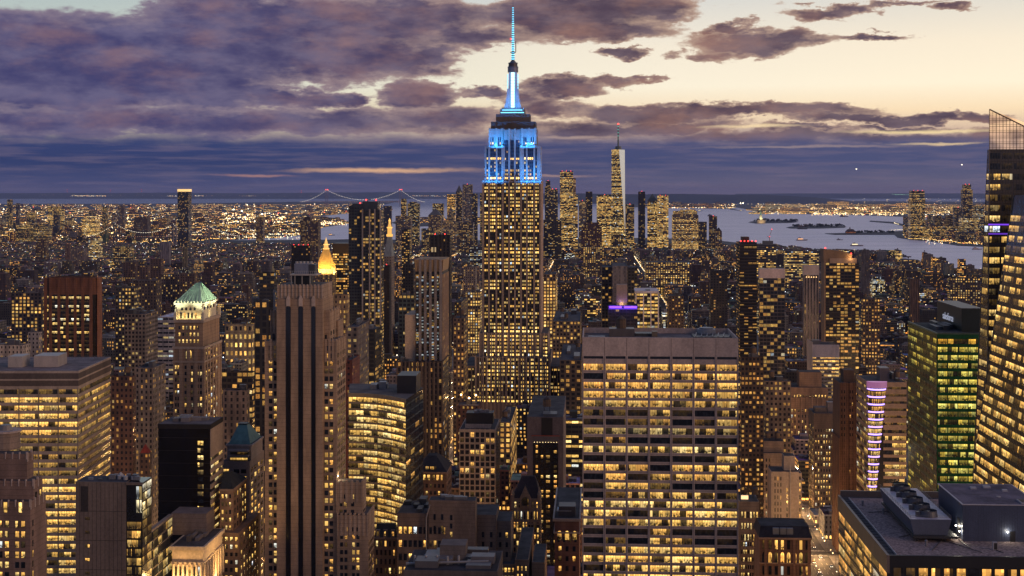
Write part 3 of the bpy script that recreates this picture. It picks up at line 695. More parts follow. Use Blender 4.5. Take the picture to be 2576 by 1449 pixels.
    for k in range(4):
        za_, zb_ = z0_ + (z1_ - z0_) * k / 4, z0_ + (z1_ - z0_) * (k + 1) / 4
        m.bar((tx - 1.2, 10.8, za_), (tx + 1.2, 10.8, zb_), .13, 'metal_panel', (.4, .42, .45)); m.bar((tx + 1.2, 10.8, za_), (tx - 1.2, 10.8, zb_), .13, 'metal_panel', (.4, .42, .45))
    m.build('lattice_mast', b.t)
    FH = 19.2 / F * 600
    def cols(l, r, n, top, yo, p, bottom=1480, hf=.55, wf=.66):
        zt = b.z(top, None, yo); n_r = int((zt - b.z(bottom, None, yo)) / FH); b.front(b.X(l, yo), b.X(r, yo), zt - n_r * FH, zt, n, n_r, y=yo, wf=wf, hf=hf, panes=1, lit=lits(p, (.55, 1.15), (.3, .62), .25))
    cols(674.5, 699.5, 2, 866, 2.5, .42, hf=.6, wf=.7); cols(815, 840, 2, 866, 2.7, .38, hf=.6, wf=.7)
    cols(684, 694, 1, 800, 4.5, .12, 858, .8, .75); cols(815, 824, 1, 800, 4.7, .15, 860, .62, .7)
    cols(853, 874, 2, 1238, 2, .45, 1300); cols(881, 893, 1, 1238, 2, .4, 1300)
    cols(816, 839, 2, 1310, -.02, .2, 1311) if False else None
    cols(854, 876, 2, 1320, 1, .22); cols(884, 906, 2, 1320, 1, .45)
    def sc_(q, n, top, p, wf=.45):
        zt = b.z(top, None, q[2]); n_r = int((zt - b.z(1500, None, q[2])) / FH); b.side(q[1], q[2] + 1, q[2] + q[3] - 1, zt - n_r * FH, zt, n, n_r, wf=wf, hf=.6, panes=1, lit=lits(p, (.4, .8)))
    sc_(rw, 4, 830, .03); sc_(r2, 5, 885, .04); sc_(an2, 7, 1320, .10); sc_(an, 4, 1235, .06)
    b.flush(); b.reg(718, 60, b.X(666), b.X(926))
    light('floodlight', 'POINT', (b.X(851, 4), 6, b.z(1203)), 900, (1, .75, .4), b.t, .4)
five_hundred()

def panel_building():
    b = B('office_building', 'plain grey concrete panel tower with a glowing glass corner and cluttered flat roof', 'office building', 190, 359, 520, short='the grey panel tower', yb=1449)
    x0, x1 = -b.off, b.off; d = b.depth(383, x1); zt = b.z(1213, 300); xa = b.X(317)
    w = MB(); T = (.135, .105, .09)
    w.box(x0, xa, 0, d, 0, zt, 'stone', T); w.box(xa, x1 - .3, .25, d, 0, zt - .3, 'dark_glass', (.02, .02, .022))
    for k in range(1, 12): a = x0 + (xa - x0) * k / 12; w.box(a - .05, a + .05, -.06, .02, 0, zt - .2, 'stone', (.06, .05, .045))
    for k in range(1, 6): zz = zt - 11 * k; w.box(x0, xa, -.07, .02, zz - .1, zz + .1, 'stone', (.06, .05, .045))
    w.box(x0 + 2, b.X(221), -.08, .02, b.z(1288), b.z(1224), 'stone', (.035, .03, .03)); w.box(xa, x1, -.2, .24, zt - 1, zt, 'stone', T)
    w.build('wall', b.t)
    r = MB(); r.face([(x0 + .5, .5, zt + .02), (xa, .5, zt + .02), (xa, d - .5, zt + .02), (x0 + .5, d - .5, zt + .02)], 'roofing', None, (.045, .045, .055)); r.build('roof', b.t)
    q = MB(); rr = random.Random(2)
    for k in range(16): a = rr.uniform(x0 + 3, x1 - 4); c = rr.uniform(3, d - 4); s_ = rr.uniform(.6, 1.6); q.box(a, a + s_ * 1.6, c, c + s_, zt, zt + rr.uniform(.5, 1.8), 'metal_panel', tuple(v * (.4 + .15 * (k % 7)) for v in (.16, .17, .2)))
    for k in range(5): q.cyl(rr.uniform(x0 + 8, x1 - 4), rr.uniform(4, d - 4), .9, .9, zt, zt + 1.4, 'metal_panel', (.3, .31, .34), 10)
    q.cyl(b.X(304, d * .7), d * .7, 2.4, .1, zt, zt + 2.2, 'metal_panel', (.4, .38, .36), 4); q.build('roof_plant', b.t)
    FH = 17.4 / F * 520 * 1.3; rws = 11; zs = zt - 14.5; rr = random.Random(4)
    lv = {0: .5, 1: 1.0, 2: .5, 3: .9, 4: .75, 5: .5, 6: .7, 7: .8}
    b.front(xa + .3, x1 - .6, zs - rws * 3.4, zs, 3, rws, y=.25, wf=.96, hf=.78, panes=3, lit=lambda i, j: ((lv.get(rws - 1 - j, .6) * rr.choice((.1, .4, 1, 1.1))), .5))
    b.front(b.X(342), x1 - .4, b.z(1290), b.z(1222), 2, 2, y=.25, wf=.94, hf=.95, panes=2, lit=lambda i, j: (.9 if j == 0 else .35, .86))
    b.side(x1 - .3, .3, d, zs - rws * 3.4, zt - .6, 2, rws + 4, wf=.95, hf=.85, panes=4, lit=lambda i, j: ((.95 * rr.uniform(.3, 1.0) if j >= rws else rr.choice((.02, .04, .15, .35, .7))), .78 if j >= rws else .55))
    b.front(b.X(214), b.X(226), b.z(1460), b.z(1288), 1, 5, wf=.95, hf=.2, panes=2, lit=lambda i, j: (1.0 if j in (1, 2) else .03, .45))
    b.flush(); b.reg(1210, d)
    b = B('glass_annex', 'low dark glass block tucked against the grey panel tower', 'office building', 364, 372, 545, short='the low glass block', yb=1449)
    x0, x1 = -b.off, b.off; d = b.depth(433, x1); zt = b.z(1346); w = MB(); w.box(x0, x1, 0, d, 0, zt, 'dark_glass', (.03, .032, .03)); w.box(x0 - .2, x1 + .2, -.2, d + .2, zt, zt + .9, 'stone', (.2, .16, .13)); w.build('wall', b.t)
    for k in range(5): q = MB(); zz = zt - 3.7 * (k + 1); q.box(x1 - .1, x1 + .22, 0, d, zz - .3, zz + .3, 'stone', (.12, .10, .08)); q.build('floor_band', b.t)
    b.side(x1, 0, d, zt - 3.7 * 6, zt, 5, 6, wf=.96, hf=.8, panes=3, lit=lits(.42, (.2, .8), (.5, .7))); b.flush(); b.reg(1346, d)
panel_building()

def deco_brick():
    b = B('art_deco_building', 'stepped brown brick art deco block with pale stone crenels in the bottom corner', 'apartment building', -60, 78, 420, short='the stepped brick block in the corner', yb=1449)
    T = (.16, .105, .085); LT = (.34, .27, .24); w = MB(); r = MB()
    S = [(-60, 76, 0, 1262, 12), (-60, 84, 3, 1210, 7), (-60, 68, 5, 1142, 5), (-60, 92, 6, 1314, 8)]
    bx = []
    for (l, rg, yo, top, d) in S:
        xl, xr, zt = b.X(l, yo), b.X(rg, yo), b.z(top, 60, yo); w.box(xl, xr, yo, yo + d, 0, zt, 'masonry', T); bx.append((xl, xr, yo, d, zt))
        r.face([(xl + .3, yo + .3, zt + .02), (xr - .3, yo + .3, zt + .02), (xr - .3, yo + d - .3, zt + .02), (xl + .3, yo + d - .3, zt + .02)], 'roofing', None, (.07, .06, .06))
    w.build('wall', b.t); r.build('roof', b.t); q = MB()
    for (xl, xr, yo, d, zt) in bx:
        k = xr
        while k > b.X(-20, yo):
            q.box(k - .3, k + .02, yo - .2, yo + .4, zt - 1.6, zt + .5, 'stone', LT); k -= 2.2
        c = yo
        while c < yo + d - 1: q.box(xr - .4, xr + .2, c, c + .5, zt - 2.4, zt + .6, 'stone', LT); c += 3.2
    q.build('stone_crenels', b.t)
    q = MB(); zt = bx[2][4]; q.cyl(b.X(15, 14), 14, 4.4, 4.2, zt, zt + 5.2, 'masonry', (.2, .15, .12), 14); q.cyl(b.X(15, 14), 14, 4.7, 4.7, zt + 5.2, zt + 5.8, 'stone', LT, 14); q.cyl(b.X(15, 14), 14, 2.2, 1.6, zt + 5.8, zt + 7.4, 'metal_panel', (.2, .18, .17), 12); q.build('roof_drum', b.t)
    L = lits(.85, (.75, 1.15), (.42, .62))
    FH = 21.5 / F * 420 * 1.02; zt = b.z(1305); n = 8
    b.front(b.X(-40), b.X(26), zt - n * 3.1, zt, 4, n, wf=.62, hf=.6, lit=L); b.front(b.X(36), b.X(66), zt - n * 3.1, zt, 2, n, wf=.66, hf=.6, lit=L)
    b.front(b.X(77.5, 3), b.X(83, 3), zt - n * 3.1, zt + 3.1, 1, n + 1, y=3, wf=.55, hf=.62, lit=lits(.4, (.6, 1.1), (.4, .55)))
    b.front(b.X(8), b.X(20), b.z(1290), b.z(1262), 1, 1, wf=.8, hf=.9, lit=lambda i, j: (1.1, .5)); b.front(b.X(46), b.X(58), b.z(1290), b.z(1262), 1, 1, y=-.02, wf=.8, hf=.9, lit=lambda i, j: (1.2, .52))
    b.side(bx[0][1], 1, 2.8, zt - n * 3.1, zt, 1, n, wf=.4, hf=.6, lit=lits(.1)); b.side(bx[1][1], 3.4, 9.6, zt - n * 3.1, zt + 8, 2, n + 2, wf=.4, hf=.55, lit=lits(.25, (.6, 1.1)))
    b.side(bx[3][1], 6.4, 13.6, zt - n * 3.1, zt - 3, 2, n - 1, wf=.4, hf=.55, lit=lits(.25, (.6, 1.1)))
    b.flush(); b.reg(1142, 46)
deco_brick()

def black_slab():
    b = B('office_building', 'black windowless slab with one column of square lit windows and a striped pale end wall', 'office building', 398, 530.6, 600, short='the black slab', yb=1400)
    x0, x1 = -b.off, b.off; d = max(20, b.depth(553, x1)); zt = b.z(1069.4)
    w = MB(); w.box(x0, x1 - .3, 0, d, 0, zt, 'dark_glass', (.012, .010, .010)); w.box(x0 - .2, x1, -.25, d + .2, zt - 1.6, zt + .4, 'stone', (.02, .017, .016)); w.box(x1 - .3, x1 + .05, -.1, d, zt - 12, zt - 1.6, 'stone', (.30, .23, .18))
    for k in range(30):
        zz = zt - 12 - k * 3.4
        if zz > 4: w.box(x1 - .3, x1 + .12, -.12, d + .1, zz - 2.0, zz, 'stone', (.30, .23, .18))
    for k in range(1, 14): zz = zt - 5.5 * k; w.box(x0, x1 - .4, -.06, .02, zz - .06, zz + .06, 'stone', (.03, .025, .024))
    w.build('wall', b.t); r = MB(); r.face([(x0 + .3, .3, zt + .42), (x1 - .3, .3, zt + .42), (x1 - .3, d - .2, zt + .42), (x0 + .3, d - .2, zt + .42)], 'roofing', None, (.12, .10, .10)); r.build('roof', b.t)
    q = MB(); roof_plant(q, x0 + 2, x1 - 2, 4, d - 2, zt + .4, random.Random(8), 7, 1.8, (.2, .18, .18)); q.build('roof_plant', b.t)
    on = [1, .5, 1, 1, .15, 0, 1, .2, 0, 1, 1, 1, 0, 0]
    z1 = b.z(1114 - 9); fh = 18.2 / F * 600
    b.front(b.X(496), b.X(513), z1 - 14 * fh, z1, 1, 14, wf=.86, hf=.58, panes=2, lit=lambda i, j: (on[13 - j] * 1.1, .62))
    b.side(x1 - .28, .5, d - .5, zt - 12 - 30 * 3.4, zt - 12, 3, 30, wf=.92, hf=.42, vo=.2, panes=2, lit=lits(.75, (.4, 1.0), (.5, .72))); b.flush(); b.reg(1069, d)
black_slab()

def lit_palazzo():
    b = B('library_building', 'low classical palazzo with floodlit columns and cornice in front of the black slab', 'building', 433, 511, 560, short='the floodlit palazzo', yb=1449)
    x0, x1 = -b.off, b.off; d = b.depth(559, x1); zt = b.z(1374); T = (.46, .36, .26); w = MB()
    w.box(x0, x1, 0, d, 0, zt - 1.5, 'stone', T); w.box(x0 - .9, x1 + .9, -.9, d + .9, zt - 1.5, zt, 'stone', T); w.box(x0 - .4, x1 + .4, -.4, d + .4, zt - 7.2, zt - 6.4, 'stone', T); w.build('wall', b.t)
    r = MB(); r.face([(x0, 0, zt + .02), (x1, 0, zt + .02), (x1, d, zt + .02), (x0, d, zt + .02)], 'roofing', None, (.07, .06, .06)); r.build('roof', b.t)
    q = MB(); roof_plant(q, x0 + 2, x1 - 2, 5, d - 3, zt, random.Random(5), 9, 3.0, (.14, .12, .11)); q.box(x0 - 6, x0 + 9, 18, 30, zt, zt + 9, 'masonry', (.13, .10, .09)); q.build('roof_plant', b.t)
    zb = b.z(1449)
    for k in range(7): q = MB(); a = x0 + .7 + (x1 - x0 - 1.4) * k / 6; q.cyl(a, -.5, .5, .42, zb - 6, zt - 7.2, 'stone', T, 8); q.build('column', b.t)
    for k in range(8): q = MB(); c = .7 + (d - 1.4) * k / 7; q.cyl(x1 + .5, c, .5, .42, zb - 6, zt - 7.2, 'stone', T, 8); q.build('column', b.t)
    b.front(x0 + .7, x1 - .7, zb - 6, zt - 7.6, 6, 2, wf=.5, hf=.72, lit=lits(.5, (.4, .9), (.3, .5))); b.side(x1, .7, d - .7, zb - 6, zt - 7.6, 7, 2, wf=.5, hf=.72, lit=lits(.5, (.4, .9), (.3, .5))); b.flush()
    light('floodlight', 'AREA', (0, -4, zb - 5), 8000, (1, .60, .22), b.t, b.w, (0, .35, 1), 1.0); light('floodlight', 'AREA', (x1 + 4, d / 2, zb - 5), 10000, (1, .60, .22), b.t, 1.0, (-.35, 0, 1), d); b.reg(1374, d)
lit_palazzo()

def green_pyramid_tower():
    b = B('ornate_tower', 'tan ornate tower with a floodlit cream top storey and a pale green copper pyramid roof', 'skyscraper', 436, 513, 690, short='the green pyramid tower', yb=1055)
    x0, x1 = -b.off, b.off; d = b.depth(556, x1); T = (.27, .175, .11); w = MB(); z0 = b.z(872); z1 = b.z(806)
    w.box(x0, x1, 0, d, 0, z0, 'masonry', T); w.box(x0 + .7, x1 - .7, .7, d - .7, z0, z1, 'masonry', T)
    w.box(x0 - .5, x1 + .5, -.5, d + .5, z0 - 1.2, z0, 'stone', (.36, .27, .2)); w.box(x0 + .2, x1 - .2, .2, d - .2, z1 - 1.2, z1 + .3, 'stone', (.36, .27, .2)); w.box(x0 - .4, x1 + .4, -.4, d + .4, b.z(912), b.z(908), 'stone', (.34, .25, .18))
    for k in range(5): a = x0 + (x1 - x0) * k / 4; w.box(max(x0, a - .9), min(x1, a + .9), -.35, .2, 0, z0 - 1.3, 'masonry', (.30, .2, .13))
    for k in range(7): c = d * k / 6; w.box(x1 - .2, x1 + .35, max(0, c - .9), min(d, c + .9), 0, z0 - 1.3, 'masonry', (.34, .24, .16))
    w.build('wall', b.t)
    yo = 2.2; bx0, bx1 = b.X(441, yo), b.X(507, yo); bd = d - 2 * yo; zc = b.z(762, None, yo); L = MB(); C_ = (.58, .50, .36)
    L.box(bx0, bx1, yo, yo + bd, z1, zc, 'stone', C_); L.box(bx0 - .7, bx1 + .7, yo - .7, yo + bd + .7, zc - 1.0, zc, 'stone', C_); L.build('top_storey', b.t)
    for k in range(9): q = MB(); a = bx0 + (bx1 - bx0) * k / 8; q.box(a - .3, a + .3, yo - .75, yo - .3, zc, zc + 1.0, 'stone', C_); q.build('cresting', b.t)
    for (a, c) in ((x0 + .8, .8), (x1 - .8, .8), (x1 - .8, d - .8), (x0 + .8, d - .8)):
        q = MB(); q.box(a - .7, a + .7, c - .7, c + .7, z1, z1 + 3.6, 'stone', C_); q.cyl(a, c, .7, .05, z1 + 3.6, z1 + 6, 'stone', C_, 6, cap=False); q.build('pinnacle', b.t)
    q = MB(); za = b.z(712, None, 14); ax0, ax1, ym = b.X(492, 14), b.X(503, 14), yo + bd / 2
    q.prism([(bx0 - .3, yo - .3), (bx1 + .3, yo - .3), (bx1 + .3, yo + bd + .3), (bx0 - .3, yo + bd + .3)], zc + .2, za, 'copper_green', (.36, .50, .36), poly2=[(ax0, ym - 1.5), (ax1, ym - 1.5), (ax1, ym + 1.5), (ax0, ym + 1.5)])
    for k in range(1, 9):
        t = k / 9; q.bar((bx0 + (bx1 - bx0) * t, yo - .35, zc + .25), (ax0 + (ax1 - ax0) * t, ym - 1.55, za), .11, 'copper_green', (.2, .34, .26)); q.bar((bx1 + .35, yo + bd * t, zc + .25), (ax1 + .05, ym - 1.5 + 3 * t, za), .11, 'copper_green', (.2, .34, .26))
    q.build('pyramid_roof', b.t)
    b.front(bx0 + 2.4, bx1 - 2.4, z1 + 4.6, zc - 2, 4, 1, y=yo, wf=.5, hf=.8, arch=True, lit=lambda i, j: (.03, .5)); b.side(bx1, yo + 2.5, yo + bd - 2.5, z1 + 4.6, zc - 2, 4, 1, wf=.5, hf=.8, arch=True, lit=lambda i, j: (.03, .5))
    b.front(bx0 + 2, bx1 - 2, z1 + .3, z1 + 4, 5, 1, y=yo, wf=.5, hf=.8, lit=lits(.3)); b.front(b.X(447, .7), b.X(503, .7), z0 + 1, z1 - 2, 6, 3, y=.7, wf=.45, hf=.5, lit=lits(.8, (.8, 1.3), (.5, .66)))
    b.front(b.X(466), b.X(484), b.z(903), b.z(878), 1, 1, wf=.8, hf=.9, arch=True, lit=lambda i, j: (1.1, .58), panes=3)
    FH = 15.8 / F * 690; zt = b.z(916); n = 22; Lf = lits(.52, (.7, 1.2), (.48, .66), .25)
    for (l, r_, c) in ((439, 452, 2), (463, 487, 3), (493, 510, 2)): b.front(b.X(l), b.X(r_), zt - n * FH, zt, c, n, wf=.6, hf=.56, lit=Lf)
    b.side(x1, 2, d - 2, zt - n * FH, zt + 3 * FH, 6, n + 3, wf=.42, hf=.58, lit=lits(.5, (.6, 1.1), (.45, .6))); b.flush(); b.reg(712, d)
    for (p, e, s_) in (((0, -2.2, z1 + 1.2), 3200, (b.w, .8)), ):
        light('floodlight', 'AREA', (0, .6, z1 + .6), 600, (1, .78, .32), b.t, b.w * .9, (0, .35, 1), .8); light('floodlight', 'AREA', (x1 - .6, d / 2, z1 + .6), 800, (1, .80, .34), b.t, .8, (-.35, 0, 1), d * .9)
    for f in (-6, 6): light('floodlight', 'SPOT', (f, yo - 20, zc - 9), 42000, (.86, 1, .70), b.t, .6, (0, 24, 17), spot=.75); light('floodlight', 'SPOT', (bx1 + 20, d / 2 + f, zc - 9), 42000, (.86, 1, .70), b.t, .6, (-24, 0, 17), spot=.75)

green_pyramid_tower()

def small_green_roof():
    b = B('office_building', 'pale postmodern tower with a dull green truncated pyramid roof beside the brown art deco tower', 'office building', 560, 628, 640, short='the dull green pyramid roof', yb=1400)
    x0, x1 = -b.off, b.off; d = b.depth(664, x1); zt = b.z(1160); z2 = b.z(1118, None, 3); T = (.26, .20, .17); w = MB(); w.box(x0, x1, 0, d, 0, zt, 'stone', T); a0, a1 = b.X(571, 3), b.X(632, 3); w.box(a0, a1, 3, d - 3, zt, z2, 'stone', (.30, .24, .21)); w.box(a0 - .5, a1 + .5, 2.5, d - 2.5, z2 - .8, z2, 'stone', (.34, .28, .25)); w.build('wall', b.t)
    r = MB(); r.face([(x0 + .2, .2, zt + .02), (x1 - .2, .2, zt + .02), (x1 - .2, d - .2, zt + .02), (x0 + .2, d - .2, zt + .02)], 'roofing', None, (.08, .07, .07)); r.build('roof', b.t)
    q = MB(); za = b.z(1066, None, d / 2); cx = b.X(613, d / 2); q.prism([(a0 + .6, 3.6), (a1 - .6, 3.6), (a1 - .6, d - 3.6), (a0 + .6, d - 3.6)], z2, za, 'copper_green', (.10, .20, .17), poly2=[(cx - 2, d / 2 - 2), (cx + 2, d / 2 - 2), (cx + 2, d / 2 + 2), (cx - 2, d / 2 + 2)]); q.box(cx - 2.2, cx + 2.2, d / 2 - 2.2, d / 2 + 2.2, za, za + .5, 'metal_panel', (.03, .03, .03)); q.build('pyramid_roof', b.t)
    for zz in (b.z(1147), b.z(1134)): q = MB(); q.box(b.X(575), b.X(625), -.9, 3.1, zz - .4, zz + .3, 'stone', T); q.build('balcony', b.t)
    FH = 18.0 / F * 640; n = 17
    for (l, rg) in ((560, 578), (586, 622)): b.front(b.X(l), b.X(rg), zt - 3 - n * FH, zt - 3, 1 if rg < 580 else 2, n, wf=.75, hf=.55, panes=2, lit=lits(.6, (.7, 1.15), (.45, .62)))
    b.side(x1, 1, d - 1, zt - n * FH - 3, zt - 3, 4, n, wf=.5, hf=.55, panes=2, lit=lits(.6, (.6, 1.0))); b.front(b.X(578, 3), b.X(624, 3), z2 - 9, z2 - 2, 1, 2, y=3, wf=.95, hf=.6, panes=6, lit=lambda i, j: (.7 if j == 0 else .1, .5)); b.flush(); b.reg(1066, d)
    b = B('brick_building', 'brown brick block with a black hipped roof below the dull green pyramid roof', 'office building', 553, 586, 600, short='the black hipped roof', yb=1440)
    x0, x1 = -b.off, b.off; d = b.depth(621, x1); zt = b.z(1230); T = (.17, .105, .07); w = MB(); w.box(x0, x1, 0, d, 0, zt, 'masonry', T); w.box(x0 - .3, x1 + .3, -.3, d + .3, zt - 1, zt, 'stone', (.24, .16, .11)); zz = b.z(1338); w.box(x0 - 1, b.X(601, -1.5), -1.5, d + 12, 0, zz, 'masonry', T); w.build('wall', b.t)
    q = MB(); cx = b.X(573, d / 2); q.prism([(x0, 0), (x1, 0), (x1, d), (x0, d)], zt, b.z(1187, None, d / 2), 'roofing', (.03, .032, .032), poly2=[(cx - 1.5, d / 2 - 2), (cx + 1.5, d / 2 - 2), (cx + 1.5, d / 2 + 2), (cx - 1.5, d / 2 + 2)]); q.build('hipped_roof', b.t)
    b.front(x0 + .4, x1 - .4, zt - 40 * .34 * 2.6, zt - 1.5, 3, 10, wf=.5, hf=.5, arch=False, lit=lits(.72, (.8, 1.3), (.42, .6))); b.side(x1, 1, d - 1, zt - 35, zt - 1.5, 5, 10, wf=.35, hf=.55, lit=lits(.4, (.6, 1.0)))
    xx = b.X(601, -1.5); b.front(x0, xx, zz - 31, zz - 1, 4, 9, y=-1.5, wf=.5, hf=.5, lit=lits(.6, (.7, 1.2), (.42, .6))); b.side(xx, 0, d + 10, zz - 31, zz - 1, 7, 9, wf=.35, hf=.5, lit=lits(.5, (.6, 1.1))); b.flush(); b.reg(1187, d + 12)
small_green_roof()

def curved_office():
    b = B('office_building', 'curved office block wrapped in bright lemon yellow floors with a black glass flank', 'office building', 877, 1021, 700, short='the curved yellow office block', yb=1302)
    fr = [(877, 0), (915, -.6), (950, -3.5), (985, -9.5), (1005, -14.5), (1021, -19)]
    P = [(b.X(p, y), y) for p, y in fr]; Q = P + [(b.X(1065, 22), 22), (b.X(1045, 36), 36), (b.X(880, 36), 36)]
    zt = b.z(990, 877); FH = 16.6 / F * 700; w = MB(); w.prism(Q, 0, zt, 'dark_glass', (.02, .02, .022), top='roofing')
    def grow(o): return [(x * 1.0 + (-o if i == 0 else 0), y - o) for i, (x, y) in enumerate(P)]
    n = 24; gp = grow(.35)
    for k in range(n + 1):
        zz = zt - 1.2 - k * FH
        for i in range(len(P) - 1):
            (xa, ya), (xb, yb_) = gp[i], gp[i + 1]; w.prism([(xa, ya), (xb, yb_), (P[i + 1][0], P[i + 1][1] + .1), (P[i][0], P[i][1] + .1)], zz - FH * .15, zz + FH * .15 + (1.0 if k == 0 else 0), 'stone', (.36, .27, .16))
    w.build('wall', b.t)
    r = MB(); r.face([(x, y, zt + .03) for x, y in Q], 'roofing', None, (.12, .10, .09)); r.build('roof', b.t)
    q = MB(); q.box(b.X(1000, 4), b.X(1052, 10), 2, 20, zt, zt + 9, 'metal_panel', (.03, .028, .03)); q.build('penthouse', b.t); q = MB(); roof_plant(q, b.X(925, 18), b.X(990, 18), 14, 32, zt, random.Random(1), 7, 4, (.2, .19, .18)); q.build('roof_plant', b.t)
    rr = random.Random(6); lv = [1.1, 1.15, 1.15, 1.1, .95, 1.1, .7, .22, .7, .95, .6, .6, 1, .9, .95, 1.0, .85, .9] + [.9] * 8
    for i in range(len(P) - 1):
        (xa, ya), (xb, yb_) = P[i], P[i + 1]; z1 = zt - 1.2; z0 = z1 - n * FH; c = max(1, round(math.hypot(xb - xa, yb_ - ya) / 7.5))
        b.patch((xa, ya, z0), (xb, yb_, z0), (xb, yb_, z1), (xa, ya, z1), c, n, wf=.985, hf=.66, panes=4, lit=lambda i_, j: (lv[min(25, n - 1 - j)] * rr.uniform(.7, 1.12), rr.uniform(.56, .66)))
    (xa, ya), (xb, yb_) = Q[5], Q[6]; b.patch((xa, ya, zt - 70), (xb, yb_, zt - 70), (xb, yb_, zt - 2), (xa, ya, zt - 2), 4, 17, wf=.9, hf=.6, lit=lits(.12, (.2, .8), (.3, .5))); b.flush(); b.reg(985, 40, -b.off, b.X(1065, 22))
curved_office()
def dark_roof_office():
    b = B('office_building', 'black office building in the nearest corner with a gravel roof and orange lit windows', 'office building', 2233, 2720, 400, short='the near gravel roof', yb=1449)
    x0, x1 = -b.off, b.off; zt = b.z(1396, 2233); d = roof_at(b, 1247, zt) + 1; T = (.014, .013, .014)
    w = MB(); w.box(x0, x1, 0, d, 0, zt - .5, 'metal_panel', T)
    w.box(x0 - .3, x0 + .5, -.3, d + .3, zt - 5.2, zt, 'metal_panel', (.16, .12, .10)); w.box(x0 + .5, x1, -.3, .5, zt - 3.3, zt - .05, 'metal_panel', (.016, .015, .016)); w.box(x0 + .5, x1, d - .5, d + .3, zt - 2, zt + 1.6, 'metal_panel', (.08, .07, .075))
    for k in range(9): zz = zt - 5.2 - 3.7 * k; w.box(x0 - .25, x0 + .1, 0, d, zz - 3.7, zz - 2.75, 'metal_panel', (.055, .042, .034))
    w.build('wall', b.t)
    r = MB(); r.face([(x0 + 2.8, .5, zt - .3), (x1, .5, zt - .3), (x1, d - 4.2, zt - .3), (x0 + 2.8, d - 4.2, zt - .3)], 'gravel', None, (.26, .20, .19)); r.build('gravel_roof', b.t)
    r = MB(); r.face([(x0 + .5, .5, zt - .42), (x0 + 2.8, .5, zt - .42), (x0 + 2.8, d - .5, zt - .42), (x0 + .5, d - .5, zt - .42)], 'roofing', None, (.045, .045, .05)); r.face([(x0 + 2.8, d - 4.2, zt - .42), (x1, d - 4.2, zt - .42), (x1, d - .5, zt - .42), (x0 + 2.8, d - .5, zt - .42)], 'roofing', None, (.06, .058, .065))
    for k in range(22): c = 1 + (d - 2) * k / 22; r.box(x0 + .6, x0 + 2.6, c, c + .18, zt - .42, zt - .32, 'roofing', (.02, .02, .02))
    r.box(x0 + 2.65, x0 + 2.85, .5, d - 4, zt - .42, zt + .12, 'metal_panel', (.36, .34, .38)); r.box(x0 + 2.85, x1, d - 4.3, d - 4.1, zt - .42, zt - .1, 'metal_panel', (.3, .28, .32)); r.build('roof_walkway', b.t)
    fz = zt - 3.5; rr = random.Random(3)
    n = 18; pitch = 31.3 / F * 400; st = b.X(2310)
    for k in range(-2, 13):
        a = st + k * pitch
        if a < x0 + 1: continue
        lit_ = (0.05 if k in (-2, -1, 4) else rr.uniform(.7, 1.0))
        for q_ in range(3): b.front(a, a + pitch * .78, fz - 3.9 * q_ - 3.9, fz - 3.9 * q_ + .0, 1, 1, wf=.98, hf=.92, panes=1, lit=lambda i, j, v=lit_: (v, .30))
    b.side(x0, .6, d - .6, zt - 5.2 - 3.7 * 9, zt - 5.2, 7, 9, wf=.96, hf=.72, vo=.62, panes=6, lit=lits(.85, (.45, .8), (.28, .42))); b.flush(); b.reg(1247, d)
    # cooling tower with five fans, on steel legs
    zr = zt - .3
    def P(px, py, z):
        yo = roof_at(b, py, z); return (b.X(px, yo), yo)
    th_ = None
    zc = zr + 6.6; ya, yb_ = roof_at(b, 1305, zc), roof_at(b, 1226, zc)
    xl, xr = b.X(2290, ya), b.X(2394, ya); O = b.world((0, 0, 0)); W = b.world
    t = thing('cooling_tower', 'grey metal cooling tower with a row of five round fans standing on the gravel roof', 'cooling tower', W(((xl + xr) / 2, ya, zr)), -b.th)
    hw = (xr - xl) / 2; L = yb_ - ya; zl = 1.9; zh = 6.6
    q = MB(); q.prism([(-hw + 1.2, .4), (hw - 1.2, .4), (hw - 1.2, L - .4), (-hw + 1.2, L - .4)], zl, zh, 'metal_panel', (.085, .10, .15), poly2=[(-hw, 0), (hw, 0), (hw, L), (-hw, L)], cap=False); q.build('casing', t)
    q = MB(); q.face([(-hw, 0, zh), (hw, 0, zh), (hw, L, zh), (-hw, L, zh)], 'metal_panel', None, (.50, .46, .50)); q.build('deck', t)  # pale pinkish sky reflection put into the deck colour
    q = MB(); q.box(-hw + .6, hw + 1.5, -1.4, L, 1.2, 1.9, 'metal_panel', (.03, .03, .032))
    for k in range(6):
        for sx in (-1, 1): q.box(sx * (hw - 2) - .25, sx * (hw - 2) + .25, L * k / 5.2, L * k / 5.2 + .5, 0, 1.2, 'metal_panel', (.025, .025, .03))
    q.build('steel_frame', t)
    for k in range(5):
        c = L * (k + .5) / 5 + .3; q = MB(); q.cyl(.2, c, 2.95, 2.6, zh, zh + 1.75, 'metal_panel', (.07, .075, .09), 28, cap=False); q.cyl(.2, c, 2.68, 2.68, zh + 1.55, zh + 1.75, 'metal_panel', (.10, .10, .12), 28, cap=False); fs = q.build('fan_stack', t)
        q = MB(); q.cyl(.2, c, 2.6, 2.6, zh + .9, zh + .95, 'metal_panel', (.015, .015, .017), 28)
        for a in range(6):
            an = a * 1.047; q.bar((.2, c, zh + 1.2), (.2 + 2.4 * math.cos(an), c + 2.4 * math.sin(an), zh + 1.25), .16, 'metal_panel', (.05, .05, .055))
        q.cyl(.2, c, .6, .5, zh + 1.1, zh + 1.5, 'metal_panel', (.1, .1, .1), 12); q.build('fan', fs)
        q = MB(); q.box(-3.6, -2.3, c - 1.3, c - .2, zh, zh + 1.5, 'metal_panel', (.05, .055, .07)); q.cyl(-2.5, c + .9, .5, .5, zh, zh + 1.2, 'metal_panel', (.04, .04, .05), 8); q.build('fan_motor', t)
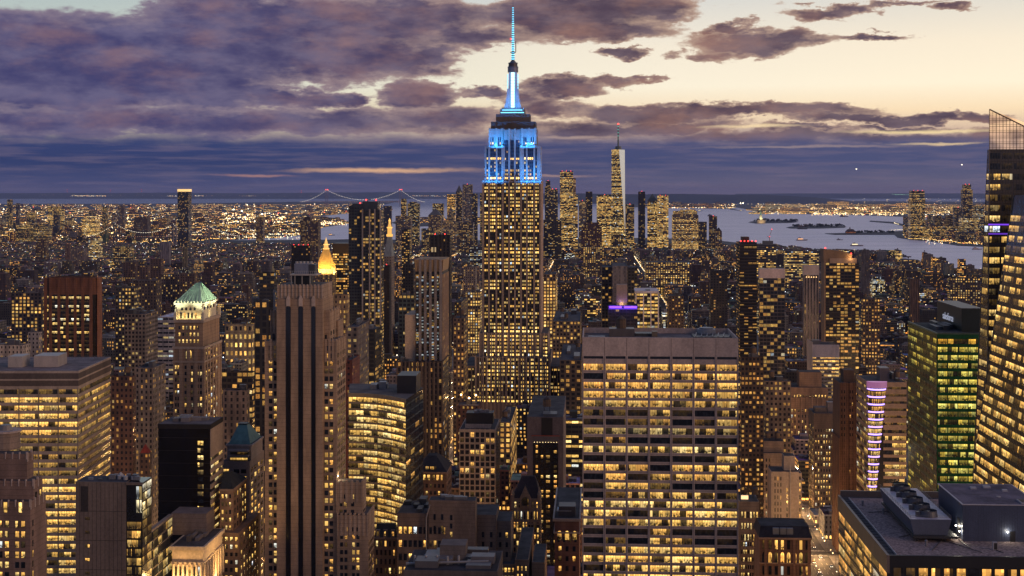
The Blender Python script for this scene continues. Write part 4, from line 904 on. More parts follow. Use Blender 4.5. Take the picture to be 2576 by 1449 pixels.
    q = MB()
    for (xx) in (-hw + .15, hw - .15):
        for k in range(20): q.bar((xx, L * k / 19, zh), (xx, L * k / 19, zh + 1.1), .05, 'metal_panel', (.12, .11, .11))
        for hh in (.6, 1.1): q.bar((xx, 0, zh + hh), (xx, L, zh + hh), .045, 'metal_panel', (.12, .11, .11))
    for hh in (.6, 1.1): q.bar((-hw, .1, zh + hh), (hw, .1, zh + hh), .045, 'metal_panel', (.12, .11, .11))
    q.build('railing', t)
    # plant room
    zb = zr; yb2 = roof_at(b, 1358, zb); zp = b.z(1268, 2423, yb2); yf = roof_at(b, 1214, zp); ax, bx = b.X(2422, yb2), b.X(2544, yf); bd = yf - yb2
    t = thing('plant_room', 'blue grey plant room on the gravel roof with a black door and bright wall lamps', 'plant room', W(((ax + bx) / 2, yb2, zb)), -b.th)
    hx = (bx - ax) / 2; ht = zp - zb; q = MB(); q.box(-hx, hx, 0, bd, 0, ht - .25, 'metal_panel', (.055, .07, .12))
    for k in range(30): a = -hx + 2 * hx * k / 30; q.box(a, a + .06, -.05, .02, .2, ht - .3, 'metal_panel', (.04, .05, .085))
    q.build('wall', t); q = MB(); q.box(-hx - .25, hx + .25, -.25, bd + .25, ht - .25, ht, 'metal_panel', (.40, .38, .42)); q.face([(-hx + .2, .2, ht + .02), (hx - .2, .2, ht + .02), (hx - .2, bd - .2, ht + .02), (-hx + .2, bd - .2, ht + .02)], 'roofing', None, (.12, .105, .135)); q.build('roof', t)
    fx = lambda px, pr=.0: b.X(px, yb2) - (ax + bx) / 2
    zz = lambda py: b.z(py, 2500, yb2) - zb
    q = MB(); q.box(fx(2541), fx(2554), -.1, .06, 0, zz(1336), 'metal_panel', (.012, .012, .014)); q.build('door', t)
    q = MB(); q.box(-hx - .08, -hx + .05, 3, 6, 1, 6, 'metal_panel', (.03, .03, .035)); q.build('louvre', t)
    for (sx, sy, s_) in ((-3.5, bd * .72, 1.8), (1, bd * .78, 2.2), (5.5, bd * .62, 1.6)): q = MB(); q.box(sx, sx + s_, sy, sy + s_ * .8, ht, ht + .6, 'metal_panel', (.3, .32, .38)); q.build('skylight', t)
    q = MB(); q.cyl(2, bd * .35, .7, .7, ht, ht + .25, 'metal_panel', (.3, .28, .3), 12); q.build('roof_vent', t)
    q = MB(); q.box(hx - 5.5, hx - .5, .8, 6, ht - .05, ht + .45, 'metal_panel', (.34, .33, .37)); q.box(hx - 5.1, hx - .9, 1.2, 5.6, ht + .4, ht + .5, 'metal_panel', (.012, .012, .015)); q.build('roof_hatch', t)
    for (lx, ly, lz, e) in ((fx(2534), -.5, zz(1337), 260), (-hx - .6, 1.5, 2.6, 300), (-hx - .6, 5.5, 3.4, 300)):
        q = MB(); q.ball((lx, ly, lz), .28, 'lamp_glow', (1, .95, .8), (14, 0, 0)); q.bar((lx, ly + .25, lz + .2), (lx + (.5 if lx < -hx else 0), ly + .5, lz + .2), .06, 'metal_panel', (.1, .1, .1)); q.build('wall_lamp', t); light('lamp_light', 'POINT', (lx - (.3 if lx < -hx else 0), ly - .3, lz), e, (1, .9, .7), t, .25)
    q = MB(); yv = roof_at(b, 1380, zr); vx = b.X(2504, yv); q.box(-.65, .65, 0, 1.1, 0, 2.3, 'metal_panel', (.35, .34, .36)); q.box(-.4, .55, -.04, .02, .2, 2.1, 'metal_panel', (.02, .02, .02)); q.bar((.2, -.3, .1), (1.4, -3.2, .1), .14, 'metal_panel', (.03, .03, .03)); o = q.build('roof_vent'); o.location = W((vx, yv, zr)); o.rotation_euler = (0, 0, -b.th); tag(o, 'small white vent box with a black opening standing alone on the gravel roof', 'roof vent')
    for n_, (px, py, L_) in enumerate(((2185, 1290, 9), (2262, 1352, 12), (2345, 1384, 16), (2440, 1376, 11), (2470, 1388, 22))):
        yv = roof_at(b, py, zr); q = MB(); q.bar((0, 0, .25), (L_ * .8, 1.5, .25), .13, 'metal_panel', (.06, .06, .065), n=6); q.bar((L_ * .8, 1.5, .25), (L_ * .8, 1.5, 1.2), .13, 'metal_panel', (.06, .06, .065), n=6); o = q.build('roof_pipe'); o.location = W((b.X(px, yv), yv, zr)); o.rotation_euler = (0, 0, -b.th + n_ * .5)
        tag(o, ['short', 'bent', 'middle', 'dark', 'longest'][n_] + ' thin pipe lying on the gravel roof, ' + ['beside the walkway', 'before the cooling tower', 'near the front edge', 'before the plant room', 'closest to the vent box'][n_], 'pipe')
    for n_, (px, py) in enumerate(((2222, 1292), (2170, 1272), (2330, 1372))):
        yv = roof_at(b, py, zr); q = MB(); q.cyl(0, 0, .35, .35, 0, 1.5, 'metal_panel', (.2, .19, .2), 10); q.cyl(0, 0, .6, .2, 1.5, 1.9, 'metal_panel', (.16, .15, .16), 10); o = q.build('roof_vent'); o.location = W((b.X(px, yv), yv, zr)); tag(o, ['capped round vent between walkway and cooling tower', 'capped round vent at the back corner of the gravel roof', 'capped round vent just before the cooling tower front'][n_], 'roof vent')
dark_roof_office()

def glass_crystal():
    b = B('glass_tower', 'tall faceted glass skyscraper with a slanted see-through crown at the edge of the view', 'skyscraper', 2487, 2700, 600, short='the faceted glass skyscraper', yb=1215)
    yo = 0.0; FLx = b.X(2489); zc = b.z(376, 2489); T = (.10, .08, .064)
    def V(px, py, y=0.0): return (b.X(px, y), y, b.z(py, px, y))
    zb = 0; blx = b.X(2478); d = 34.0
    BLt = (b.X(2487.5, 2), 2); BLb = (b.X(2416, d), d)
    f_bl, f_br, f_tr, f_tl = (blx, 0, 0), (b.X(2760), 0, 0), (b.X(2760), 0, zc), (FLx, 0, zc)
    s_tl = (b.X(2485, 3), 3, zc); s_bl = (BLb[0], d, 0)
    tt = lambda z: z / zc
    fl = lambda z: (blx + (FLx - blx) * tt(z), 0, z); sl = lambda z: (s_bl[0] + (s_tl[0] - s_bl[0]) * tt(z), s_bl[1] + (s_tl[1] - s_bl[1]) * tt(z), z)
    w = MB(); w.face([f_bl, f_br, f_tr, f_tl], 'dark_glass', None, T); [w.face([sl(zc * k / 24), fl(zc * k / 24), fl(zc * (k + 1) / 24), sl(zc * (k + 1) / 24)], 'dark_glass', None, T) for k in range(24)]
    bk = (b.X(2760), 60, 0); bt = (b.X(2760), 60, zc); s2 = (b.X(2486, 50), 50, zc); B2_ = (b.X(2420, 60), 60, 0); w.face([f_br, bk, bt, f_tr], 'dark_glass', None, T); w.face([s_bl, s_tl, s2, B2_], 'dark_glass', None, T); w.face([s_tl, f_tl, f_tr, bt, s2], 'roofing', None, (.05, .05, .05)); w.face([bk, B2_, s2, bt], 'dark_glass', None, T); w.build('wall', b.t)
    FH = 26.3 / F * 600; n = 42
    z1 = zc - .5; z0 = z1 - n * FH
    tt = lambda z: z / zc
    fl = lambda z: (blx + (FLx - blx) * tt(z), 0, z); fr = lambda z: (b.X(2760), 0, z); sl = lambda z: (s_bl[0] + (s_tl[0] - s_bl[0]) * tt(z), s_bl[1] + (s_tl[1] - s_bl[1]) * tt(z), z)
    m = MB()
    for k in range(n + 1):
        zz = z1 - k * FH
        if zz > 1: m.bar((fl(zz)[0], -.1, zz), (fr(zz)[0], -.1, zz), .16, 'metal_panel', (.07, .06, .055)); m.bar(sl(zz), fl(zz), .16, 'metal_panel', (.09, .075, .065))
    for k in range(40):
        px = 2489 + k * 6.9; m.bar((b.X(px - 6), -.08, 0), (b.X(px), -.08, zc), .07, 'metal_panel', (.07, .06, .055))
    m.bar(f_bl, f_tl, .25, 'metal_panel', (.16, .13, .11)); m.bar(s_bl, s_tl, .2, 'metal_panel', (.16, .13, .11)); m.build('mullions', b.t)
    rr = random.Random(12)
    def rowlit(k):                                    # k from the crown down
        return {0: 0, 1: 0, 2: 1, 3: 1, 4: 1, 5: .25, 6: 1, 7: 2, 8: .9, 9: .45, 10: 1, 11: .2}.get(k, .75)
    def ff(i, j):
        k = n - 1 - j; v = rowlit(k)
        if i > 0 and k < 8: return (.02, .5) if rr.random() > .1 else (.7, .7)
        if v == 2: return (1.0, .95)
        return (v * rr.uniform(.7, 1.05) if rr.random() < .9 or v < .5 else .1, .60)
    b.patch(f_bl[:2] + (z0,), f_br[:2] + (z0,), (b.X(2760), 0, z1), (FLx + (blx - FLx) * .0, 0, z1), 9, n, wf=.86, hf=.56, panes=4, lit=ff)
    b.patch(sl(z0), fl(z0), fl(z1), sl(z1), 1, n, wf=.8, hf=.56, panes=3, lit=lambda i, j: (rowlit(n - 1 - j) * .75 * rr.uniform(.4, 1.1) if n - 1 - j > 1 else .02, .58 if n - 1 - j != 7 else .97))
    # crown: slanted screen of clear glass with a glow put into it, in a steel grid
    A0, A1 = (FLx, zc), (b.X(2489), b.z(275, 2489)); q = MB(); gl = MB(); xr_ = b.X(2760); ztop = lambda x: A1[1] - (x - A1[0]) * (b.z(275, 2489) - b.z(317.6, 2576)) / (b.X(2576) - b.X(2489))
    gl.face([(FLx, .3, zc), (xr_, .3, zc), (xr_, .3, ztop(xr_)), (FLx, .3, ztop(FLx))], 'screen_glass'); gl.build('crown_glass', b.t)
    k = 0
    while FLx + k * 1.45 < xr_:
        a = FLx + k * 1.45; q.bar((a, 0, zc), (a, 0, ztop(a)), .10 if k % 2 else .15, 'metal_panel', (.06, .045, .035)); k += 1
    zz = zc
    while zz < A1[1]:
        xe = min(xr_, A1[0] + (A1[1] - zz) / max(1e-6, (ztop(A1[0]) - ztop(A1[0] + 1)))); q.bar((FLx, 0, zz), (xe, 0, zz), .12, 'metal_panel', (.06, .045, .035)); q.bar((FLx, 0, zz + .8), (max(FLx, xe - 1), 0, zz + .8), .08, 'metal_panel', (.06, .045, .035)); zz += FH * .55
    q.bar((FLx, 0, ztop(FLx)), (xr_, 0, ztop(xr_)), .35, 'metal_panel', (.2, .15, .11)); q.build('crown_frame', b.t); zv = z1 - 8 * FH; q = MB(); q.box(b.X(2486), b.X(2538), -.4, -.15, zv + FH * .86, zv + FH, 'lamp_glow', (.25, .06, 1), (.9, 0, 0)); q.box(b.X(2486), b.X(2538), -.4, -.15, zv - .1, zv + .5, 'lamp_glow', (.25, .06, 1), (.5, 0, 0)); q.build('light_strip', b.t)
    # near volume: leaning wall along the avenue
    ya, yn = -22.0, -95.0
    def U(px, py, y): return (b.X(px, y), y, b.z(py, px, y))
    P0 = b.X(2450, ya); tl = U(2551, 491, ya); zk = b.z(1160, 2450, ya); bl = (P0, ya, zk); g0 = (P0, ya, 0)
    br_ = (P0 + .4, yn, zk); tr_ = (tl[0] + .4, yn, tl[2]); g1 = (P0 + .4, yn, 0)
    w = MB(); w.face([bl, br_, tr_, tl][::-1], 'dark_glass', None, (.04, .036, .034)); w.face([g0, g1, br_, bl][::-1], 'dark_glass', None, (.04, .036, .034))
    rx = b.X(2790, ya) + 8; w.face([g0, bl, tl, (rx, ya, tl[2]), (rx, ya, 0)], 'dark_glass', None, T); w.face([g1, (rx, yn, 0), (rx, yn, tr_[2]), tr_, br_], 'dark_glass', None, T); w.face([tl, tr_, (rx, yn, tr_[2]), (rx, ya, tl[2])], 'roofing', None, (.05, .05, .05)); w.build('leaning_wall', b.t)
    fh2 = 4.15; n2 = int((tl[2] - 6 - zk) / fh2); n1 = int(zk / fh2)
    L = lambda p0, p1, t: tuple(p0[i] + (p1[i] - p0[i]) * t for i in range(3))
    def f2(base):
        def f(i, j):
            k = j + base; rrv = rr.random()
            pp = .94 if k < n1 + 6 else (.7 if k < n1 + 20 else .45)
            return (rr.uniform(.55, 1.1), rr.uniform(.46, .62)) if rrv < pp else (.07, .4)
        return f
    t_ = n2 * fh2 / (tl[2] - zk)
    b.patch(L(br_, br_, 0), bl, L(bl, tl, t_), L(br_, tr_, t_), 11, n2, wf=.95, hf=.60, panes=5, lit=f2(n1)) if False else None
    b.patch(bl, br_, L(br_, tr_, t_), L(bl, tl, t_), 11, n2, wf=.95, hf=.58, panes=5, lit=f2(n1))
    b.patch((P0, ya, zk - n1 * fh2), (P0 + .4, yn, zk - n1 * fh2), br_, bl, 11, n1, wf=.97, hf=.60, panes=5, lit=f2(0))
    for wn in b.wins:                                  # the leaning wall faces the street: push panes outwards
        pass
    b.patch((P0 + .4, yn, zk - n1 * fh2), (rx, yn, zk - n1 * fh2), (rx, yn, zk), br_, 9, n1, wf=.95, hf=.58, panes=5, lit=f2(0)); b.patch(br_, (rx, yn, zk), (rx, yn, br_[2] + (tr_[2] - br_[2]) * t_), L(br_, tr_, t_), 9, n2, wf=.95, hf=.58, panes=5, lit=f2(n1))
    m = MB(); m.bar((bl[0] - .1, bl[1], bl[2]), (tl[0] - .1, tl[1], tl[2]), .22, 'metal_panel', (.16, .13, .11))
    for k in range(40): t2 = k / 40; m.bar(L(bl, br_, t2), L(tl, tr_, t2), .07, 'metal_panel', (.1, .09, .08))
    m.build('edge_trim', b.t)
    b.flush(); b.reg(275, 60, b.X(2416, d), rx)
    HEROES.append((None, 2441, 2576, 491, 1449, 500, *sorted((to_ab(*b.world((P0, 0, 0))[:2])[0] - 5, to_ab(*b.world((rx, 0, 0))[:2])[0])), 400, 640))
glass_crystal()

def green_glass_office():
    b = B('office_building', 'green glass office block with a lettered sign on its set-back top storey', 'office building', 2357, 2461, 720, short='the green glass block', yb=1230)
    x0, x1 = -b.off, b.off; zt = b.z(841, 2357); d = abs(b.depth(2284, x0)); T = (.014, .08, .034); w = MB()
    w.box(x0, x1 + 6, 0, d, 0, zt, 'dark_glass', T); w.build('wall', b.t)
    r = MB(); r.face([(x0 + .4, .4, zt + .03), (x1 + 6, .4, zt + .03), (x1 + 6, d, zt + .03), (x0 + .4, d, zt + .03)], 'roofing', None, (.035, .04, .04)); r.build('roof', b.t)
    q = MB(); q.box(x0 - .1, x0 + .4, -.1, d, zt, zt + .8, 'metal_panel', (.10, .16, .12)); q.box(x0 + .4, x1 + 6, -.1, .4, zt, zt + .8, 'metal_panel', (.05, .09, .07)); q.build('parapet', b.t)
    q = MB(); roof_plant(q, x0 + 4, b.X(2415, 20), 12, d - 8, zt, random.Random(6), 9, 3.2, (.06, .07, .08)); q.build('roof_plant', b.t)
    y2 = 14.0; ux = b.X(2419, y2); uz = b.z(777.5, 2419, y2); ud = abs(b.depth(2357.6, ux)) - y2; q = MB(); q.box(ux, x1 + 6, y2, y2 + ud, zt, uz, 'metal_panel', (.006, .016, .016)); q.box(ux - .25, x1 + 6, y2 - .25, y2 + ud + .25, uz, uz + .5, 'metal_panel', (.05, .05, .055)); up = q.build('upper_storey', b.t)
    tc_ = bpy.data.curves.new('sign_lettering', 'FONT'); tc_.body = 'salesforce'; tc_.size = 5.6; tc_.extrude = .1; tc_.align_x = 'CENTER'; tc_.align_y = 'CENTER'
    so = bpy.data.objects.new('sign_lettering', tc_); C.objects.link(so); bpy.context.view_layer.update(); me_ = bpy.data.meshes.new_from_object(so.evaluated_get(bpy.context.evaluated_depsgraph_get())); bpy.data.objects.remove(so); so = bpy.data.objects.new('sign_lettering', me_); C.objects.link(so); so.parent = b.t; so.location = (ux - .35, y2 + ud * .52, zt + (uz - zt) * .45); so.rotation_euler = (math.pi / 2, 0, -math.pi / 2)
    ms = bpy.data.materials.new('sign_white'); ms.use_nodes = True; pb_ = ms.node_tree.nodes['Principled BSDF']; pb_.inputs['Emission Color'].default_value = (.75, .8, 1, 1); pb_.inputs['Emission Strength'].default_value = .28; me_.materials.clear(); me_.materials.append(ms)
    FH = 20.3 / F * 720; n = 24; rr = random.Random(8); lv = [.75, .85, .75, .8, .75, .7, .95, .85, 1.25, .35, .6, .55, .45, .85, .75, 1.0, .7, 1.1] + [.8] * 8
    hu = lambda k: .2 if k == 0 else rr.uniform(.58, .68)
    b.front(x0 + .3, x1, zt - 1.6 - n * FH, zt - 1.6, 4, n, wf=.92, hf=.6, panes=5, lit=lambda i, j: (lv[n - 1 - j] * (rr.uniform(.75, 1.1) if rr.random() < .85 else .25), hu(n - 1 - j)))
    b.side(x0, .5, d - .5, zt - 1.6 - n * FH, zt - 1.6, 9, n, wf=.9, hf=.55, panes=5, lit=lambda i, j: ((lv[n - 1 - j] * rr.choice((.005, .01, .03, .12, .5) if n - 1 - j > 4 else (.05, .4, .7))), .6)); b.side(ux, y2 + 1, y2 + ud - 1, zt + 1.5, uz - 3, 10, 2, wf=.7, hf=.3, panes=3, lit=lambda i, j: (.12 * (rr.random() < .2), .97)); b.flush(pane='green_pane')
    b.reg(756, d)
green_glass_office()

def purple_corner():
    b = B('office_building', 'tan banded office block with a rounded glass corner ringed by violet light strips', 'office building', 2184.6, 2281, 930, short='the violet-ringed round corner', yb=1230)
    x0, x1 = -b.off, b.off; zt = b.z(964, 2200); d = abs(b.depth(2155, x0)); T = (.25, .18, .13); w = MB(); FH = 18 / F * 930; n = 26
    xc = b.X(2229); w.box(x0, x1, 1.5, d, 0, zt - .5, 'dark_glass', (.03, .028, .026))
    for k in range(n + 1):
        zz = zt - 1 - k * FH; t = .33 * FH if k < 7 else .2 * FH; w.box(x0 - .3, x0 + .1, 1.2, d, zz - t, zz + t, 'stone', T); w.box(xc - 1.5, x1 + .2, 1.1, 1.6, zz - t, zz + t, 'stone', T)
    w.build('wall', b.t); r = MB(); r.face([(x0, 1.5, zt), (x1, 1.5, zt), (x1, d, zt), (x0, d, zt)], 'roofing', None, (.07, .06, .06)); r.build('roof', b.t)
    q = MB(); q.box(b.X(2212, 16), b.X(2236, 16), 14, 26, zt, b.z(926, None, 14), 'metal_panel', (.12, .10, .11)); roof_plant(q, b.X(2236, 16), x1, 8, d - 4, zt, random.Random(9), 5, 5, (.1, .09, .09)); q.build('roof_plant', b.t); q = MB(); tank(q, x1 - 4, 12, zt, 2.2, 4, 2.5); q.build('water_tank', b.t)
    zb = b.z(1300, 2200); ct, cb = b.X(2208), b.X(2193); rt, rb_ = 23 / F * 930 * 1.02, 8 / F * 930
    def ring(t): return ct + (cb - ct) * t, rt + (rb_ - rt) * t
    def circ(cx, r): return [(cx + r * math.cos(a), 3.0 - r * .9 * math.sin(a)) for a in [math.pi * i / 14 for i in range(14, -1, -1)]]
    cyl_ = MB(); rows = 18; H_ = zt + 1 - zb; rr = random.Random(4)
    cyl_.prism(circ(*ring(0)), zb, zt + 1, 'dark_glass', (.05, .045, .06), poly2=circ(*ring(0))) if False else None
    for k in range(rows):
        ta, tb = k / rows, (k + 1) / rows; A, Bq = circ(*ring(tb)), circ(*ring(ta)); za, zc = zt + 1 - H_ * tb, zt + 1 - H_ * ta
        for i in range(14): cyl_.face([(*A[i], za), (*A[i + 1], za), (*Bq[i + 1], zc), (*Bq[i], zc)], 'dark_glass', None, (.05, .045, .06))
        for i in range(0, 14, 2):
            e = .06; p = [Vector((*A[i], za)), Vector((*A[i + 2], za)), Vector((*Bq[i + 2], zc)), Vector((*Bq[i], zc))]
            if k == 0: lit_ = (.55, 1.0)
            else: lit_ = (rr.uniform(.5, 1.0), .6 if k > 3 else .35)
            b.patch(p[0], p[1], p[2], p[3], 1, 1, wf=.92, hf=.6, vo=.42, panes=2, lit=lambda i_, j_, v=lit_: v)
        if k:
            q = MB(); cxm, rm_ = ring(ta); Cc = circ(cxm, rm_ + .25)
            for i in range(14): q.face([(*Cc[i], zc - .5), (*Cc[i + 1], zc - .5), (*Cc[i + 1], zc + .5), (*Cc[i], zc + .5)], 'lamp_glow', None, (.48, .30, 1.0), (2.6, 0, 0))
            q.build('light_ring', b.t)
    top = MB(); Cc = circ(ct, rt + .5); Ci = circ(ct, rt); z9 = zt + 1
    for i in range(14): top.face([(*Cc[i], z9 - 4), (*Cc[i + 1], z9 - 4), (*Cc[i + 1], z9), (*Cc[i], z9)], 'lamp_glow', None, (.62, .20, .50), (.42, 0, 0))
    top.face([(*c, z9) for c in Cc][::-1], 'lamp_glow', None, (.7, .3, .6), (.6, 0, 0)); top.build('glowing_cornice', b.t); cyl_.build('round_corner', b.t)
    L = lits(.75, (.5, 1.0), (.42, .6), .3)
    b.side(x0 - .02, 1.6, d - 1, zt - 1 - n * FH, zt - 1, 6, n, wf=.95, hf=.58, panes=4, lit=lits(.55, (.25, .7), (.45, .58))); b.front(xc - .5, x1, zt - 1 - n * FH, zt - 1, 3, n, y=1.5, wf=.95, hf=.56, panes=4, lit=lambda i, j: L(i, j) if n - 1 - j > 6 else ((.25, .4) if n - 1 - j in (4, 5) else (.10, .4))); b.flush(); b.reg(957, d)
purple_corner()

def brown_slim():
    b = B('office_tower', 'slim dark red brown tower with vertical ribs and few lit windows', 'office tower', 2112, 2155, 990, short='the slim red brown tower', yb=1449)
    x0, x1 = -b.off, b.off; zt = b.z(964); d = 30; T = (.10, .052, .036); w = MB(); z2 = b.z(1104); w.box(x0, x1, 0, d, 0, z2, 'masonry', T); w.box(x0 + .3, x1 - .3, .3, d - .3, z2, zt, 'masonry', T)
    for k in range(10):
        a = x0 + (x1 - x0) * k / 9; wd = .35 if k % 3 else .6
        if k not in (5,): w.box(max(x0 - .1, a - wd), min(x1 + .1, a + wd), -.4, .4, 0, z2 + .5, 'masonry', (.145, .078, .053)); w.box(max(x0 + .2, a - wd), min(x1 - .2, a + wd), -.1, .5, z2, zt + .5, 'masonry', (.145, .078, .053))
    for k in range(6): c = d * k / 5; w.box(x0 - .3, x0 + .2, max(0, c - .5), min(d, c + .5), 0, z2, 'masonry', (.15, .08, .055))
    w.build('wall', b.t); r = MB(); r.face([(x0 + .5, .6, zt + .03), (x1 - .5, .6, zt + .03), (x1 - .5, d - .6, zt + .03), (x0 + .5, d - .6, zt + .03)], 'roofing', None, (.04, .035, .035)); r.build('roof', b.t)
    q = MB(); q.box(b.X(2122, 5), b.X(2150, 5), 5, 16, zt, b.z(931, None, 5), 'masonry', (.07, .045, .035)); q.build('penthouse', b.t)
    b.front(b.X(2136), b.X(2147), zt - 118, zt - 4, 2, 26, wf=.5, hf=.5, y=-.02, lit=lits(.14, (.4, .9), (.2, .45))); b.front(x0 + .6, b.X(2128), zt - 118, zt - 4, 2, 26, wf=.4, hf=.5, y=-.02, lit=lits(.07, (.4, .9), (.2, .45))); b.flush(); b.reg(931, d)
brown_slim()

def stacked(name, label, cat, Y, parts, T, win, short, yb, m='masonry', extra=None, rt=(.06, .055, .055), trim=None):
    """stepped masonry block: parts = (pxl, pxr, yo, top row, back column or depth)"""
    b = B(name, label, cat, parts[0][0], parts[0][1], Y, short=short, yb=yb); w = MB(); r = MB(); bx = []
    for (l, rg, yo, top, pb) in parts:
        xl, xr, zt = b.X(l, yo), b.X(rg, yo), b.z(top, None, yo)
        if pb < 200: d = pb
        else: d = abs(b.depth(pb, xr if pb > rg else xl)) - yo
        d = max(6, min(90, d)); w.box(xl, xr, yo, yo + d, 0, zt, m, T)
        if trim: w.box(xl - .35, xr + .35, yo - .35, yo + d + .35, zt - .9, zt, 'stone', trim)
        r.face([(xl + .35, yo + .35, zt + .03), (xr - .35, yo + .35, zt + .03), (xr - .35, yo + d - .35, zt + .03), (xl + .35, yo + d - .35, zt + .03)], 'roofing', None, rt); bx.append((xl, xr, yo, d, zt))
        b.reg(top, yo + d, xl, xr)
    w.build('wall', b.t); r.build('roof', b.t)
    for (i, face, l, rg, top, cols, rows, fh, p, kw) in win:
        xl, xr, yo, d, zt = bx[i]
        if face == 'f':
            z1 = b.z(top, None, yo); b.front(b.X(l, yo), b.X(rg, yo), z1 - rows * fh, z1, cols, rows, y=yo, lit=lits(p, kw.get('b', (.6, 1.15)), kw.get('hue', (.38, .6)), kw.get('fl', .1)), wf=kw.get('wf', .55), hf=kw.get('hf', .55), panes=kw.get('panes', 1), arch=kw.get('arch', False))
        else:
            z1 = b.z(top, None, yo); xx = xr if face == 'r' else xl; b.side(xx, yo + .8, yo + d - .8, z1 - rows * fh, z1, cols, rows, lit=lits(p, kw.get('b', (.5, 1.0)), kw.get('hue', (.38, .58)), kw.get('fl', .1)), wf=kw.get('wf', .45), hf=kw.get('hf', .55), panes=kw.get('panes', 1))
    if extra: extra(b, bx)
    b.flush(); return b

def ex(b, bx):
    xl, xr, yo, d, zt = bx[0]; q = MB(); q.box(xl + 3.5, xr - 3.5, 4, 17, zt, zt + 2.6, 'stone', (.30, .25, .22))
    for k in range(16): a = xl + 3.5 + (xr - xl - 7) * k / 15; q.box(a - .15, a + .15, 3.8, 4.1, zt, zt + 2.8, 'stone', (.36, .3, .27))
    q.build('roof_screen', b.t); q = MB(); q.box(b.X(1172, 4), b.X(1240, 4), 5, 16, zt + 2.6, b.z(1039, None, 5), 'metal_panel', (.02, .018, .018)); q.build('penthouse', b.t)
    q = MB(); roof_plant(q, b.X(1175, 4), b.X(1238, 4), 6, 16, b.z(1039, None, 5), random.Random(3), 6, 1.2, (.16, .15, .16)); q.build('roof_plant', b.t)
    q = MB()
    for k in range(8): a = xl + (xr - xl) * k / 7; q.box(max(xl - .1, a - .35), min(xr + .1, a + .35), -.35, .1, 0, zt + .3, 'stone', (.42, .33, .25))
    for k in range(14): zz = zt - 1 - k * 7.6; q.box(xl, xr, -.30, .05, zz - .35, zz + .35, 'stone', (.42, .33, .25))
    q.build('stone_grid', b.t)
stacked('hotel_building', 'cream stone grid hotel with black rooftop box and mostly dark square windows', 'hotel', 880, [(1156, 1246, 0, 1080, 1257)], (.40, .31, .23),
        [(0, 'f', 1156, 1246, 1086, 7, 26, 3.8, .16, dict(wf=.72, hf=.78, fl=.55, b=(.6, 1.1), hue=(.3, .5), panes=2)), (0, 'r', 0, 0, 1086, 4, 26, 3.8, .06, dict(wf=.4, hf=.7))], 'the cream grid hotel', 1287, extra=ex)
def ex(b, bx):
    xl, xr, yo, d, zt = bx[0]; q = MB(); a0, a1 = b.X(1341), b.X(1404); q.box(a0, a1, -.3, .1, 0, b.z(1115), 'dark_glass', (.015, .015, .017)); q.box(b.X(1365), b.X(1400), 4, 16, zt, zt + 1.2, 'metal_panel', (.1, .1, .1)); q.build('dark_panel', b.t)
    q = MB(); q.box(b.X(1362), b.X(1390), -.28, .1, b.z(1096), zt - .5, 'metal_panel', (.015, .013, .013)); q.box(a0, a1, -.5, .1, b.z(1110), b.z(1097), 'metal_panel', (.10, .09, .10)); q.box(a0 - 1, a1 + 1, -.55, .05, b.z(1097), b.z(1095), 'metal_panel', (.30, .06, .03)); q.build('black_core', b.t)
    L = lits(.42, (.5, 1.05), (.26, .45)); z1 = b.z(1117)
    for (l, r_) in ((1347, 1354), (1360, 1367), (1372, 1385), (1392, 1402)): b.front(b.X(l), b.X(r_), z1 - 30 * 3.1, z1, 1, 30, y=-.3, wf=.8, hf=.55, lit=L)
    q = MB(); 
    for k in range(9): q.ball((a0 + (a1 - a0) * (k + .5) / 9, -.7, b.z(1112)), .22, 'lamp_glow', (1, .75, .35), (4, 0, 0))
    q.build('string_lights', b.t); q = MB(); tank(q, b.X(1376, 20), 20, zt, 2.6, 4.6, 3.6); q.build('water_tank', b.t)
stacked('hotel_building', 'dark hotel slab with a pale frame, black core and narrow columns of amber windows', 'hotel', 860, [(1326, 1417, 0, 1049, 1427)], (.105, .085, .088), [], 'the dark hotel with amber windows', 1440, m='stone', extra=ex)
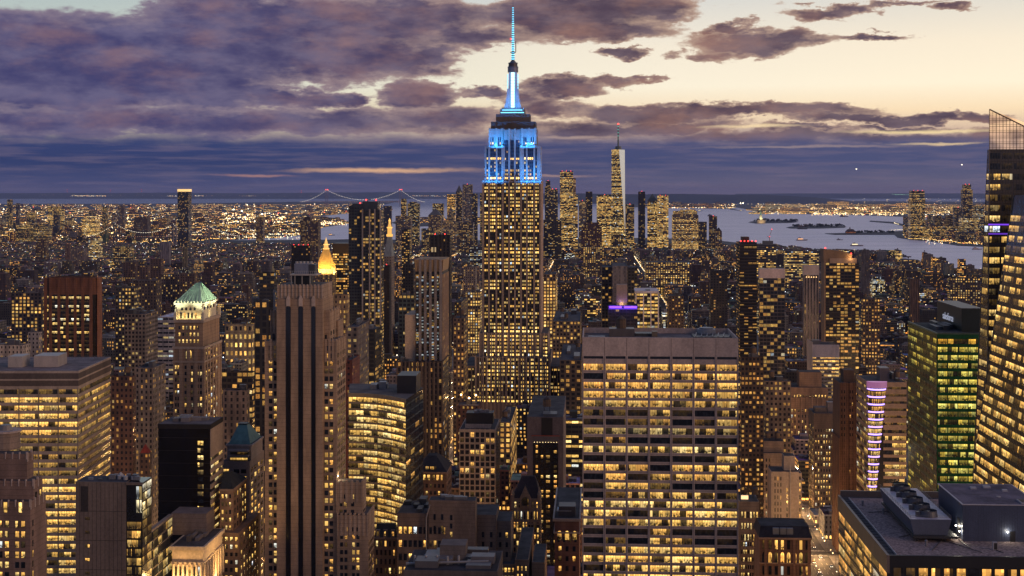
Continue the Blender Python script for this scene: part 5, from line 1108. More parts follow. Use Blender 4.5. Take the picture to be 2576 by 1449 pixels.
def ex(b, bx):
    xl, xr, yo, d, zt = bx[0]; q = MB(); za = b.z(1197, None, d / 2); q.prism([(xl, .3), (xr, .3), (xr, d), (xl, d)], zt, za, 'roofing', (.05, .035, .032), poly2=[(xl + 5, d / 2 - 1), (xr - 3, d / 2 - 1), (xr - 3, d / 2 + 1), (xl + 5, d / 2 + 1)]); q.build('steep_roof', b.t)
    q = MB(); g0, g1, gm = b.X(1420 if False else 1308), b.X(1336), b.X(1321); zg = b.z(1222); T2 = (.34, .23, .14)
    for (ya_, yb_) in ((-.5, .6),):
        q.face([(g0, ya_, zt - 5), (g1, ya_, zt - 5), (g1, ya_, zt + .5), (gm, ya_, zg), (g0, ya_, zt + .5)], 'masonry', None, T2); q.face([(g1, ya_, zt - 5), (g1, 4, zt - 5), (g1, 4, zt + .5), (g1, ya_, zt + .5)], 'masonry', None, T2); q.face([(g0, 4, zt - 5), (g0, ya_, zt - 5), (g0, ya_, zt + .5), (g0, 4, zt + .5)], 'masonry', None, T2); q.face([(g1, ya_, zt + .5), (g1, 6, zt + .5), (gm, 6, zg), (gm, ya_, zg)], 'roofing', None, (.05, .04, .035)); q.face([(g0, 6, zt + .5), (g0, ya_, zt + .5), (gm, ya_, zg), (gm, 6, zg)], 'roofing', None, (.05, .04, .035))
    q.build('gable', b.t); b.front(gm - 2.2, gm + 2.2, zt - 4.5, zt + 1.5, 1, 1, y=-.5, wf=.9, hf=.8, arch=True, lit=lambda i, j: (.25, .4), panes=3)
    for px in (1290, 1356): q = MB(); a = b.X(px); q.box(a - .8, a + .8, -.4, 1.2, zt - 12, zt + 2, 'masonry', T2); q.cyl(a, .4, 1.1, .05, zt + 2, zt + 5.5, 'masonry', T2, 6, cap=False); q.build('pinnacle', b.t)
    for (k, y) in enumerate((1268, 1318)): q = MB(); q.box(xl - .3, xr + .3, -.35, .1, b.z(y) - .35, b.z(y) + .35, 'masonry', T2); q.build('string_course', b.t)
stacked('gothic_building', 'tan gothic office block with a steep dark roof, pointed gable and glowing arched windows', 'office building', 760, [(1288, 1359, 0, 1254, 1362)], (.30, .205, .13),
        [(0, 'f', 1291, 1357, 1258, 6, 1, 5.2, .7, dict(wf=.42, hf=.6)), (0, 'f', 1291, 1357, 1283, 8, 1, 5.6, .7, dict(wf=.5, hf=.8, arch=True)), (0, 'f', 1291, 1357, 1311, 9, 1, 4.6, .8, dict(wf=.55, hf=.8, arch=True, b=(.8, 1.2))), (0, 'f', 1291, 1357, 1325, 9, 10, 3.6, .85, dict(wf=.6, hf=.62, b=(.8, 1.3), fl=.3, hue=(.42, .6)))], 'the gothic gabled block', 1400, extra=ex)
def ex(b, bx):
    zt = bx[1][4]; q = MB(); q.bar((b.X(1072, -1), -.4, 60), (b.X(1072, -1), -.4, zt - 8), .35, 'metal_panel', (.36, .31, .27), n=8); q.bar((b.X(1072, -1), -.4, zt - 8), (b.X(1082), -.3, zt - 2), .35, 'metal_panel', (.36, .31, .27), n=8); q.build('flue_pipe', b.t)
    q = MB(); roof_plant(q, *bx[1][:2], bx[1][2], bx[1][2] + bx[1][3], zt, random.Random(4), 5, 1.5, (.2, .19, .18)); roof_plant(q, *bx[0][:2], 0, bx[0][3], bx[0][4], random.Random(5), 5, 3.5, (.05, .05, .05)); q.build('roof_plant', b.t)
stacked('loft_building', 'broad brown brick loft block with a blank side, pale flue pipe and scattered bright windows', 'loft building', 640, [(999, 1078, 1.5, 1291, 26), (1078, 1196, 0, 1258, 1200), (1190, 1248, 9, 1293, 1256), (1246, 1285, 12, 1308, 20)], (.185, .13, .095),
        [(0, 'f', 1001, 1076, 1317, 6, 5, 6.2, .55, dict(wf=.66, hf=.5, b=(.8, 1.2))), (1, 'f', 1078, 1122, 1317, 4, 5, 6.2, .55, dict(wf=.6, hf=.5, b=(.8, 1.2))), (1, 'f', 1084, 1122, 1285, 2, 2, 5.4, 0, dict(wf=.3, hf=.5)), (1, 'f', 1130, 1140, 1290, 1, 9, 3.9, .3, dict(wf=.6, hf=.6)), (2, 'f', 1192, 1202, 1330, 1, 6, 4.5, .5, dict(wf=.6, hf=.7)), (2, 'f', 1205, 1246, 1330, 2, 6, 4.6, .22, dict(wf=.3, hf=.55)), (3, 'f', 1250, 1283, 1330, 2, 6, 4.6, .25, dict(wf=.35, hf=.5))], 'the brown loft block with the flue pipe', 1449, extra=ex)
def ex(b, bx):
    xl, xr, yo, d, zt = bx[0]; q = MB(); q.prism([(xl - .3, -.3), (xr + .3, -.3), (xr + .3, d), (xl - .3, d)], zt, b.z(1142, None, d / 2), 'roofing', (.035, .028, .026), poly2=[(xl + 6, d / 2 - 4), (xr - 7, d / 2 - 4), (xr - 7, d / 2 + 4), (xl + 6, d / 2 + 4)]); q.build('hipped_roof', b.t)
    b.front(xl + 6, xr - 6, zt + 1, zt + 3, 10, 1, y=1.5, wf=.6, hf=.8, lit=lits(.8, (.6, 1.0), (.3, .45)))
stacked('brick_building', 'squat brown brick block with a dark hipped roof below the curved yellow office', 'office building', 800, [(1044, 1123, 0, 1187, 1136)], (.17, .10, .065),
        [(0, 'f', 1050, 1118, 1190, 6, 1, 5, .95, dict(wf=.62, hf=.6, b=(.9, 1.2), hue=(.36, .5))), (0, 'f', 1048, 1120, 1213, 7, 9, 4.1, .18, dict(wf=.5, hf=.5)), (0, 'r', 0, 0, 1200, 6, 8, 4.1, .05, dict(wf=.4))], 'the squat hipped roof block', 1290, extra=ex, trim=(.26, .17, .11))
def ex(b, bx):
    xl, xr, yo, d, zt = bx[0]; q = MB(); q.box(xl - .9, xr + .9, -.9, d, zt - 1.4, zt, 'stone', (.36, .29, .23)); q.box(xl - .5, xr + .5, -.5, d, b.z(1340) - .4, b.z(1340) + .4, 'stone', (.36, .29, .23)); q.build('cornice', b.t)
    q = MB(); q.box(xl + 2, xr - 2, 4, 14, zt, b.z(1274, None, 4), 'metal_panel', (.08, .07, .07)); q.box(xl + 1, xr - 4, 3.6, 12, zt + 2.6, zt + 3.1, 'metal_panel', (.3, .28, .26)); q.build('penthouse', b.t)
stacked('ornate_building', 'narrow ornate brick block with tall arched top windows and pale quoins', 'apartment building', 700, [(1395, 1457, 0, 1304, 1460)], (.17, .09, .065),
        [(0, 'f', 1398, 1455, 1333, 3, 1, 5.4, .35, dict(wf=.6, hf=.85, arch=True)), (0, 'f', 1398, 1455, 1346, 4, 1, 4.4, .1, dict(wf=.4, hf=.6)), (0, 'f', 1400, 1453, 1368, 3, 5, 5.0, .3, dict(wf=.42, hf=.5, hue=(.2, .4)))], 'the narrow ornate brick block', 1449, extra=ex)
def ex(b, bx):
    xl, xr, yo, d, zt = bx[0]; q = MB(); q.prism([(xl, 0), (xr, 0), (xr, d), (xl, d)], zt, zt + 6, 'copper_green', (.06, .07, .06), poly2=[(xl + 1, 2.2), (xr - 1, 2.2), (xr - 1, d - 2), (xl + 1, d - 2)]); q.box(xl - .4, xr + .4, -.5, 1, zt - .8, zt, 'stone', (.34, .26, .19)); q.build('mansard_roof', b.t)
    for k in range(3): a = xl + (xr - xl) * (k + .5) / 3; q = MB(); q.box(a - 1, a + 1, -.1, 2, zt, zt + 3.6, 'stone', (.3, .23, .17)); q.build('dormer', b.t); b.front(a - .8, a + .8, zt + .6, zt + 3.2, 1, 1, y=-.1, wf=.7, hf=.8, arch=True, lit=lambda i, j, v=k: (.9 if v else .1, .42))
stacked('mansard_building', 'tan beaux arts block with a green mansard roof beside the curved yellow office', 'apartment building', 660, [(941, 998, 0, 1352, 1003)], (.28, .20, .13),
        [(0, 'f', 943, 997, 1356, 5, 8, 4.3, .5, dict(wf=.45, hf=.6, b=(.7, 1.2)))], 'the green mansard roof', 1449, extra=ex)
def ex(b, bx):
    q = MB(); xl, xr, yo, d, zt = bx[0]; rr = random.Random(17)
    for k in range(5): a = xl + 3 + k * 4.2; q.cyl(a, 9 + rr.uniform(-1, 1), .45, .45, zt, zt + 3.2, 'metal_panel', (.4, .38, .36), 8)
    q.box(xl + 12, xl + 22, 14, 24, zt, zt + 6, 'masonry', (.12, .10, .09)); q.bar((xl, 6, zt + .8), (xr - 4, 9, zt + 1.4), .5, 'metal_panel', (.25, .24, .23), n=8); roof_plant(q, xl, xr, 2, d, zt, rr, 10, 3.0, (.12, .11, .11)); q.build('roof_plant', b.t)
stacked('loft_building', 'low dark flat roof packed with vents and ducts at the bottom of the view', 'loft building', 520, [(1016, 1252, 0, 1436, 30)], (.10, .08, .07), [], 'the duct-covered flat roof', 1449, extra=ex, rt=(.035, .033, .036))
stacked('brick_building', 'small orange-lit brown block with a flat roof beside the gothic gabled block', 'loft building', 640, [(1296, 1330, 0, 1408, 1344), (1338, 1370, 2, 1414, 1376), (1248, 1296, 4, 1420, 20)], (.22, .135, .08), [(0, 'f', 1298, 1328, 1420, 3, 5, 3.6, .4, dict(wf=.4)), (2, 'f', 1250, 1294, 1424, 5, 4, 3.8, .7, dict(wf=.7, hf=.5))], 'the orange-lit brown block', 1449)

# --- right-hand group
def ex(b, bx):
    q = MB(); xl, xr, yo, d, zt = bx[0]
    for k in range(9): a = xl + (xr - xl) * k / 8; q.box(max(xl, a - .5), min(xr, a + .5), -.4, .3, zt - 40, zt + .8, 'masonry', (.26, .165, .105))
    q.build('brick_piers', b.t); q = MB(); tank(q, b.X(2062, 14), 16, bx[1][4], 2.2, 4.2, 2.6); q.build('water_tank', b.t)
stacked('art_deco_building', 'stepped tan brick art deco block with rows of small lit windows behind the violet-ringed corner', 'office building', 1250, [(1976, 2083, 0, 1000, 36), (1990, 2083, 2, 975, 32), (2011, 2067, 6, 936, 16)], (.20, .125, .08),
        [(1, 'f', 1994, 2080, 990, 11, 8, 5.0, .82, dict(wf=.45, hf=.5, b=(.8, 1.3), fl=.3)), (0, 'f', 1979, 2040, 1026, 7, 16, 5.0, .55, dict(wf=.42, hf=.5)), (1, 'l', 0, 0, 1005, 4, 18, 5.0, .5, dict(wf=.4))], 'the stepped tan art deco block', 1100, extra=ex)
def ex(b, bx):
    xl, xr, yo, d, zt = bx[0]; q = MB(); q.box(b.X(2082, 8), b.X(2103, 8), 8, 16, zt, b.z(1012, None, 8), 'metal_panel', (.14, .12, .13)); q.box(b.X(2050, 5), b.X(2080, 5), 5, 14, zt, zt + 4, 'masonry', (.1, .08, .07)); q.build('penthouse', b.t)
stacked('office_building', 'dark brown brick block with a tight grid of square lit windows', 'office building', 1120, [(2047, 2106, 0, 1040, 2034)], (.085, .06, .048),
        [(0, 'f', 2049, 2104, 1076, 8, 17, 4.6, .72, dict(wf=.42, hf=.5, b=(.8, 1.3), hue=(.5, .7))), (0, 'l', 0, 0, 1072, 7, 17, 4.6, .45, dict(wf=.4, hf=.5))], 'the dark block with square windows', 1290, extra=ex)
def ex(b, bx):
    q = MB(); q.bar((b.X(1988, -.5), -.5, 40), (b.X(1988, -.5), -.5, b.z(1170)), .3, 'metal_panel', (.4, .36, .32), n=6); q.build('flue_pipe', b.t)
    for k in range(3): q = MB(); zz = bx[0][4] - 5 - 8 * k; q.box(bx[0][1] - .1, bx[0][1] + 3, 0, 5, zz - .3, zz, 'stone', (.3, .26, .23)); q.build('balcony', b.t)
stacked('apartment_building', 'cream stucco apartment block with a tall chimney core, balconies and a bent flue pipe', 'apartment building', 880, [(1940, 2010, 0, 1187, 18), (1972, 2000, 5, 1147, 10), (2000, 2017, 1, 1190, 14)], (.34, .27, .215),
        [(0, 'f', 1946, 1968, 1196, 3, 11, 4.0, .3, dict(wf=.35, hf=.6, hue=(.2, .5))), (0, 'f', 1976, 1984, 1225, 1, 8, 4.0, .5, dict(wf=.5, hf=.6)), (2, 'f', 2001, 2016, 1195, 2, 10, 4.0, .5, dict(wf=.5, hf=.6))], 'the cream stucco block', 1310, m='stone', extra=ex)
stacked('loft_building', 'plain grey brown block with rooftop water tanks behind the cream stucco block', 'loft building', 940, [(1897, 1972, 0, 1140, 26), (1918, 1972, 4, 1110, 14)], (.17, .125, .10), [(0, 'f', 1900, 1940, 1150, 5, 12, 4.0, .12, dict(wf=.4))], 'the grey brown block with tanks', 1260, extra=lambda b, bx: [(lambda q: (tank(q, b.X(px, 8), 9, bx[1][4], 1.9, 3.4, 1.5), q.build('water_tank', b.t)))(MB()) for px in (1932, 1956)])
def ex(b, bx):
    xl, xr, yo, d, zt = bx[0]; q = MB(); q.prism([(xl - .5, -.5), (xr + .5, -.5), (xr + .5, d), (xl - .5, d)], zt, b.z(1322, None, 4), 'roofing', (.045, .042, .045), poly2=[(xl + .8, 3), (xr - .8, 3), (xr - .8, d - 3), (xl + .8, d - 3)]); q.build('mansard_roof', b.t)
    for px in (1952, 1970, 1987): q = MB(); a = b.X(px, 1); q.box(a - 1.6, a + 1.6, .4, 2.4, zt + 1, zt + 4.6, 'metal_panel', (.2, .22, .25)); q.build('skylight', b.t)
    q = MB(); q.box(xl - .5, xr + .5, -.7, .2, zt - 1.0, zt, 'stone', (.28, .19, .14)); q.box(xl - .3, xr + .3, -.5, .2, b.z(1417) - .3, b.z(1417) + .3, 'stone', (.28, .19, .14)); q.build('cornice', b.t)
    for px in (1926, 2035, 1960, 1998): q = MB(); a = b.X(px); q.box(a - .7, a + .7, -.5, .1, 0, zt - 1, 'masonry', (.19, .11, .08)); q.build('brick_pier', b.t)
stacked('brick_building', 'red brick studio block with a dark mansard roof and tall glowing arched windows', 'apartment building', 720, [(1911, 2040, 0, 1352, 24)], (.16, .09, .065),
        [(0, 'f', 1914, 2038, 1356, 8, 1, 6.0, .5, dict(wf=.5, hf=.8, b=(.8, 1.3), hue=(.3, .5))), (0, 'f', 1914, 2038, 1386, 8, 1, 7.2, .85, dict(wf=.6, hf=.85, arch=True, b=(.8, 1.3), hue=(.3, .5), panes=2)), (0, 'f', 1914, 2038, 1420, 8, 3, 6.4, .6, dict(wf=.5, hf=.7, b=(.7, 1.2), hue=(.3, .5)))], 'the red brick studio block', 1449, extra=ex)
def ex(b, bx):
    q = MB(); a0, a1 = b.X(1866), b.X(1884); q.box(a0, a1, 3, 3.6, bx[0][4] + .6, b.z(1247, None, 3), 'lamp_glow', (1, .62, .30), (1.6, 0, 0)); q.build('billboard', b.t); q = MB(); tank(q, b.X(1901, 6), 9, bx[0][4], 1.7, 3.2, 2.2); q.build('water_tank', b.t)
stacked('office_building', 'slim tan tower with a glowing rooftop billboard beside the wide pale stone tower', 'office building', 760, [(1860, 1910, 0, 1262, 18)], (.26, .19, .13),
        [(0, 'f', 1863, 1908, 1281, 6, 3, 6.2, .8, dict(wf=.5, hf=.55, b=(.6, 1.1), hue=(.5, .7))), (0, 'f', 1863, 1908, 1340, 8, 10, 4.2, .45, dict(wf=.55, hf=.5, hue=(.5, .66)))], 'the tan tower with the billboard', 1449, extra=ex)
def playhouse():
    b = B('theatre_building', 'low building with a bright white curved glass front and red lit flank', 'theatre', 1926, 1976, 980, short='the bright curved glass front', yb=1135)
    x0, x1 = -b.off, b.off; zt = b.z(1040); w = MB(); P = [(x0 + (x1 - x0) * i / 12, -7 * math.sin(math.pi * i / 12)) for i in range(13)]
    w.prism(P + [(x1, 22), (x0, 22)], 0, zt, 'metal_panel', (.05, .05, .055)); w.build('wall', b.t); q = MB(); z0, z1 = b.z(1108), b.z(1048)
    for i in range(4, 12): q.prism([(P[i][0], P[i][1] - .2), (P[i + 1][0] - .4, P[i + 1][1] - .2), (P[i + 1][0] - .4, P[i + 1][1] + .2), (P[i][0], P[i][1] + .2)], z0, z1, 'lamp_glow', (1, .93, .72), fp=(.85, 0, 0))
    q.build('lit_screen', b.t); q = MB(); q.box(x0 - .2, x0 + 3, -.4, 18, z0, z1, 'lamp_glow', (.6, .05, .03), (.35, 0, 0)); q.build('red_panel', b.t)
    q = MB(); q.box(x1 - 3, x1 + 1, -4, -2, b.z(1150), z0 - 1, 'lamp_glow', (1, .9, .7), (1.3, 0, 0)); q.build('marquee', b.t); q = MB(); roof_plant(q, x0, x1, 3, 20, zt, random.Random(2), 6, 4, (.1, .1, .1)); q.build('roof_plant', b.t); b.reg(1030, 22)
playhouse()
def empire():
    b = B('art_deco_skyscraper', 'tallest stepped limestone skyscraper floodlit blue at the top beneath a glowing needle spire', 'skyscraper', 1214, 1361, 1290, short='the blue-lit tallest skyscraper', yb=1016)
    LS = (.20, .155, .125); LS2 = (.23, .18, .145); w = MB(); rf = MB(); FH = 9.1 / F * 1290
    def blk(l, r, yo, top, d, z0=0, t=LS, bt=None):
        xl, xr, zt = b.X(l, yo), b.X(r, yo), b.z(top, None, yo); zb = z0 if bt is None else b.z(bt, None, yo)
        w.box(xl, xr, yo, yo + d, zb, zt, 'stone', t); rf.face([(xl + .2, yo + .2, zt + .04), (xr - .2, yo + .2, zt + .04), (xr - .2, yo + d - .2, zt + .04), (xl + .2, yo + d - .2, zt + .04)], 'roofing', None, (.07, .065, .07)); return (xl, xr, yo, d, zt, zb)
    t0 = blk(1166, 1411, -8, 921, 70); t1 = blk(1196, 1384, -14, 898, 72); t1b = blk(1206, 1379, -6, 838, 54)
    sh = blk(1214, 1361, 0, 455, 44)
    A1 = blk(1219.5, 1270, 1.6, 368, 40, bt=456); A2 = blk(1306, 1359.5, 1.6, 368, 40, bt=456); A0 = blk(1269, 1307, 2.4, 326, 39, bt=456)
    B1 = blk(1230, 1269, 4.5, 324, 33, bt=369); B2 = blk(1307, 1350, 4.5, 324, 33, bt=369)
    C0 = blk(1235, 1347, 7, 306, 29, bt=327, t=(.06, .05, .045)); C1 = blk(1247.5, 1333, 10, 287, 24, bt=307, t=(.09, .075, .07)); 
    w.build('wall', b.t); rf.build('setback_roof', b.t)
    st = dict(w=.70, h=.52, lit=.62, hue=.63, str=1.25, tint=(.045, .037, .034))
    def strip(blkt, l, r, n, top, bottom, lit=.62, seed=None, hgt=None, tint=None):
        yo = blkt[2]; xl, xr = b.X(l, yo), b.X(r, yo); z1, z0 = b.z(top, None, yo), b.z(bottom, None, yo); k = max(1, round((z1 - z0) / FH)); q = MB(); u0 = int(l) * 3
        fp = (st['w'], hgt or st['h'], lit); fq = (seed or .37, st['hue'], st['str']); uv = [(u0, 0), (u0 + n, 0), (u0 + n, k), (u0, k)]
        q.face([(xl, yo - .12, z0), (xr, yo - .12, z0), (xr, yo - .12, z1), (xl, yo - .12, z1)], 'facade', uv, tint or st['tint'], fp, fq)
        q.face([(xl, yo - .12, z1), (xr, yo - .12, z1), (xr, yo, z1), (xl, yo, z1)], 'facade', None, st['tint'], (0, 0, 0), fq); q.build('window_strip', b.t)
    zx = lambda z: 1194.9 + z * .3038
    main = [(77, 108, 2), (124, 170, 3), (185, 218, 2), (240, 274, 2), (290, 324, 2), (338, 373, 2), (390, 423, 2), (436, 482, 3), (498, 530, 2)]
    for (l, r, n) in main: strip(sh, zx(l), zx(r), n, 459, 838, .62)
    pier = MB()
    edges = [66, 116, 177, 229, 282, 331, 381, 429, 490, 541]
    for e in edges: xx = b.X(zx(e)); pier.box(xx - .7, xx + .7, -.75, .05, 0, sh[4] + .4, 'stone', LS2)
    for j in range(5): c = sh[3] * j / 4; pier.box(sh[1] - .1, sh[1] + .5, max(0.1, c - 1.2), min(sh[3], c + 1.2), 0, sh[4] + .3, 'stone', (.42, .33, .28))
    pier.build('piers', b.t)
    for (l, r, n) in main: strip(t1b, zx(l), zx(r), n, 841, 897, .9, .41)
    strip(t1b, 1366, 1377, 2, 842, 900, .9, .41)
    for i in range(15):
        l = 1199 + i * (1381 - 1199) / 15; strip(t1, l + 2, l + 10.2, 2, 900, 1014, .85, .45)
    for i in range(3): strip(t0, 1168 + i * 10, 1175 + i * 10, 2, 925, 1014, .6, .49)
    for i in range(3): strip(t0, 1385 + i * 9, 1392 + i * 9, 2, 925, 1014, .6, .49)
    z1 = lambda z: 1163.5 + z * .3254
    pr = MB()
    for i in range(20): xx = t1[0] + (t1[1] - t1[0]) * i / 19; pr.box(xx - .5, xx + .5, -14.6, -13.9, 0, t1[4] + .5, 'stone', (.32, .25, .2))
    for i in range(18): xx = t1b[0] + (t1b[1] - t1b[0]) * i / 17; pr.box(xx - .45, xx + .45, -6.55, -5.9, t1[4], t1b[4] + .5, 'stone', (.32, .25, .2))
    pr.build('base_piers', b.t)
    for (bk, L) in ((A1, [(186, 199, 1), (214, 258, 3), (270, 300, 2)]), (A2, [(475, 490, 1), (503, 548, 3), (562, 576, 1)]), (A0, [(322, 353, 2), (368, 398, 2), (412, 443, 2)])):
        for (l, r, n) in L: strip(bk, z1(l), z1(r), n, 405, 453, .80, .53); strip(bk, z1(l), z1(r), n, 373 if bk is not A0 else 352, 404, .10, .57, tint=(.03, .03, .04))
    for (l, r) in ((214, 222), (230, 240), (274, 284), (288, 297)): strip(B1, z1(l), z1(r), 1, 345, 366, .12, .6)
    for (l, r) in ((470, 480), (484, 495), (528, 538), (546, 556)): strip(B2, z1(l), z1(r), 1, 345, 366, .12, .6)
    fin = MB()
    for (bk, xs) in ((A1, (206, 264, 308)), (A2, (452, 497, 555)), (B1, (210, 262, 306)), (B2, (460, 515, 560))):
        for z in xs: xx = b.X(z1(z), bk[2]); fin.box(xx - .8, xx + .8, bk[2] - .7, bk[2] + .1, bk[5], bk[4] + .8, 'stone', LS2)
    for z in (362, 405): xx = b.X(z1(z), A0[2]); fin.box(xx - .9, xx + .9, A0[2] - .9, A0[2] + .1, A0[5], A0[4] + 1, 'stone', LS2)
    fin.build('fins', b.t)
    dd = MB(); rr = random.Random(3)
    for k in range(26):
        bk = rr.choice((C0, C1, B1, B2, A1, A2)); a = rr.uniform(bk[0], bk[1]); dd.bar((a, bk[2] + .4, bk[4]), (a, bk[2] + .4, bk[4] + rr.uniform(1, 4)), .12, 'metal_panel', (.06, .06, .08))
    dd.build('antennas', b.t)
    for (px, s_) in ((1247.5, 1.4), (1329, 1.5), (1333, 1.3), (1338, 1.2)):
        q = MB(); q.cyl(b.X(px, 3.2), 0, s_, s_, 0, .3, 'metal_panel', (.6, .62, .65), 12); o = q.build('dish', b.t); o.rotation_euler = (math.pi / 2, 0, 0); o.location = (0, 3.0, b.z(364.5 if px < 1300 else 362))
    # 86th-floor terrace, mast and needle
    cx = b.X(1290.5, 22); cyy = 22.0; Zm = lambda py: b.z(py, 1290, cyy); S = 1312 / F
    q = MB(); q.box(cx - 31 * S, cx + 30 * S, cyy - 11, cyy + 11, C1[4], Zm(276), 'stone', (.14, .13, .13)); q.box(cx - 27 * S, cx + 26 * S, cyy - 9.5, cyy + 9.5, Zm(276), Zm(272), 'stone', (.2, .2, .2)); q.build('mast_base', b.t)
    for (py, hw) in ((285, 29), (278.5, 25)):
        q = MB(); q.box(cx - hw * S, cx + hw * S, cyy - 11.5, cyy - 11.1, Zm(py + .9), Zm(py - .9), 'lamp_glow', (.16, .62, 1), (2.6, 0, 0)); q.build('light_bar', b.t)
    q = MB(); prof = [(273, 21.5), (262, 18.5), (245, 15.5), (224, 13.6), (205, 13), (182, 12.6)]
    sq = lambda r: [(cx - r * S, cyy - r * S), (cx + r * S, cyy - r * S), (cx + r * S, cyy + r * S), (cx - r * S, cyy + r * S)]
    for (pa, ra), (pb, rb) in zip(prof, prof[1:]): q.prism(sq(ra * .78), Zm(pa), Zm(pb), 'stone', (.34, .35, .37), poly2=sq(rb * .78))
    for (sx, sy) in ((-1, -1), (1, -1), (1, 1), (-1, 1)):
        for (pa, ra), (pb, rb) in zip(prof[:4], prof[1:4]):
            f_ = lambda r: [(cx + sx * r * S * k[0], cyy + sy * r * S * k[1]) for k in ((.6, .6), (1, .6), (1, 1), (.6, 1))]
            q.prism(f_(ra), Zm(pa), Zm(pb), 'stone', (.36, .37, .39), poly2=f_(rb))
    q.build('mast', b.t)
    for (l, r, sy) in ((1285.6, 1294.2, -1),):
        for k in range(13):
            za, zb = Zm(273 - k * 7.0), Zm(273 - k * 7.0 - 5.9); yk = cyy - (20 - min(8.2, k * 1.5)) * S * .9; q = MB(); q.box(b.X(l, yk), b.X(r, yk), yk - .6, yk, za, zb, 'lamp_glow', (.50, .90, 1), (2.2, 0, 0)); q.build('light_panel', b.t)
    for sx in (-1, 1):
        q = MB()
        for k in range(5): q.box(cx + sx * 12.9 * S - .35, cx + sx * 12.9 * S + .35, cyy - 8 * S, cyy - 5 * S, Zm(226 - k * 8), Zm(219.5 - k * 8), 'lamp_glow', (.22, .72, 1), (1.6, 0, 0))
        q.build('light_strip', b.t)
    q = MB(); q.cyl(cx, cyy, 13.2 * S, 13.2 * S, Zm(182), Zm(171), 'metal_panel', (.16, .13, .12), 20); q.cyl(cx, cyy, 13.6 * S, 13.6 * S, Zm(171), Zm(168), 'metal_panel', (.1, .09, .1), 20); q.cyl(cx, cyy, 11.4 * S, 11.2 * S, Zm(168), Zm(160), 'metal_panel', (.06, .05, .06), 20); q.cyl(cx, cyy, 12 * S, 12 * S, Zm(160), Zm(158), 'metal_panel', (.05, .05, .06), 20); q.cyl(cx, cyy, 9 * S, 5 * S, Zm(158), Zm(153), 'metal_panel', (.08, .1, .13), 16)
    q.cyl(cx, cyy, 12.6 * S, 12.6 * S, Zm(178), Zm(174.5), 'lamp_glow', (1, .6, .3), 20, (.25, 0, 0)); q.build('dome', b.t)
    q = MB()
    for (pa, ra, pb, rb) in ((153, 4.9, 131, 4.3), (131, 3.4, 62, 2.6), (62, 2.0, 21, 1.3), (21, .9, 0, .25)):
        q.cyl(cx, cyy, ra * S * .8, rb * S * .8, Zm(pa), Zm(pb), 'metal_panel', (.10, .16, .22), 8)
    q.box(cx - 6.5 * S, cx + 6.5 * S, cyy - 2, cyy + 2, Zm(132.5), Zm(131), 'metal_panel', (.05, .06, .08)); q.bar((cx + 7 * S, cyy, Zm(131)), (cx + 7 * S, cyy, Zm(104)), .5, 'metal_panel', (.05, .06, .08))
    for k in range(26):
        py = 150 - k * 4.9; rr_ = 5.0 - k * .14
        q.box(cx - rr_ * S, cx + rr_ * S, cyy - rr_ * S * .4, cyy + rr_ * S * .4, Zm(py), Zm(py - .5), 'metal_panel', (.07, .12, .18))
    q.build('needle', b.t)
    for k in range(24):
        py = 150 - k * 5.6; r_ = (3.1 - k * .085) * S
        q = MB(); q.cyl(cx, cyy, r_ + .3, r_ + .3, Zm(py), Zm(py - 2.6), 'lamp_glow', (.16, .66, 1), 8, (2.2 if k < 17 else 1.5, 0, 0)); q.build('light_ring', b.t)
    beacon(b.t, [(cx - 5.5 * S, cyy, Zm(98))], .8)
    BL = (.015, .27, 1.0)
    def wash(x0_, x1_, y, z, hh, e):
        light('floodlight', 'AREA', ((x0_ + x1_) / 2, y - 3.5, z - 1), e * .12, BL, b.t, x1_ - x0_, (0, .75, 1), 1.5)
        for f in (.2, .5, .8): light('floodlight', 'SPOT', (x0_ + (x1_ - x0_) * f, y - 15, z - 7), e, BL, b.t, .6, (0, 16, 7 + hh * .75), spot=1.25)
    wash(A1[0], A1[1] - 1, -.35, A1[5] + .6, 33, 60000); wash(A2[0] + 1, A2[1], -.35, A2[5] + .6, 33, 60000)
    wash(B1[0] + 2, B1[1] - 1, 2.4, A1[4] + .8, 17, 36000); wash(B2[0] + 1, B2[1] - 2, 2.4, A2[4] + .8, 17, 36000)
    for f in (6, 20, 34): light('floodlight', 'SPOT', (A2[1] + 15, f, A2[5] - 7), 52000, (.02, .27, 1.0), b.t, .6, (-15, 0, 26), spot=1.25)
    light('floodlight', 'AREA', (cx, cyy - 15, Zm(274)), 5000, (.04, .34, 1.0), b.t, 40 * S, (0, .33, 1), 1.0)
    light('floodlight', 'AREA', (cx + 13, cyy, Zm(274)), 3500, (.04, .34, 1.0), b.t, 1.0, (-.33, 0, 1), 40 * S)
    b.reg(0, 64, t0[0], t0[1]); HEROES.append((None, 1166, 1411, 921, 1016, 1262, HEROES[-1][6], HEROES[-1][7], HEROES[-1][8] - 15, HEROES[-1][9]))
empire()

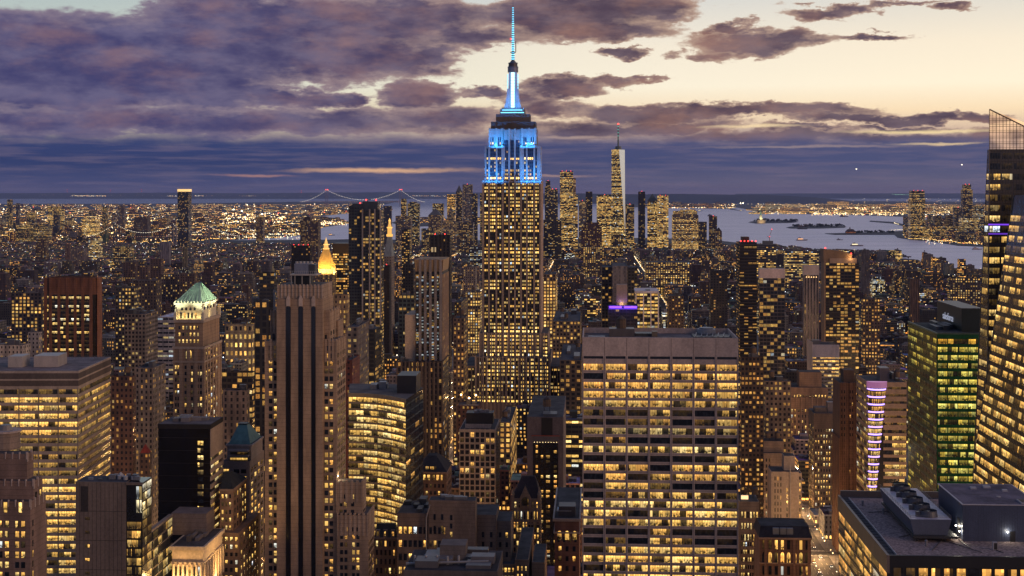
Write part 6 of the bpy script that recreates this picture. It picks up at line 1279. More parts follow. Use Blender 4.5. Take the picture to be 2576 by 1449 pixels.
def four_hundred():
    b = B('residential_tower', 'slim grid-faced tower with a stepped tan crown on a dark square podium', 'apartment tower', 1045, 1113, 1000, short='the tan-crowned grid tower', yb=905)
    x0, x1 = -b.off, b.off; d = b.depth(1128, x1); zt = b.z(690); w = MB(); s = style((.14, .11, .10), .8, .72, .10, 3.0, 3.5, .5, .9)
    w.walls(x0, x1, 0, d, b.z(907), zt, s, roof=False); w.build('wall', b.t)
    q = MB(); zc = b.z(653); P1 = [(x0, 0), (x1, 0), (x1, d), (x0, d)]; P2 = [(x0 - .8, -.8), (x1 + .8, -.8), (x1 + .8, d + .8), (x0 - .8, d + .8)]; q.prism(P1, zt, zt + 2, 'metal_panel', (.02, .02, .02)); q.prism(P1, zt + 2, zc, 'metal_panel', (.36, .24, .13), poly2=P2, top='roofing')
    for k in range(13): a = x0 + (x1 - x0) * k / 12; q.bar((a, -.15, zt + 2), (a * 1.05, -.95, zc), .12, 'metal_panel', (.12, .08, .05))
    q.build('crown', b.t); q = MB()
    for k in range(5): a = x0 + (x1 - x0) * (k + .5) / 5 if False else x0 + (x1 - x0) * (.18 + k * .19); q.box(a - .9, a + .9, -1.2, .1, b.z(907), zc + .4 if k < 4 else zc, 'stone', (.18, .16, .155))
    for k in range(10): c = d * k / 9; q.box(x1 - .1, x1 + .3, max(0, c - .3), min(d, c + .3), b.z(907), zt, 'stone', (.34, .25, .19))
    q.build('piers', b.t)
    rr = random.Random(2); b.front(x0 + .5, x1 - .5, b.z(905), b.z(694), 10, 27, wf=.8, hf=.5, panes=1, lit=lambda i, j: (.55 * rr.uniform(.6, 1), .5) if j == 23 else ((.42 * rr.uniform(.5, 1.1), 1.0) if rr.random() < .6 else ((.8, .5) if rr.random() < .06 else (.03, .5)))); b.flush()
    pd = MB(); yo = -9; px0, px1, pz = b.X(999, yo), b.X(1113, yo), b.z(910, None, yo); dd = b.depth(1129, px1); s2 = style((.085, .065, .055), .5, .62, .22, 3.4, 4.0, .45, 1.1); pd.walls(px0, px1, yo, dd, 0, pz, s2, roof_tint=(.08, .075, .08))
    for k in range(12): a = px0 + (px1 - px0) * k / 11; pd.box(a - .5, a + .5, yo - .5, yo + .1, 0, pz + .3, 'masonry', (.10, .075, .062))
    pd.build('podium', b.t); q = MB(); roof_plant(q, px0, b.X(1045), yo + 1, 0, pz, random.Random(7), 6, 3, (.1, .1, .1)); q.build('roof_plant', b.t)
    wl = MB(); wl.box(b.X(1018.7, 2), b.X(1045, 2) - .1, 2, d - 2, pz - 1, b.z(792, None, 2), 'stone', (.42, .32, .23)); wl.build('blank_wing', b.t)
    b.reg(653, dd, px0, px1)
four_hundred()

ST = style
def S_(*a, **k): return simple(*a, **k)
# --- mid-distance towers
b = S_('glass_tower', 'dark folded glass tower with red roof beacons left of the gold lantern spire', 'apartment tower', 911, 958, 528, 1600, ST((.03, .035, .04), .86, .62, .30, 3.4, 3.6, .55, 1.0), pb=966, yb=930, short='the dark folded glass tower', plant=0)
q = MB(); d0 = b.dd; yo = 3.0; q.walls(b.X(877, yo), -b.off, yo, d0, 0, b.z(520, 890), ST((.03, .04, .05), .8, .6, .12, 3.6, 3.6, .5, 1.0), roof=False)
q.prism([(b.X(877, yo), yo), (-b.off, yo), (-b.off, d0), (b.X(877, yo), d0)], b.z(520, 890) - .2, b.z(512, 890), 'dark_glass', (.03, .035, .045), poly2=[(b.X(890, yo), yo), (-b.off, yo), (-b.off, d0), (b.X(890, yo), d0)]); q.build('side_wing', b.t)
q = MB(); q.box(b.X(912, 6), b.X(950, 6), 6, d0, b.zt - 1, b.z(507, None, 6), 'dark_glass', (.035, .04, .05)); q.bar((b.X(925, 8), 8, b.zt), (b.X(925, 8), 8, b.z(500, None, 8)), .5, 'metal_panel', (.05, .05, .05)); q.bar((b.X(918, 8), 8, b.z(503, None, 8)), (b.X(934, 8), 8, b.z(502, None, 8)), .5, 'metal_panel', (.05, .05, .05)); q.build('penthouse', b.t)
q = MB()
for px in (912, 930, 943, 957): a = b.X(px); q.box(a - .8, a + .8, -.8, .1, 0, b.zt + 1, 'stone', (.20, .18, .18))
q.build('light_piers', b.t); beacon(b.t, [(b.X(906, 4), 4, b.z(511)), (b.X(921, 6), 6, b.z(503)), (b.X(946, 6), 6, b.z(503))], 1.1)
# the gold-lantern clock tower
b = S_('clock_tower', 'slender stone tower with a sloping grey roof and a glowing gold lantern on top', 'skyscraper', 966, 985, 645, 2150, ST((.28, .22, .18), .35, .45, .10, 3.4, 4, .5, 1.0), pb=992.5, yb=900, short='the gold lantern spire', plant=0)
x0, x1, dd = -b.off, b.off, b.dd; cx, cyy = 0.5, dd / 2; q = MB(); zt = b.zt; zr = b.z(595, None, cyy)
q.prism([(x0, 0), (x1, 0), (x1, dd), (x0, dd)], zt, zr, 'copper_green', (.20, .22, .22), poly2=[(cx - 3.4, cyy - 3.4), (cx + 3.4, cyy - 3.4), (cx + 3.4, cyy + 3.4), (cx - 3.4, cyy + 3.4)]); q.build('sloping_roof', b.t)
q = MB(); Zl = lambda py: b.z(py, None, cyy); GD = (.9, .42, .07)
for (pa, pb_, r0, r1, e) in ((595, 589, 5, 5, 1.2), (589, 574, 3.4, 3.4, .95), (574, 571, 4.4, 4.4, 1.5), (571, 563, 3, 2, .9), (563, 556, 1.5, 1.5, 1.2), (556, 549, 2, .3, 1.6)): q.cyl(cx, cyy, r0, r1, Zl(pa), Zl(pb_), 'lamp_glow', (1, .50, .10), 10, (e, 0, 0))
q.build('lantern', b.t)
b = S_('office_building', 'black blank-topped slab standing close against the gold lantern spire', 'office building', 964, 980, 668, 2080, ST((.03, .022, .02), .3, .3, .03, 5, 4, .4, .8), d=20, yb=850, short='the black blank slab', plant=0, reds=1)
b = S_('office_building', 'wide black office slab glowing with rows of orange windows behind the gold pyramid', 'office building', 837, 911, 613, 1950, ST((.022, .014, .011), .82, .55, .62, 3.0, 3.4, .42, 1.15), d=40, yb=870, short='the orange-windowed black slab', plant=0)
q = MB(); q.box(-b.off - .3, b.off + .3, -.3, b.dd, b.z(637), b.zt + .2, 'metal_panel', (.025, .014, .010)); q.build('blank_crown', b.t)
# gold pyramid
b = S_('ornate_tower', 'stone tower crowned by a tall floodlit golden pyramid with a lantern tip', 'skyscraper', 799, 836, 690, 1900, ST((.24, .17, .12), .4, .5, .25, 3.2, 3.7, .5, 1.0), pb=846, yb=880, short='the gold pyramid', plant=0)
x0, x1, dd = -b.off, b.off, b.dd; q = MB(); zt = b.zt; z1 = b.z(676); GT = (.85, .55, .16)
q.box(x0 + .5, x1 - .5, .5, dd - .5, zt, z1, 'stone', (.5, .38, .22)); q.build('arcade', b.t); a0, a1 = b.X(795, 2), b.X(835, 2); cx, cyy = (a0 + a1) / 2 + .5, dd / 2; q = MB(); Zl = lambda py: b.z(py, None, cyy)
q.prism([(a0, 2), (a1, 2), (a1, dd - 2), (a0, dd - 2)], z1, Zl(627), 'gilded', GT, poly2=[(cx - 3.6, cyy - 3.6), (cx + 3.6, cyy - 3.6), (cx + 3.6, cyy + 3.6), (cx - 3.6, cyy + 3.6)]); q.build('gold_pyramid', b.t)
q = MB()
for (pa, pb_, r0, r1, e) in ((627, 624, 4.6, 4.6, 1.3), (624, 616, 3.4, 3.0, .9), (616, 614, 3.8, 3.8, 1.6), (614, 607, 2.4, 1.8, 1.0), (607, 597, 1.4, .15, 1.2)): q.cyl(cx, cyy, r0, r1, Zl(pa), Zl(pb_), 'lamp_glow', (1, .55, .14), 10, (e, 0, 0))
q.build('lantern', b.t)
for (px, yo) in ((800, 1), (836, 1), (842, dd - 1)): q = MB(); a = b.X(px, yo); q.box(a - 1, a + 1, yo - 1, yo + 1, zt, z1 + 2, 'stone', (.5, .38, .22)); q.cyl(a, yo, 1.3, .1, z1 + 2, z1 + 8, 'gilded', GT, 8, cap=False); q.build('pinnacle', b.t)
q = MB()
for k in range(10): q.ball((x0 + 1 + (x1 - x0 - 2) * k / 9, -.2, zt + 2.0), .55, 'lamp_glow', (1, .6, .2), (4, 0, 0)); q.ball((x1 + .2, 1 + (dd - 2) * k / 9, zt + 2.0), .55, 'lamp_glow', (1, .6, .2), (4, 0, 0))
q.build('arcade_lamps', b.t)
light('floodlight', 'AREA', (0, -9, z1 - 4), 20000, (1, .60, .16), b.t, 20, (0, .55, 1), 2); light('floodlight', 'AREA', (x1 + 9, dd / 2, z1 - 4), 20000, (1, .60, .16), b.t, 2, (-.55, 0, 1), 20)
b = S_('office_tower', 'black box-topped tower with a ring of red beacons beside the gold pyramid', 'office tower', 733, 781, 618, 2200, ST((.016, .013, .015), .5, .5, .06, 4, 4, .4, 1.0), pb=785, yb=690, short='the black tower with red beacons', reds=4)
b = S_('apartment_tower', 'slim dark tower with glass piers and red corner beacons rising behind the tan-crowned grid tower', 'apartment tower', 1082, 1131, 592, 1700, ST((.03, .027, .03), .6, .6, .06, 4, 4, .5, 1.0), pb=1137, yb=655, short='the dark tower with red corners', reds=2)
q = MB()
for k in range(6): a = -b.off + 2 * b.off * k / 5; q.box(a - .8, a + .8, -.8, .1, b.z(800), b.zt + .5, 'metal_panel', (.02, .018, .02))
q.build('piers', b.t); q = MB(); q.box(-b.off + 1, b.off - 1, -.3, .1, b.z(654), b.z(649), 'lamp_glow', (1, .55, .2), (1.0, 0, 0)); q.box(b.X(1085), b.X(1097), -.3, .1, b.z(634), b.z(622), 'lamp_glow', (1, .7, .35), (.4, 0, 0)); q.build('lit_lobby', b.t)
b = S_('octagonal_tower', 'broad brown brick tower with angled corners, a blank crown and wide bands of amber windows', 'office tower', 128, 228, 697, 1150, ST((.10, .045, .03), .9, .55, 0.02, 9, 3.8, .5, 1.0), d=15, yb=896, short='the brown angled tower', plant=0)
x0, x1 = b.X(115), b.X(243); c = 4.5; P = [(b.X(128), -.5), (b.X(228), -.5), (x1, c), (x1, 11), (b.X(228), 16), (b.X(128), 16), (x0 - 1, 11), (x0 - 1, c)]; q = MB(); zc = b.z(741)
T = (.105, .048, .032); q.prism(P, 0, zc, 'dark_glass', (.018, .015, .015)); grow = lambda k: [(p[0] * k, 8 + (p[1] - 8) * k) for p in P]
q.prism(grow(1.03), zc, b.z(699), 'masonry', T, poly2=grow(.97), top='roofing'); q.build('crown', b.t)
xs = [128, 141, 153, 166, 190, 203, 228]; q = MB()
for px in (115, 128, 149, 170, 190, 209, 229): a = b.X(px); q.box(a - 1.2, a + 1.2, -1.0, .2, 0, b.z(698), 'masonry', (.12, .055, .036))
q.prism([(x1 - .4, c - 2), (x1 + .8, c), (x1 + .8, 11), (x1 - .4, 11)], 0, b.z(698), 'masonry', (.16, .075, .048)); q.build('brick_piers', b.t)
Lb = {0: 1.1, 1: .05, 2: .8, 3: .25, 4: .5, 5: .75, 6: .5, 7: .3, 8: .8, 9: .2, 10: .2, 11: .15, 12: .75, 13: .3, 14: .7}; rr = random.Random(5); fh = 10.9 / F * 1150
for (l, r_) in ((129, 148), (150.5, 169), (171.5, 189), (191.5, 208), (210.5, 227)): b.front(b.X(l), b.X(r_), zc - 15 * fh - .8, zc - .8, 2, 15, y=-.55, wf=.96, hf=.55, panes=3, lit=lambda i, j: (1.05 * rr.uniform(.7, 1.1), .62 if 14 - j not in (2, 5) else .85) if rr.random() < Lb[14 - j] else (.03, .4))
b.patch((x0 - 1, c, zc - 15 * fh - .8), (b.X(128), -.5, zc - 15 * fh - .8), (b.X(128), -.5, zc - .8), (x0 - 1, c, zc - .8), 2, 15, wf=.9, hf=.55, panes=3, lit=lambda i, j: (1.0, .6) if rr.random() < Lb[14 - j] * .8 else (.03, .4)); b.flush()
S_('office_building', 'grey concrete grid office with one band of white lit windows left of the green pyramid', 'office building', 313, 366, 790, 1200, ST((.22, .19, .18), .6, .55, .10, 3.0, 3.6, .62, 1.0), pb=397, yb=915, short='the grey grid office', plant=5)
b = S_('apartment_tower', 'lone slim glass tower with a glowing gold top edge standing above the far bridges', 'apartment tower', 446.6, 474, 476, 6200, ST((.05, .06, .09), .7, .6, .20, 4.0, 4.2, .6, 1.4), pb=482, yb=598, short='the lone tower with the gold edge', plant=0)
q = MB(); q.box(-b.off - .5, b.off + .5, -.5, b.dd, b.z(482), b.zt + .5, 'lamp_glow', (1, .62, .22), (1.25, 0, 0)); q.bar((0, 10, b.zt), (0, 10, b.zt + 14), .6, 'metal_panel'); q.build('lit_crown', b.t)
# --- more named buildings of the middle distance
W_ = ST
for a in [
 ('office_building', 'dark brick block with a double row of lit lofts left of the brown angled tower', 'office building', 28, 105, 737, 1500, W_((.09, .07, .07), .55, .6, .55, 4, 3.8, .55), 110, 830, 'the double-row loft block', 3, 0),
 ('apartment_building', 'white art deco apartment block with rounded chimney stacks at the picture edge', 'apartment building', -20, 58, 868, 1000, W_((.42, .38, .36), .35, .5, .15, 3, 3.5, .5), 76, 900, 'the white deco block', 3, 0),
 ('apartment_building', 'narrow pale apartment house with balconies beside the white art deco block', 'apartment building', 70, 98, 836, 1040, W_((.36, .33, .33), .4, .5, .12, 3, 3.2, .5), 106, 895, 'the narrow pale house', 2, 0),
 ('brick_building', 'dark red brick office block between the yellow-lit slab and the tan deco tower', 'office building', 279, 334, 946, 900, W_((.13, .07, .055), .45, .5, .22, 3.2, 3.7, .38), 340, 1100, 'the red brick office block', 3, 1),
 ('apartment_building', 'grey stone apartment block with ornate cornice left of the green pyramid tower', 'apartment building', 340, 385, 925, 940, W_((.22, .19, .18), .4, .55, .16, 3.2, 3.7, .45), 417, 1050, 'the grey ornate block', 2, 0),
 ('office_building', 'dark club building with one continuous lit floor right of the green pyramid tower', 'office building', 558, 635, 935, 1050, W_((.06, .05, .045), .8, .6, .5, 4, 4.4, .5), 640, 985, 'the club with one lit floor', 3, 0),
 ('stone_building', 'grey classical stone house with a colonnade under its cornice', 'mansion', 560, 620, 982, 930, W_((.20, .16, .15), .35, .6, .12, 4, 4.2, .5), 628, 1060, 'the colonnaded stone house', 2, 0),
 ('library_building', 'low marble library with floodlit arched front among dark roofs', 'library', 566, 634, 816, 1500, W_((.42, .34, .22), .45, .5, .85, 5, 9, .58, 1.0), 640, 838, 'the floodlit library', 1, 0),
 ('glass_tower', 'dark glass tower with a curved top edge left of the brown art deco tower', 'apartment tower', 652, 690, 686, 1300, W_((.04, .042, .048), .85, .55, .25, 4, 3.6, .5), 699, 850, 'the dark curved-edge tower', 0, 0),
 ('office_building', 'dark gridded office slab tucked behind the brown art deco tower', 'office building', 640, 690, 759, 800, W_((.05, .05, .055), .6, .7, .22, 4, 3.8, .4), 694, 880, 'the dark gridded slab', 2, 0),
 ('art_deco_building', 'small limestone art deco tower with glowing upper storeys right of the brown art deco tower', 'office building', 840, 872, 741, 1000, W_((.32, .23, .15), .35, .55, .55, 3, 3.6, .52, 1.0), 879, 825, 'the small glowing deco tower', 2, 0),
 ('office_building', 'low grey building with stepped terraces between two black towers', 'office building', 872, 900, 822, 900, W_((.20, .17, .16), .5, .5, .2, 3, 3.6, .6), 928, 905, 'the terraced grey building', 3, 0),
 ('brick_building', 'deep red brick building below the dark folded glass tower', 'apartment building', 868, 886, 905, 850, W_((.19, .06, .045), .3, .4, .08, 4, 3.6, .5), 905, 970, 'the deep red building', 1, 0),
 ('apartment_tower', 'dark tower with wide yellow windows at its foot beside the dark folded glass tower', 'apartment tower', 906, 944, 828, 1150, W_((.025, .027, .032), .6, .6, .28, 6, 3.6, .5, 1.1), 960, 950, 'the dark tower with yellow windows', 2, 1),
 ('apartment_tower', 'thin dark tower with lit balconies in front of the far downtown skyline', 'apartment tower', 1011, 1030, 577, 2600, W_((.035, .035, .04), .75, .5, .35, 4, 3.8, .55, 1.1), 1035, 650, 'the thin dark tower', 0, 0),
 ('office_building', 'dark building with a small tan rooftop hood left of the tan-crowned grid tower', 'office building', 1013, 1040, 666, 1800, W_((.04, .038, .042), .5, .5, .15, 4, 3.8, .4), 1045, 800, 'the tan hood', 1, 1),
 ('office_building', 'teal glass mid-rise left of the tan-crowned grid tower', 'office building', 1003, 1043, 742, 1250, W_((.05, .075, .085), .7, .6, .2, 3.4, 3.6, .6), 1046, 910, 'the teal glass mid-rise', 2, 0),
 ('office_building', 'old brick office canyon wall with amber windows right of the tan-crowned grid tower', 'office building', 1140, 1168, 800, 1180, W_((.13, .09, .07), .45, .55, .5, 3.2, 3.6, .42, 1.1), 1176, 960, 'the amber canyon wall', 2, 1),
 ('brick_building', 'tall brick loft with a gabled tank house left of the blue-lit skyscraper', 'loft building', 1143, 1160, 760, 1750, W_((.12, .09, .08), .4, .5, .25, 3.2, 3.6, .45), 1176, 870, 'the gabled tank house', 2, 1),
 ('office_building', 'pale square block with rows of yellow windows left of the blue-lit skyscraper', 'office building', 1166, 1196, 672, 2200, W_((.26, .22, .21), .5, .5, .25, 3.4, 3.6, .55), 1200, 745, 'the pale square block', 2, 1),
 ('loft_building', 'yellow-lit loft block under the pale square block', 'loft building', 1170, 1208, 735, 1900, W_((.2, .17, .15), .55, .6, .75, 3.6, 3.8, .6), 1212, 790, 'the yellow-lit loft block', 2, 1),
 ('apartment_tower', 'very dark balcony tower with a red-lit top behind the wide pale stone tower', 'apartment tower', 1861, 1904, 610, 1500, W_((.030, .024, .022), .9, .5, .26, 4.6, 3.5, .42, 1.0), 1852, 840, 'the dark balcony tower', 1, 0),
 ('glass_tower', 'glass tower with a blank pale top band and glittering reflections', 'apartment tower', 1911, 1974, 677, 1300, W_((.10, .085, .09), .9, .75, .30, 3.2, 3.4, .52, .8), 1908, 930, 'the glittering glass tower', 0, 0),
 ('apartment_tower', 'pale slab tower with dark vertical window stripes', 'hotel', 2022, 2060, 692, 1700, W_((.38, .31, .28), .5, .95, .04, 3.4, 3.6, .5, .9), 2019, 900, 'the pale striped slab', 0, 0),
 ('apartment_tower', 'large brown apartment tower with a sloped blank top and many amber windows', 'apartment tower', 2077, 2161, 660, 1450, W_((.06, .042, .032), .82, .6, .40, 3.8, 3.4, .48, 1.15), 2071, 930, 'the brown sloped-top tower', 0, 0),
 ('apartment_tower', 'plain dark slab with a pale roof line near the river behind the brown sloped-top tower', 'apartment building', 2167, 2188, 629, 3200, W_((.13, .12, .13), .3, .4, .1, 4, 3.5, .4), 2165, 690, 'the plain riverside slab', 1, 0),
 ('warehouse_building', 'broad terraced glass office with lit floors on the near river bank', 'office building', 1975, 2060, 632, 3500, W_((.12, .12, .14), .9, .5, .6, 5, 4.5, .66, 1.0), 1972, 665, 'the terraced riverside office', 3, 0),
 ('office_building', 'stepped riverside office glowing with lit floors under a red crane', 'office building', 1888, 1952, 616, 3600, W_((.12, .11, .12), .9, .5, .65, 5, 4.5, .62, 1.1), 1885, 665, 'the office under the crane', 2, 0),
 ('warehouse_building', 'long dark warehouse block with dotted windows close to the faceted glass skyscraper', 'office building', 2390, 2466, 700, 2300, W_((.10, .08, .08), .45, .5, .6, 4, 3.8, .62, 1.0), 2384, 760, 'the dotted warehouse block', 2, 1),
 ('office_building', 'ribbed pale-topped office with bright lit floors behind the stepped tan art deco block', 'office building', 2044, 2111, 868, 1400, W_((.28, .25, .25), .92, .5, .6, 4, 3.6, .62, 1.1), 2031, 975, 'the ribbed pale office', 2, 0),
 ('brick_building', 'brown office block with rows of orange windows right of the brown sloped-top tower', 'office building', 2170, 2214, 752, 1600, W_((.13, .09, .075), .5, .5, .55, 3.4, 3.8, .42, 1.1), 2166, 880, 'the orange-rowed block', 2, 1),
 ('apartment_tower', 'thin brown tower with narrow ribs among low roofs near the river', 'apartment tower', 2290, 2313, 702, 2500, W_((.18, .11, .08), .35, .9, .03, 3, 3.6, .4), 2286, 840, 'the thin ribbed brown tower', 0, 0),
 ('apartment_tower', 'dense brown apartment tower squeezed against the wide pale stone tower', 'apartment tower', 1864, 1921, 898, 900, W_((.085, .055, .042), .6, .5, .45, 2.6, 3.1, .36, 1.0), 1862, 1260, 'the dense brown tower', 2, 1),
 ('office_building', 'tan office with evenly lit windows at the foot of the glittering glass tower', 'office building', 1925, 1990, 958, 960, W_((.2, .15, .12), .5, .5, .3, 3.2, 3.6, .5), 1920, 1010, 'the evenly lit tan office', 3, 1),
 ('office_building', 'grey core tower with dark glass sides and red roof beacons behind the violet rooftop bar', 'hotel', 1541, 1578, 669, 1700, W_((.22, .20, .21), .2, .2, .02, 6, 5, .5), 1583, 770, 'the grey core tower', 0, 0),
 ('office_building', 'dark glass block flanking the grey core tower', 'hotel', 1514, 1604, 672, 1720, W_((.07, .07, .085), .7, .6, .22, 4, 4, .5), 1608, 770, 'the dark flanking block', 0, 0),
 ('office_building', 'office block with tall white columns and lit floors beside the violet rooftop bar', 'office building', 1600, 1656, 737, 1480, W_((.10, .09, .09), .9, .55, .6, 4, 3.8, .6, 1.0), 1662, 825, 'the white column block', 1, 0),
 ('loft_building', 'tan loft with arched top windows right of the blue-lit skyscraper', 'loft building', 1367, 1398, 690, 1650, W_((.26, .19, .14), .6, .6, .85, 4, 4, .55, 1.1), 1402, 755, 'the arched tan loft', 2, 1),
 ('loft_building', 'wide lit loft block with arcaded base below the violet rooftop bar', 'loft building', 1390, 1460, 808, 1400, W_((.22, .17, .13), .55, .55, .6, 3.6, 3.8, .5, 1.1), 1464, 850, 'the arcaded loft block', 3, 2),
 ('loft_building', 'dark loft building with water tanks right of the foot of the blue-lit skyscraper', 'loft building', 1408, 1462, 906, 1150, W_((.12, .09, .07), .6, .6, .2, 5, 3.8, .42), 1468, 960, 'the dark loft with tanks', 3, 2),
 ('loft_building', 'brown loft building full of amber windows behind the brown art deco annex', 'loft building', 1256, 1285, 1062, 1000, W_((.22, .16, .11), .55, .6, .7, 3.4, 3.8, .5, 1.1), 1300, 1120, 'the amber loft building', 3, 1),
 ('apartment_tower', 'shadowy dark tower between the white column block and the dark balcony tower', 'apartment tower', 1787, 1830, 680, 1900, W_((.035, .032, .037), .6, .5, .10, 4, 3.6, .4), 1784, 850, 'the shadowy dark tower', 1, 0),
 ('apartment_building', 'brick apartment block with lit corner windows right of the white column block', 'apartment building', 1682, 1720, 744, 1700, W_((.12, .085, .07), .5, .5, .3, 3.4, 3.6, .4, 1.1), 1725, 820, 'the brick block by the white columns', 1, 1)]:
    nm, lb, ct, l, r, yt, Y, st, pb, yb, sh, pl, tk = a
    bb = S_(nm, lb, ct, l, r, yt, Y, st, pb=pb, yb=yb, short=sh, plant=pl, tk=tk, group=None)
    if sh == 'the glittering glass tower': q = MB(); q.box(-bb.off - .3, bb.off + .3, -.3, bb.dd, bb.z(700), bb.zt + .3, 'stone', (.42, .34, .33)); q.build('blank_crown', bb.t)
    if sh == 'the pale striped slab': q = MB(); q.box(-bb.off - .2, bb.off + .2, .5, bb.dd, bb.zt - 1, bb.z(668), 'stone', (.40, .33, .30)); q.build('penthouse', bb.t); q = MB(); [q.ball((k * 3.0, -.5, bb.z(697)), .7, 'lamp_glow', (1, .6, .25), (3, 0, 0)) for k in (-2, -1, 0, 1, 2)]; q.build('roof_lamps', bb.t)
    if sh == 'the brown sloped-top tower':
        q = MB(); zt = bb.zt; x0, x1 = -bb.off, bb.off; P = [(x0 - 2, .8, zt), (x1 - 7, .8, zt), (x1 - 7, .8, bb.z(640)), (bb.X(2120, .8), .8, bb.z(632)), (x0 - 2, .8, bb.z(627))]; q.face(P, 'stone', None, (.20, .13, .08)); Q = [(p[0], 24, p[2]) for p in P]
        for i in range(len(P)): j = (i + 1) % len(P); q.face([P[j], P[i], Q[i], Q[j]], 'stone', None, (.18, .12, .075))
        q.box(bb.X(2087), bb.X(2155), -.4, 2, zt - 1, bb.z(650), 'stone', (.30, .21, .15)); q.build('sloped_top', bb.t); q = MB()
        for k in range(24): zz = zt - 3 - k * 3.55; q.box(x0 - .5, x1 + .4, -.7, .1, zz - .3, zz + .2, 'stone', (.06, .045, .035)); q.box(x0 - 2.0, x0 - .3, -.4, 20, zz - 3.4, zz + .1, 'stone', (.15, .10, .065)) if False else None
        q.box(x0 - 1.8, x0 - .1, -.6, 18, 0, zt + 2, 'stone', (.22, .15, .10)); q.build('balcony_bands', bb.t); beacon(bb.t, [(x0, 2, bb.z(624)), (bb.X(2142), 2, bb.z(638))], .9)
        light('floodlight', 'POINT', (bb.X(2140), -2.5, bb.z(649) + 1), 1800, (1, .6, .25), bb.t, .6)
    if sh == 'the dark balcony tower':
        q = MB(); q.box(-bb.off + 3, bb.off - 8, 2, 20, bb.zt - 1, bb.z(596), 'metal_panel', (.05, .02, .02)); q.build('penthouse', bb.t); beacon(bb.t, [(x, 1, bb.zt + 1.5) for x in (-8, -4, 0, 4, 8)], .8); q = MB()
        for k in range(34): zz = bb.zt - 2 - k * 3.5; q.box(-bb.off - .9, bb.off + .2, -.9, bb.dd, zz - .25, zz + .25, 'stone', (.07, .055, .05))
        q.build('balcony_bands', bb.t)
    if sh == 'the white column block':
        q = MB()
        for k in range(4): a = -bb.off + 2 * bb.off * k / 3; q.box(a - .6, a + .6, -1.2, -.1, 0, bb.zt, 'stone', (.62, .56, .52))
        q.box(-bb.off - .8, bb.off + .8, -1.3, bb.dd, bb.zt - .2, bb.zt + 2, 'stone', (.56, .50, .48)); q.build('white_columns', bb.t)
    if sh == 'the office under the crane':
        q = MB(); q.box(bb.X(1920, 9), bb.X(1945, 9), 8, 30, bb.zt - 1, bb.z(606, None, 8), 'metal_panel', (.1, .1, .11)); q.build('penthouse', bb.t)
    if sh in ('the ribbed pale office',):
        q = MB(); q.box(-bb.off, bb.off, -.3, .1, bb.z(899), bb.zt + .4, 'stone', (.36, .33, .35))
        for k in range(24): a = -bb.off + 2 * bb.off * k / 23; q.box(a - .12, a + .12, -.55, -.3, bb.z(899), bb.zt + .4, 'stone', (.42, .38, .40))
        q.build('ribbed_crown', bb.t); q = MB(); q.box(-bb.off - .3, -bb.off, -.2, bb.dd, bb.z(960), bb.zt + 3, 'stone', (.40, .34, .30)); q.build('side_wall', bb.t)
for (l, r, yt, pb, ax, ay, w_) in ((281, 322, 1112, 331, 304, 1086, 'larger'), (351, 374, 1140, 380, 366, 1117, 'smaller')): S_('brick_house', w_ + ' dark brick house with a red hipped roof behind the grey panel tower', 'house', l, r, yt, 900, ST((.10, .06, .05), .4, .5, .2, 3, 3.6, .4), pb=pb, yb=1180, plant=0, short='the ' + w_ + ' red hipped roof', cap=('pyramid', ax, ay, 'roofing', (.30, .05, .035)))
S_('warehouse_building', 'long low white-roofed shed behind the green pyramid tower', 'shed', 396, 438, 797, 1500, ST((.42, .40, .42), .9, .4, .3, 6, 5, .8), d=70, yb=840, plant=0, roof_tint=(.62, .60, .66))
b = S_('hotel_building', 'dark hotel with a violet neon rooftop bar in front of the grey core tower', 'hotel', 1530, 1604, 768, 1450, ST((.04, .04, .055), .85, .6, .08, 4, 3.6, .6), d=22, yb=830, short='the violet rooftop bar', plant=0)
q = MB()
for (l, r) in ((1533, 1564), (1570, 1602)): q.box(b.X(l), b.X(r), -.5, -.1, b.z(775), b.z(770), 'lamp_glow', (.20, .05, 1), (2.2, 0, 0))
q.box(b.X(1531), b.X(1603), -.6, -.3, b.z(778), b.z(776), 'lamp_glow', (.12, .03, .7), (.7, 0, 0)); q.build('neon_strip', b.t); q = MB(); q.box(b.X(1551, 4), b.X(1578, 4), 5, 16, b.zt - 1, b.z(716, None, 5), 'stone', (.26, .20, .17)); q.build('core', b.t); light('lamp_light', 'POINT', (b.X(1564, 2), 3, b.zt + 1.5), 700, (1, .7, .4), b.t, .5)
light('lamp_light', 'AREA', (0, -3, b.z(772)), 2500, (.15, .04, 1), b.t, b.w, (0, 1, -.3), 1)
def crane():
    x, y = G(1936, 616, 118 if False else 121); t = thing('tower_crane', 'thin red lattice tower crane standing over the stepped riverside office', 'crane', (x, 3610, 121)); q = MB(); x = 0
    q.bar((0, 0, 0), (0, 0, 22), .8, 'metal_panel', (.35, .05, .04)); q.build('mast', t); q = MB(); q.bar((-2, 0, 20), (6, 0, 42), .6, 'metal_panel', (.35, .05, .04)); q.bar((0, 0, 22), (-7, 0, 24), .7, 'metal_panel', (.3, .05, .04)); q.build('jib', t); beacon(t, [(6, 0, 43), (0, 0, 24)], 1.1)
    t.location.x = (1936 - CX) / F * 3610
crane()
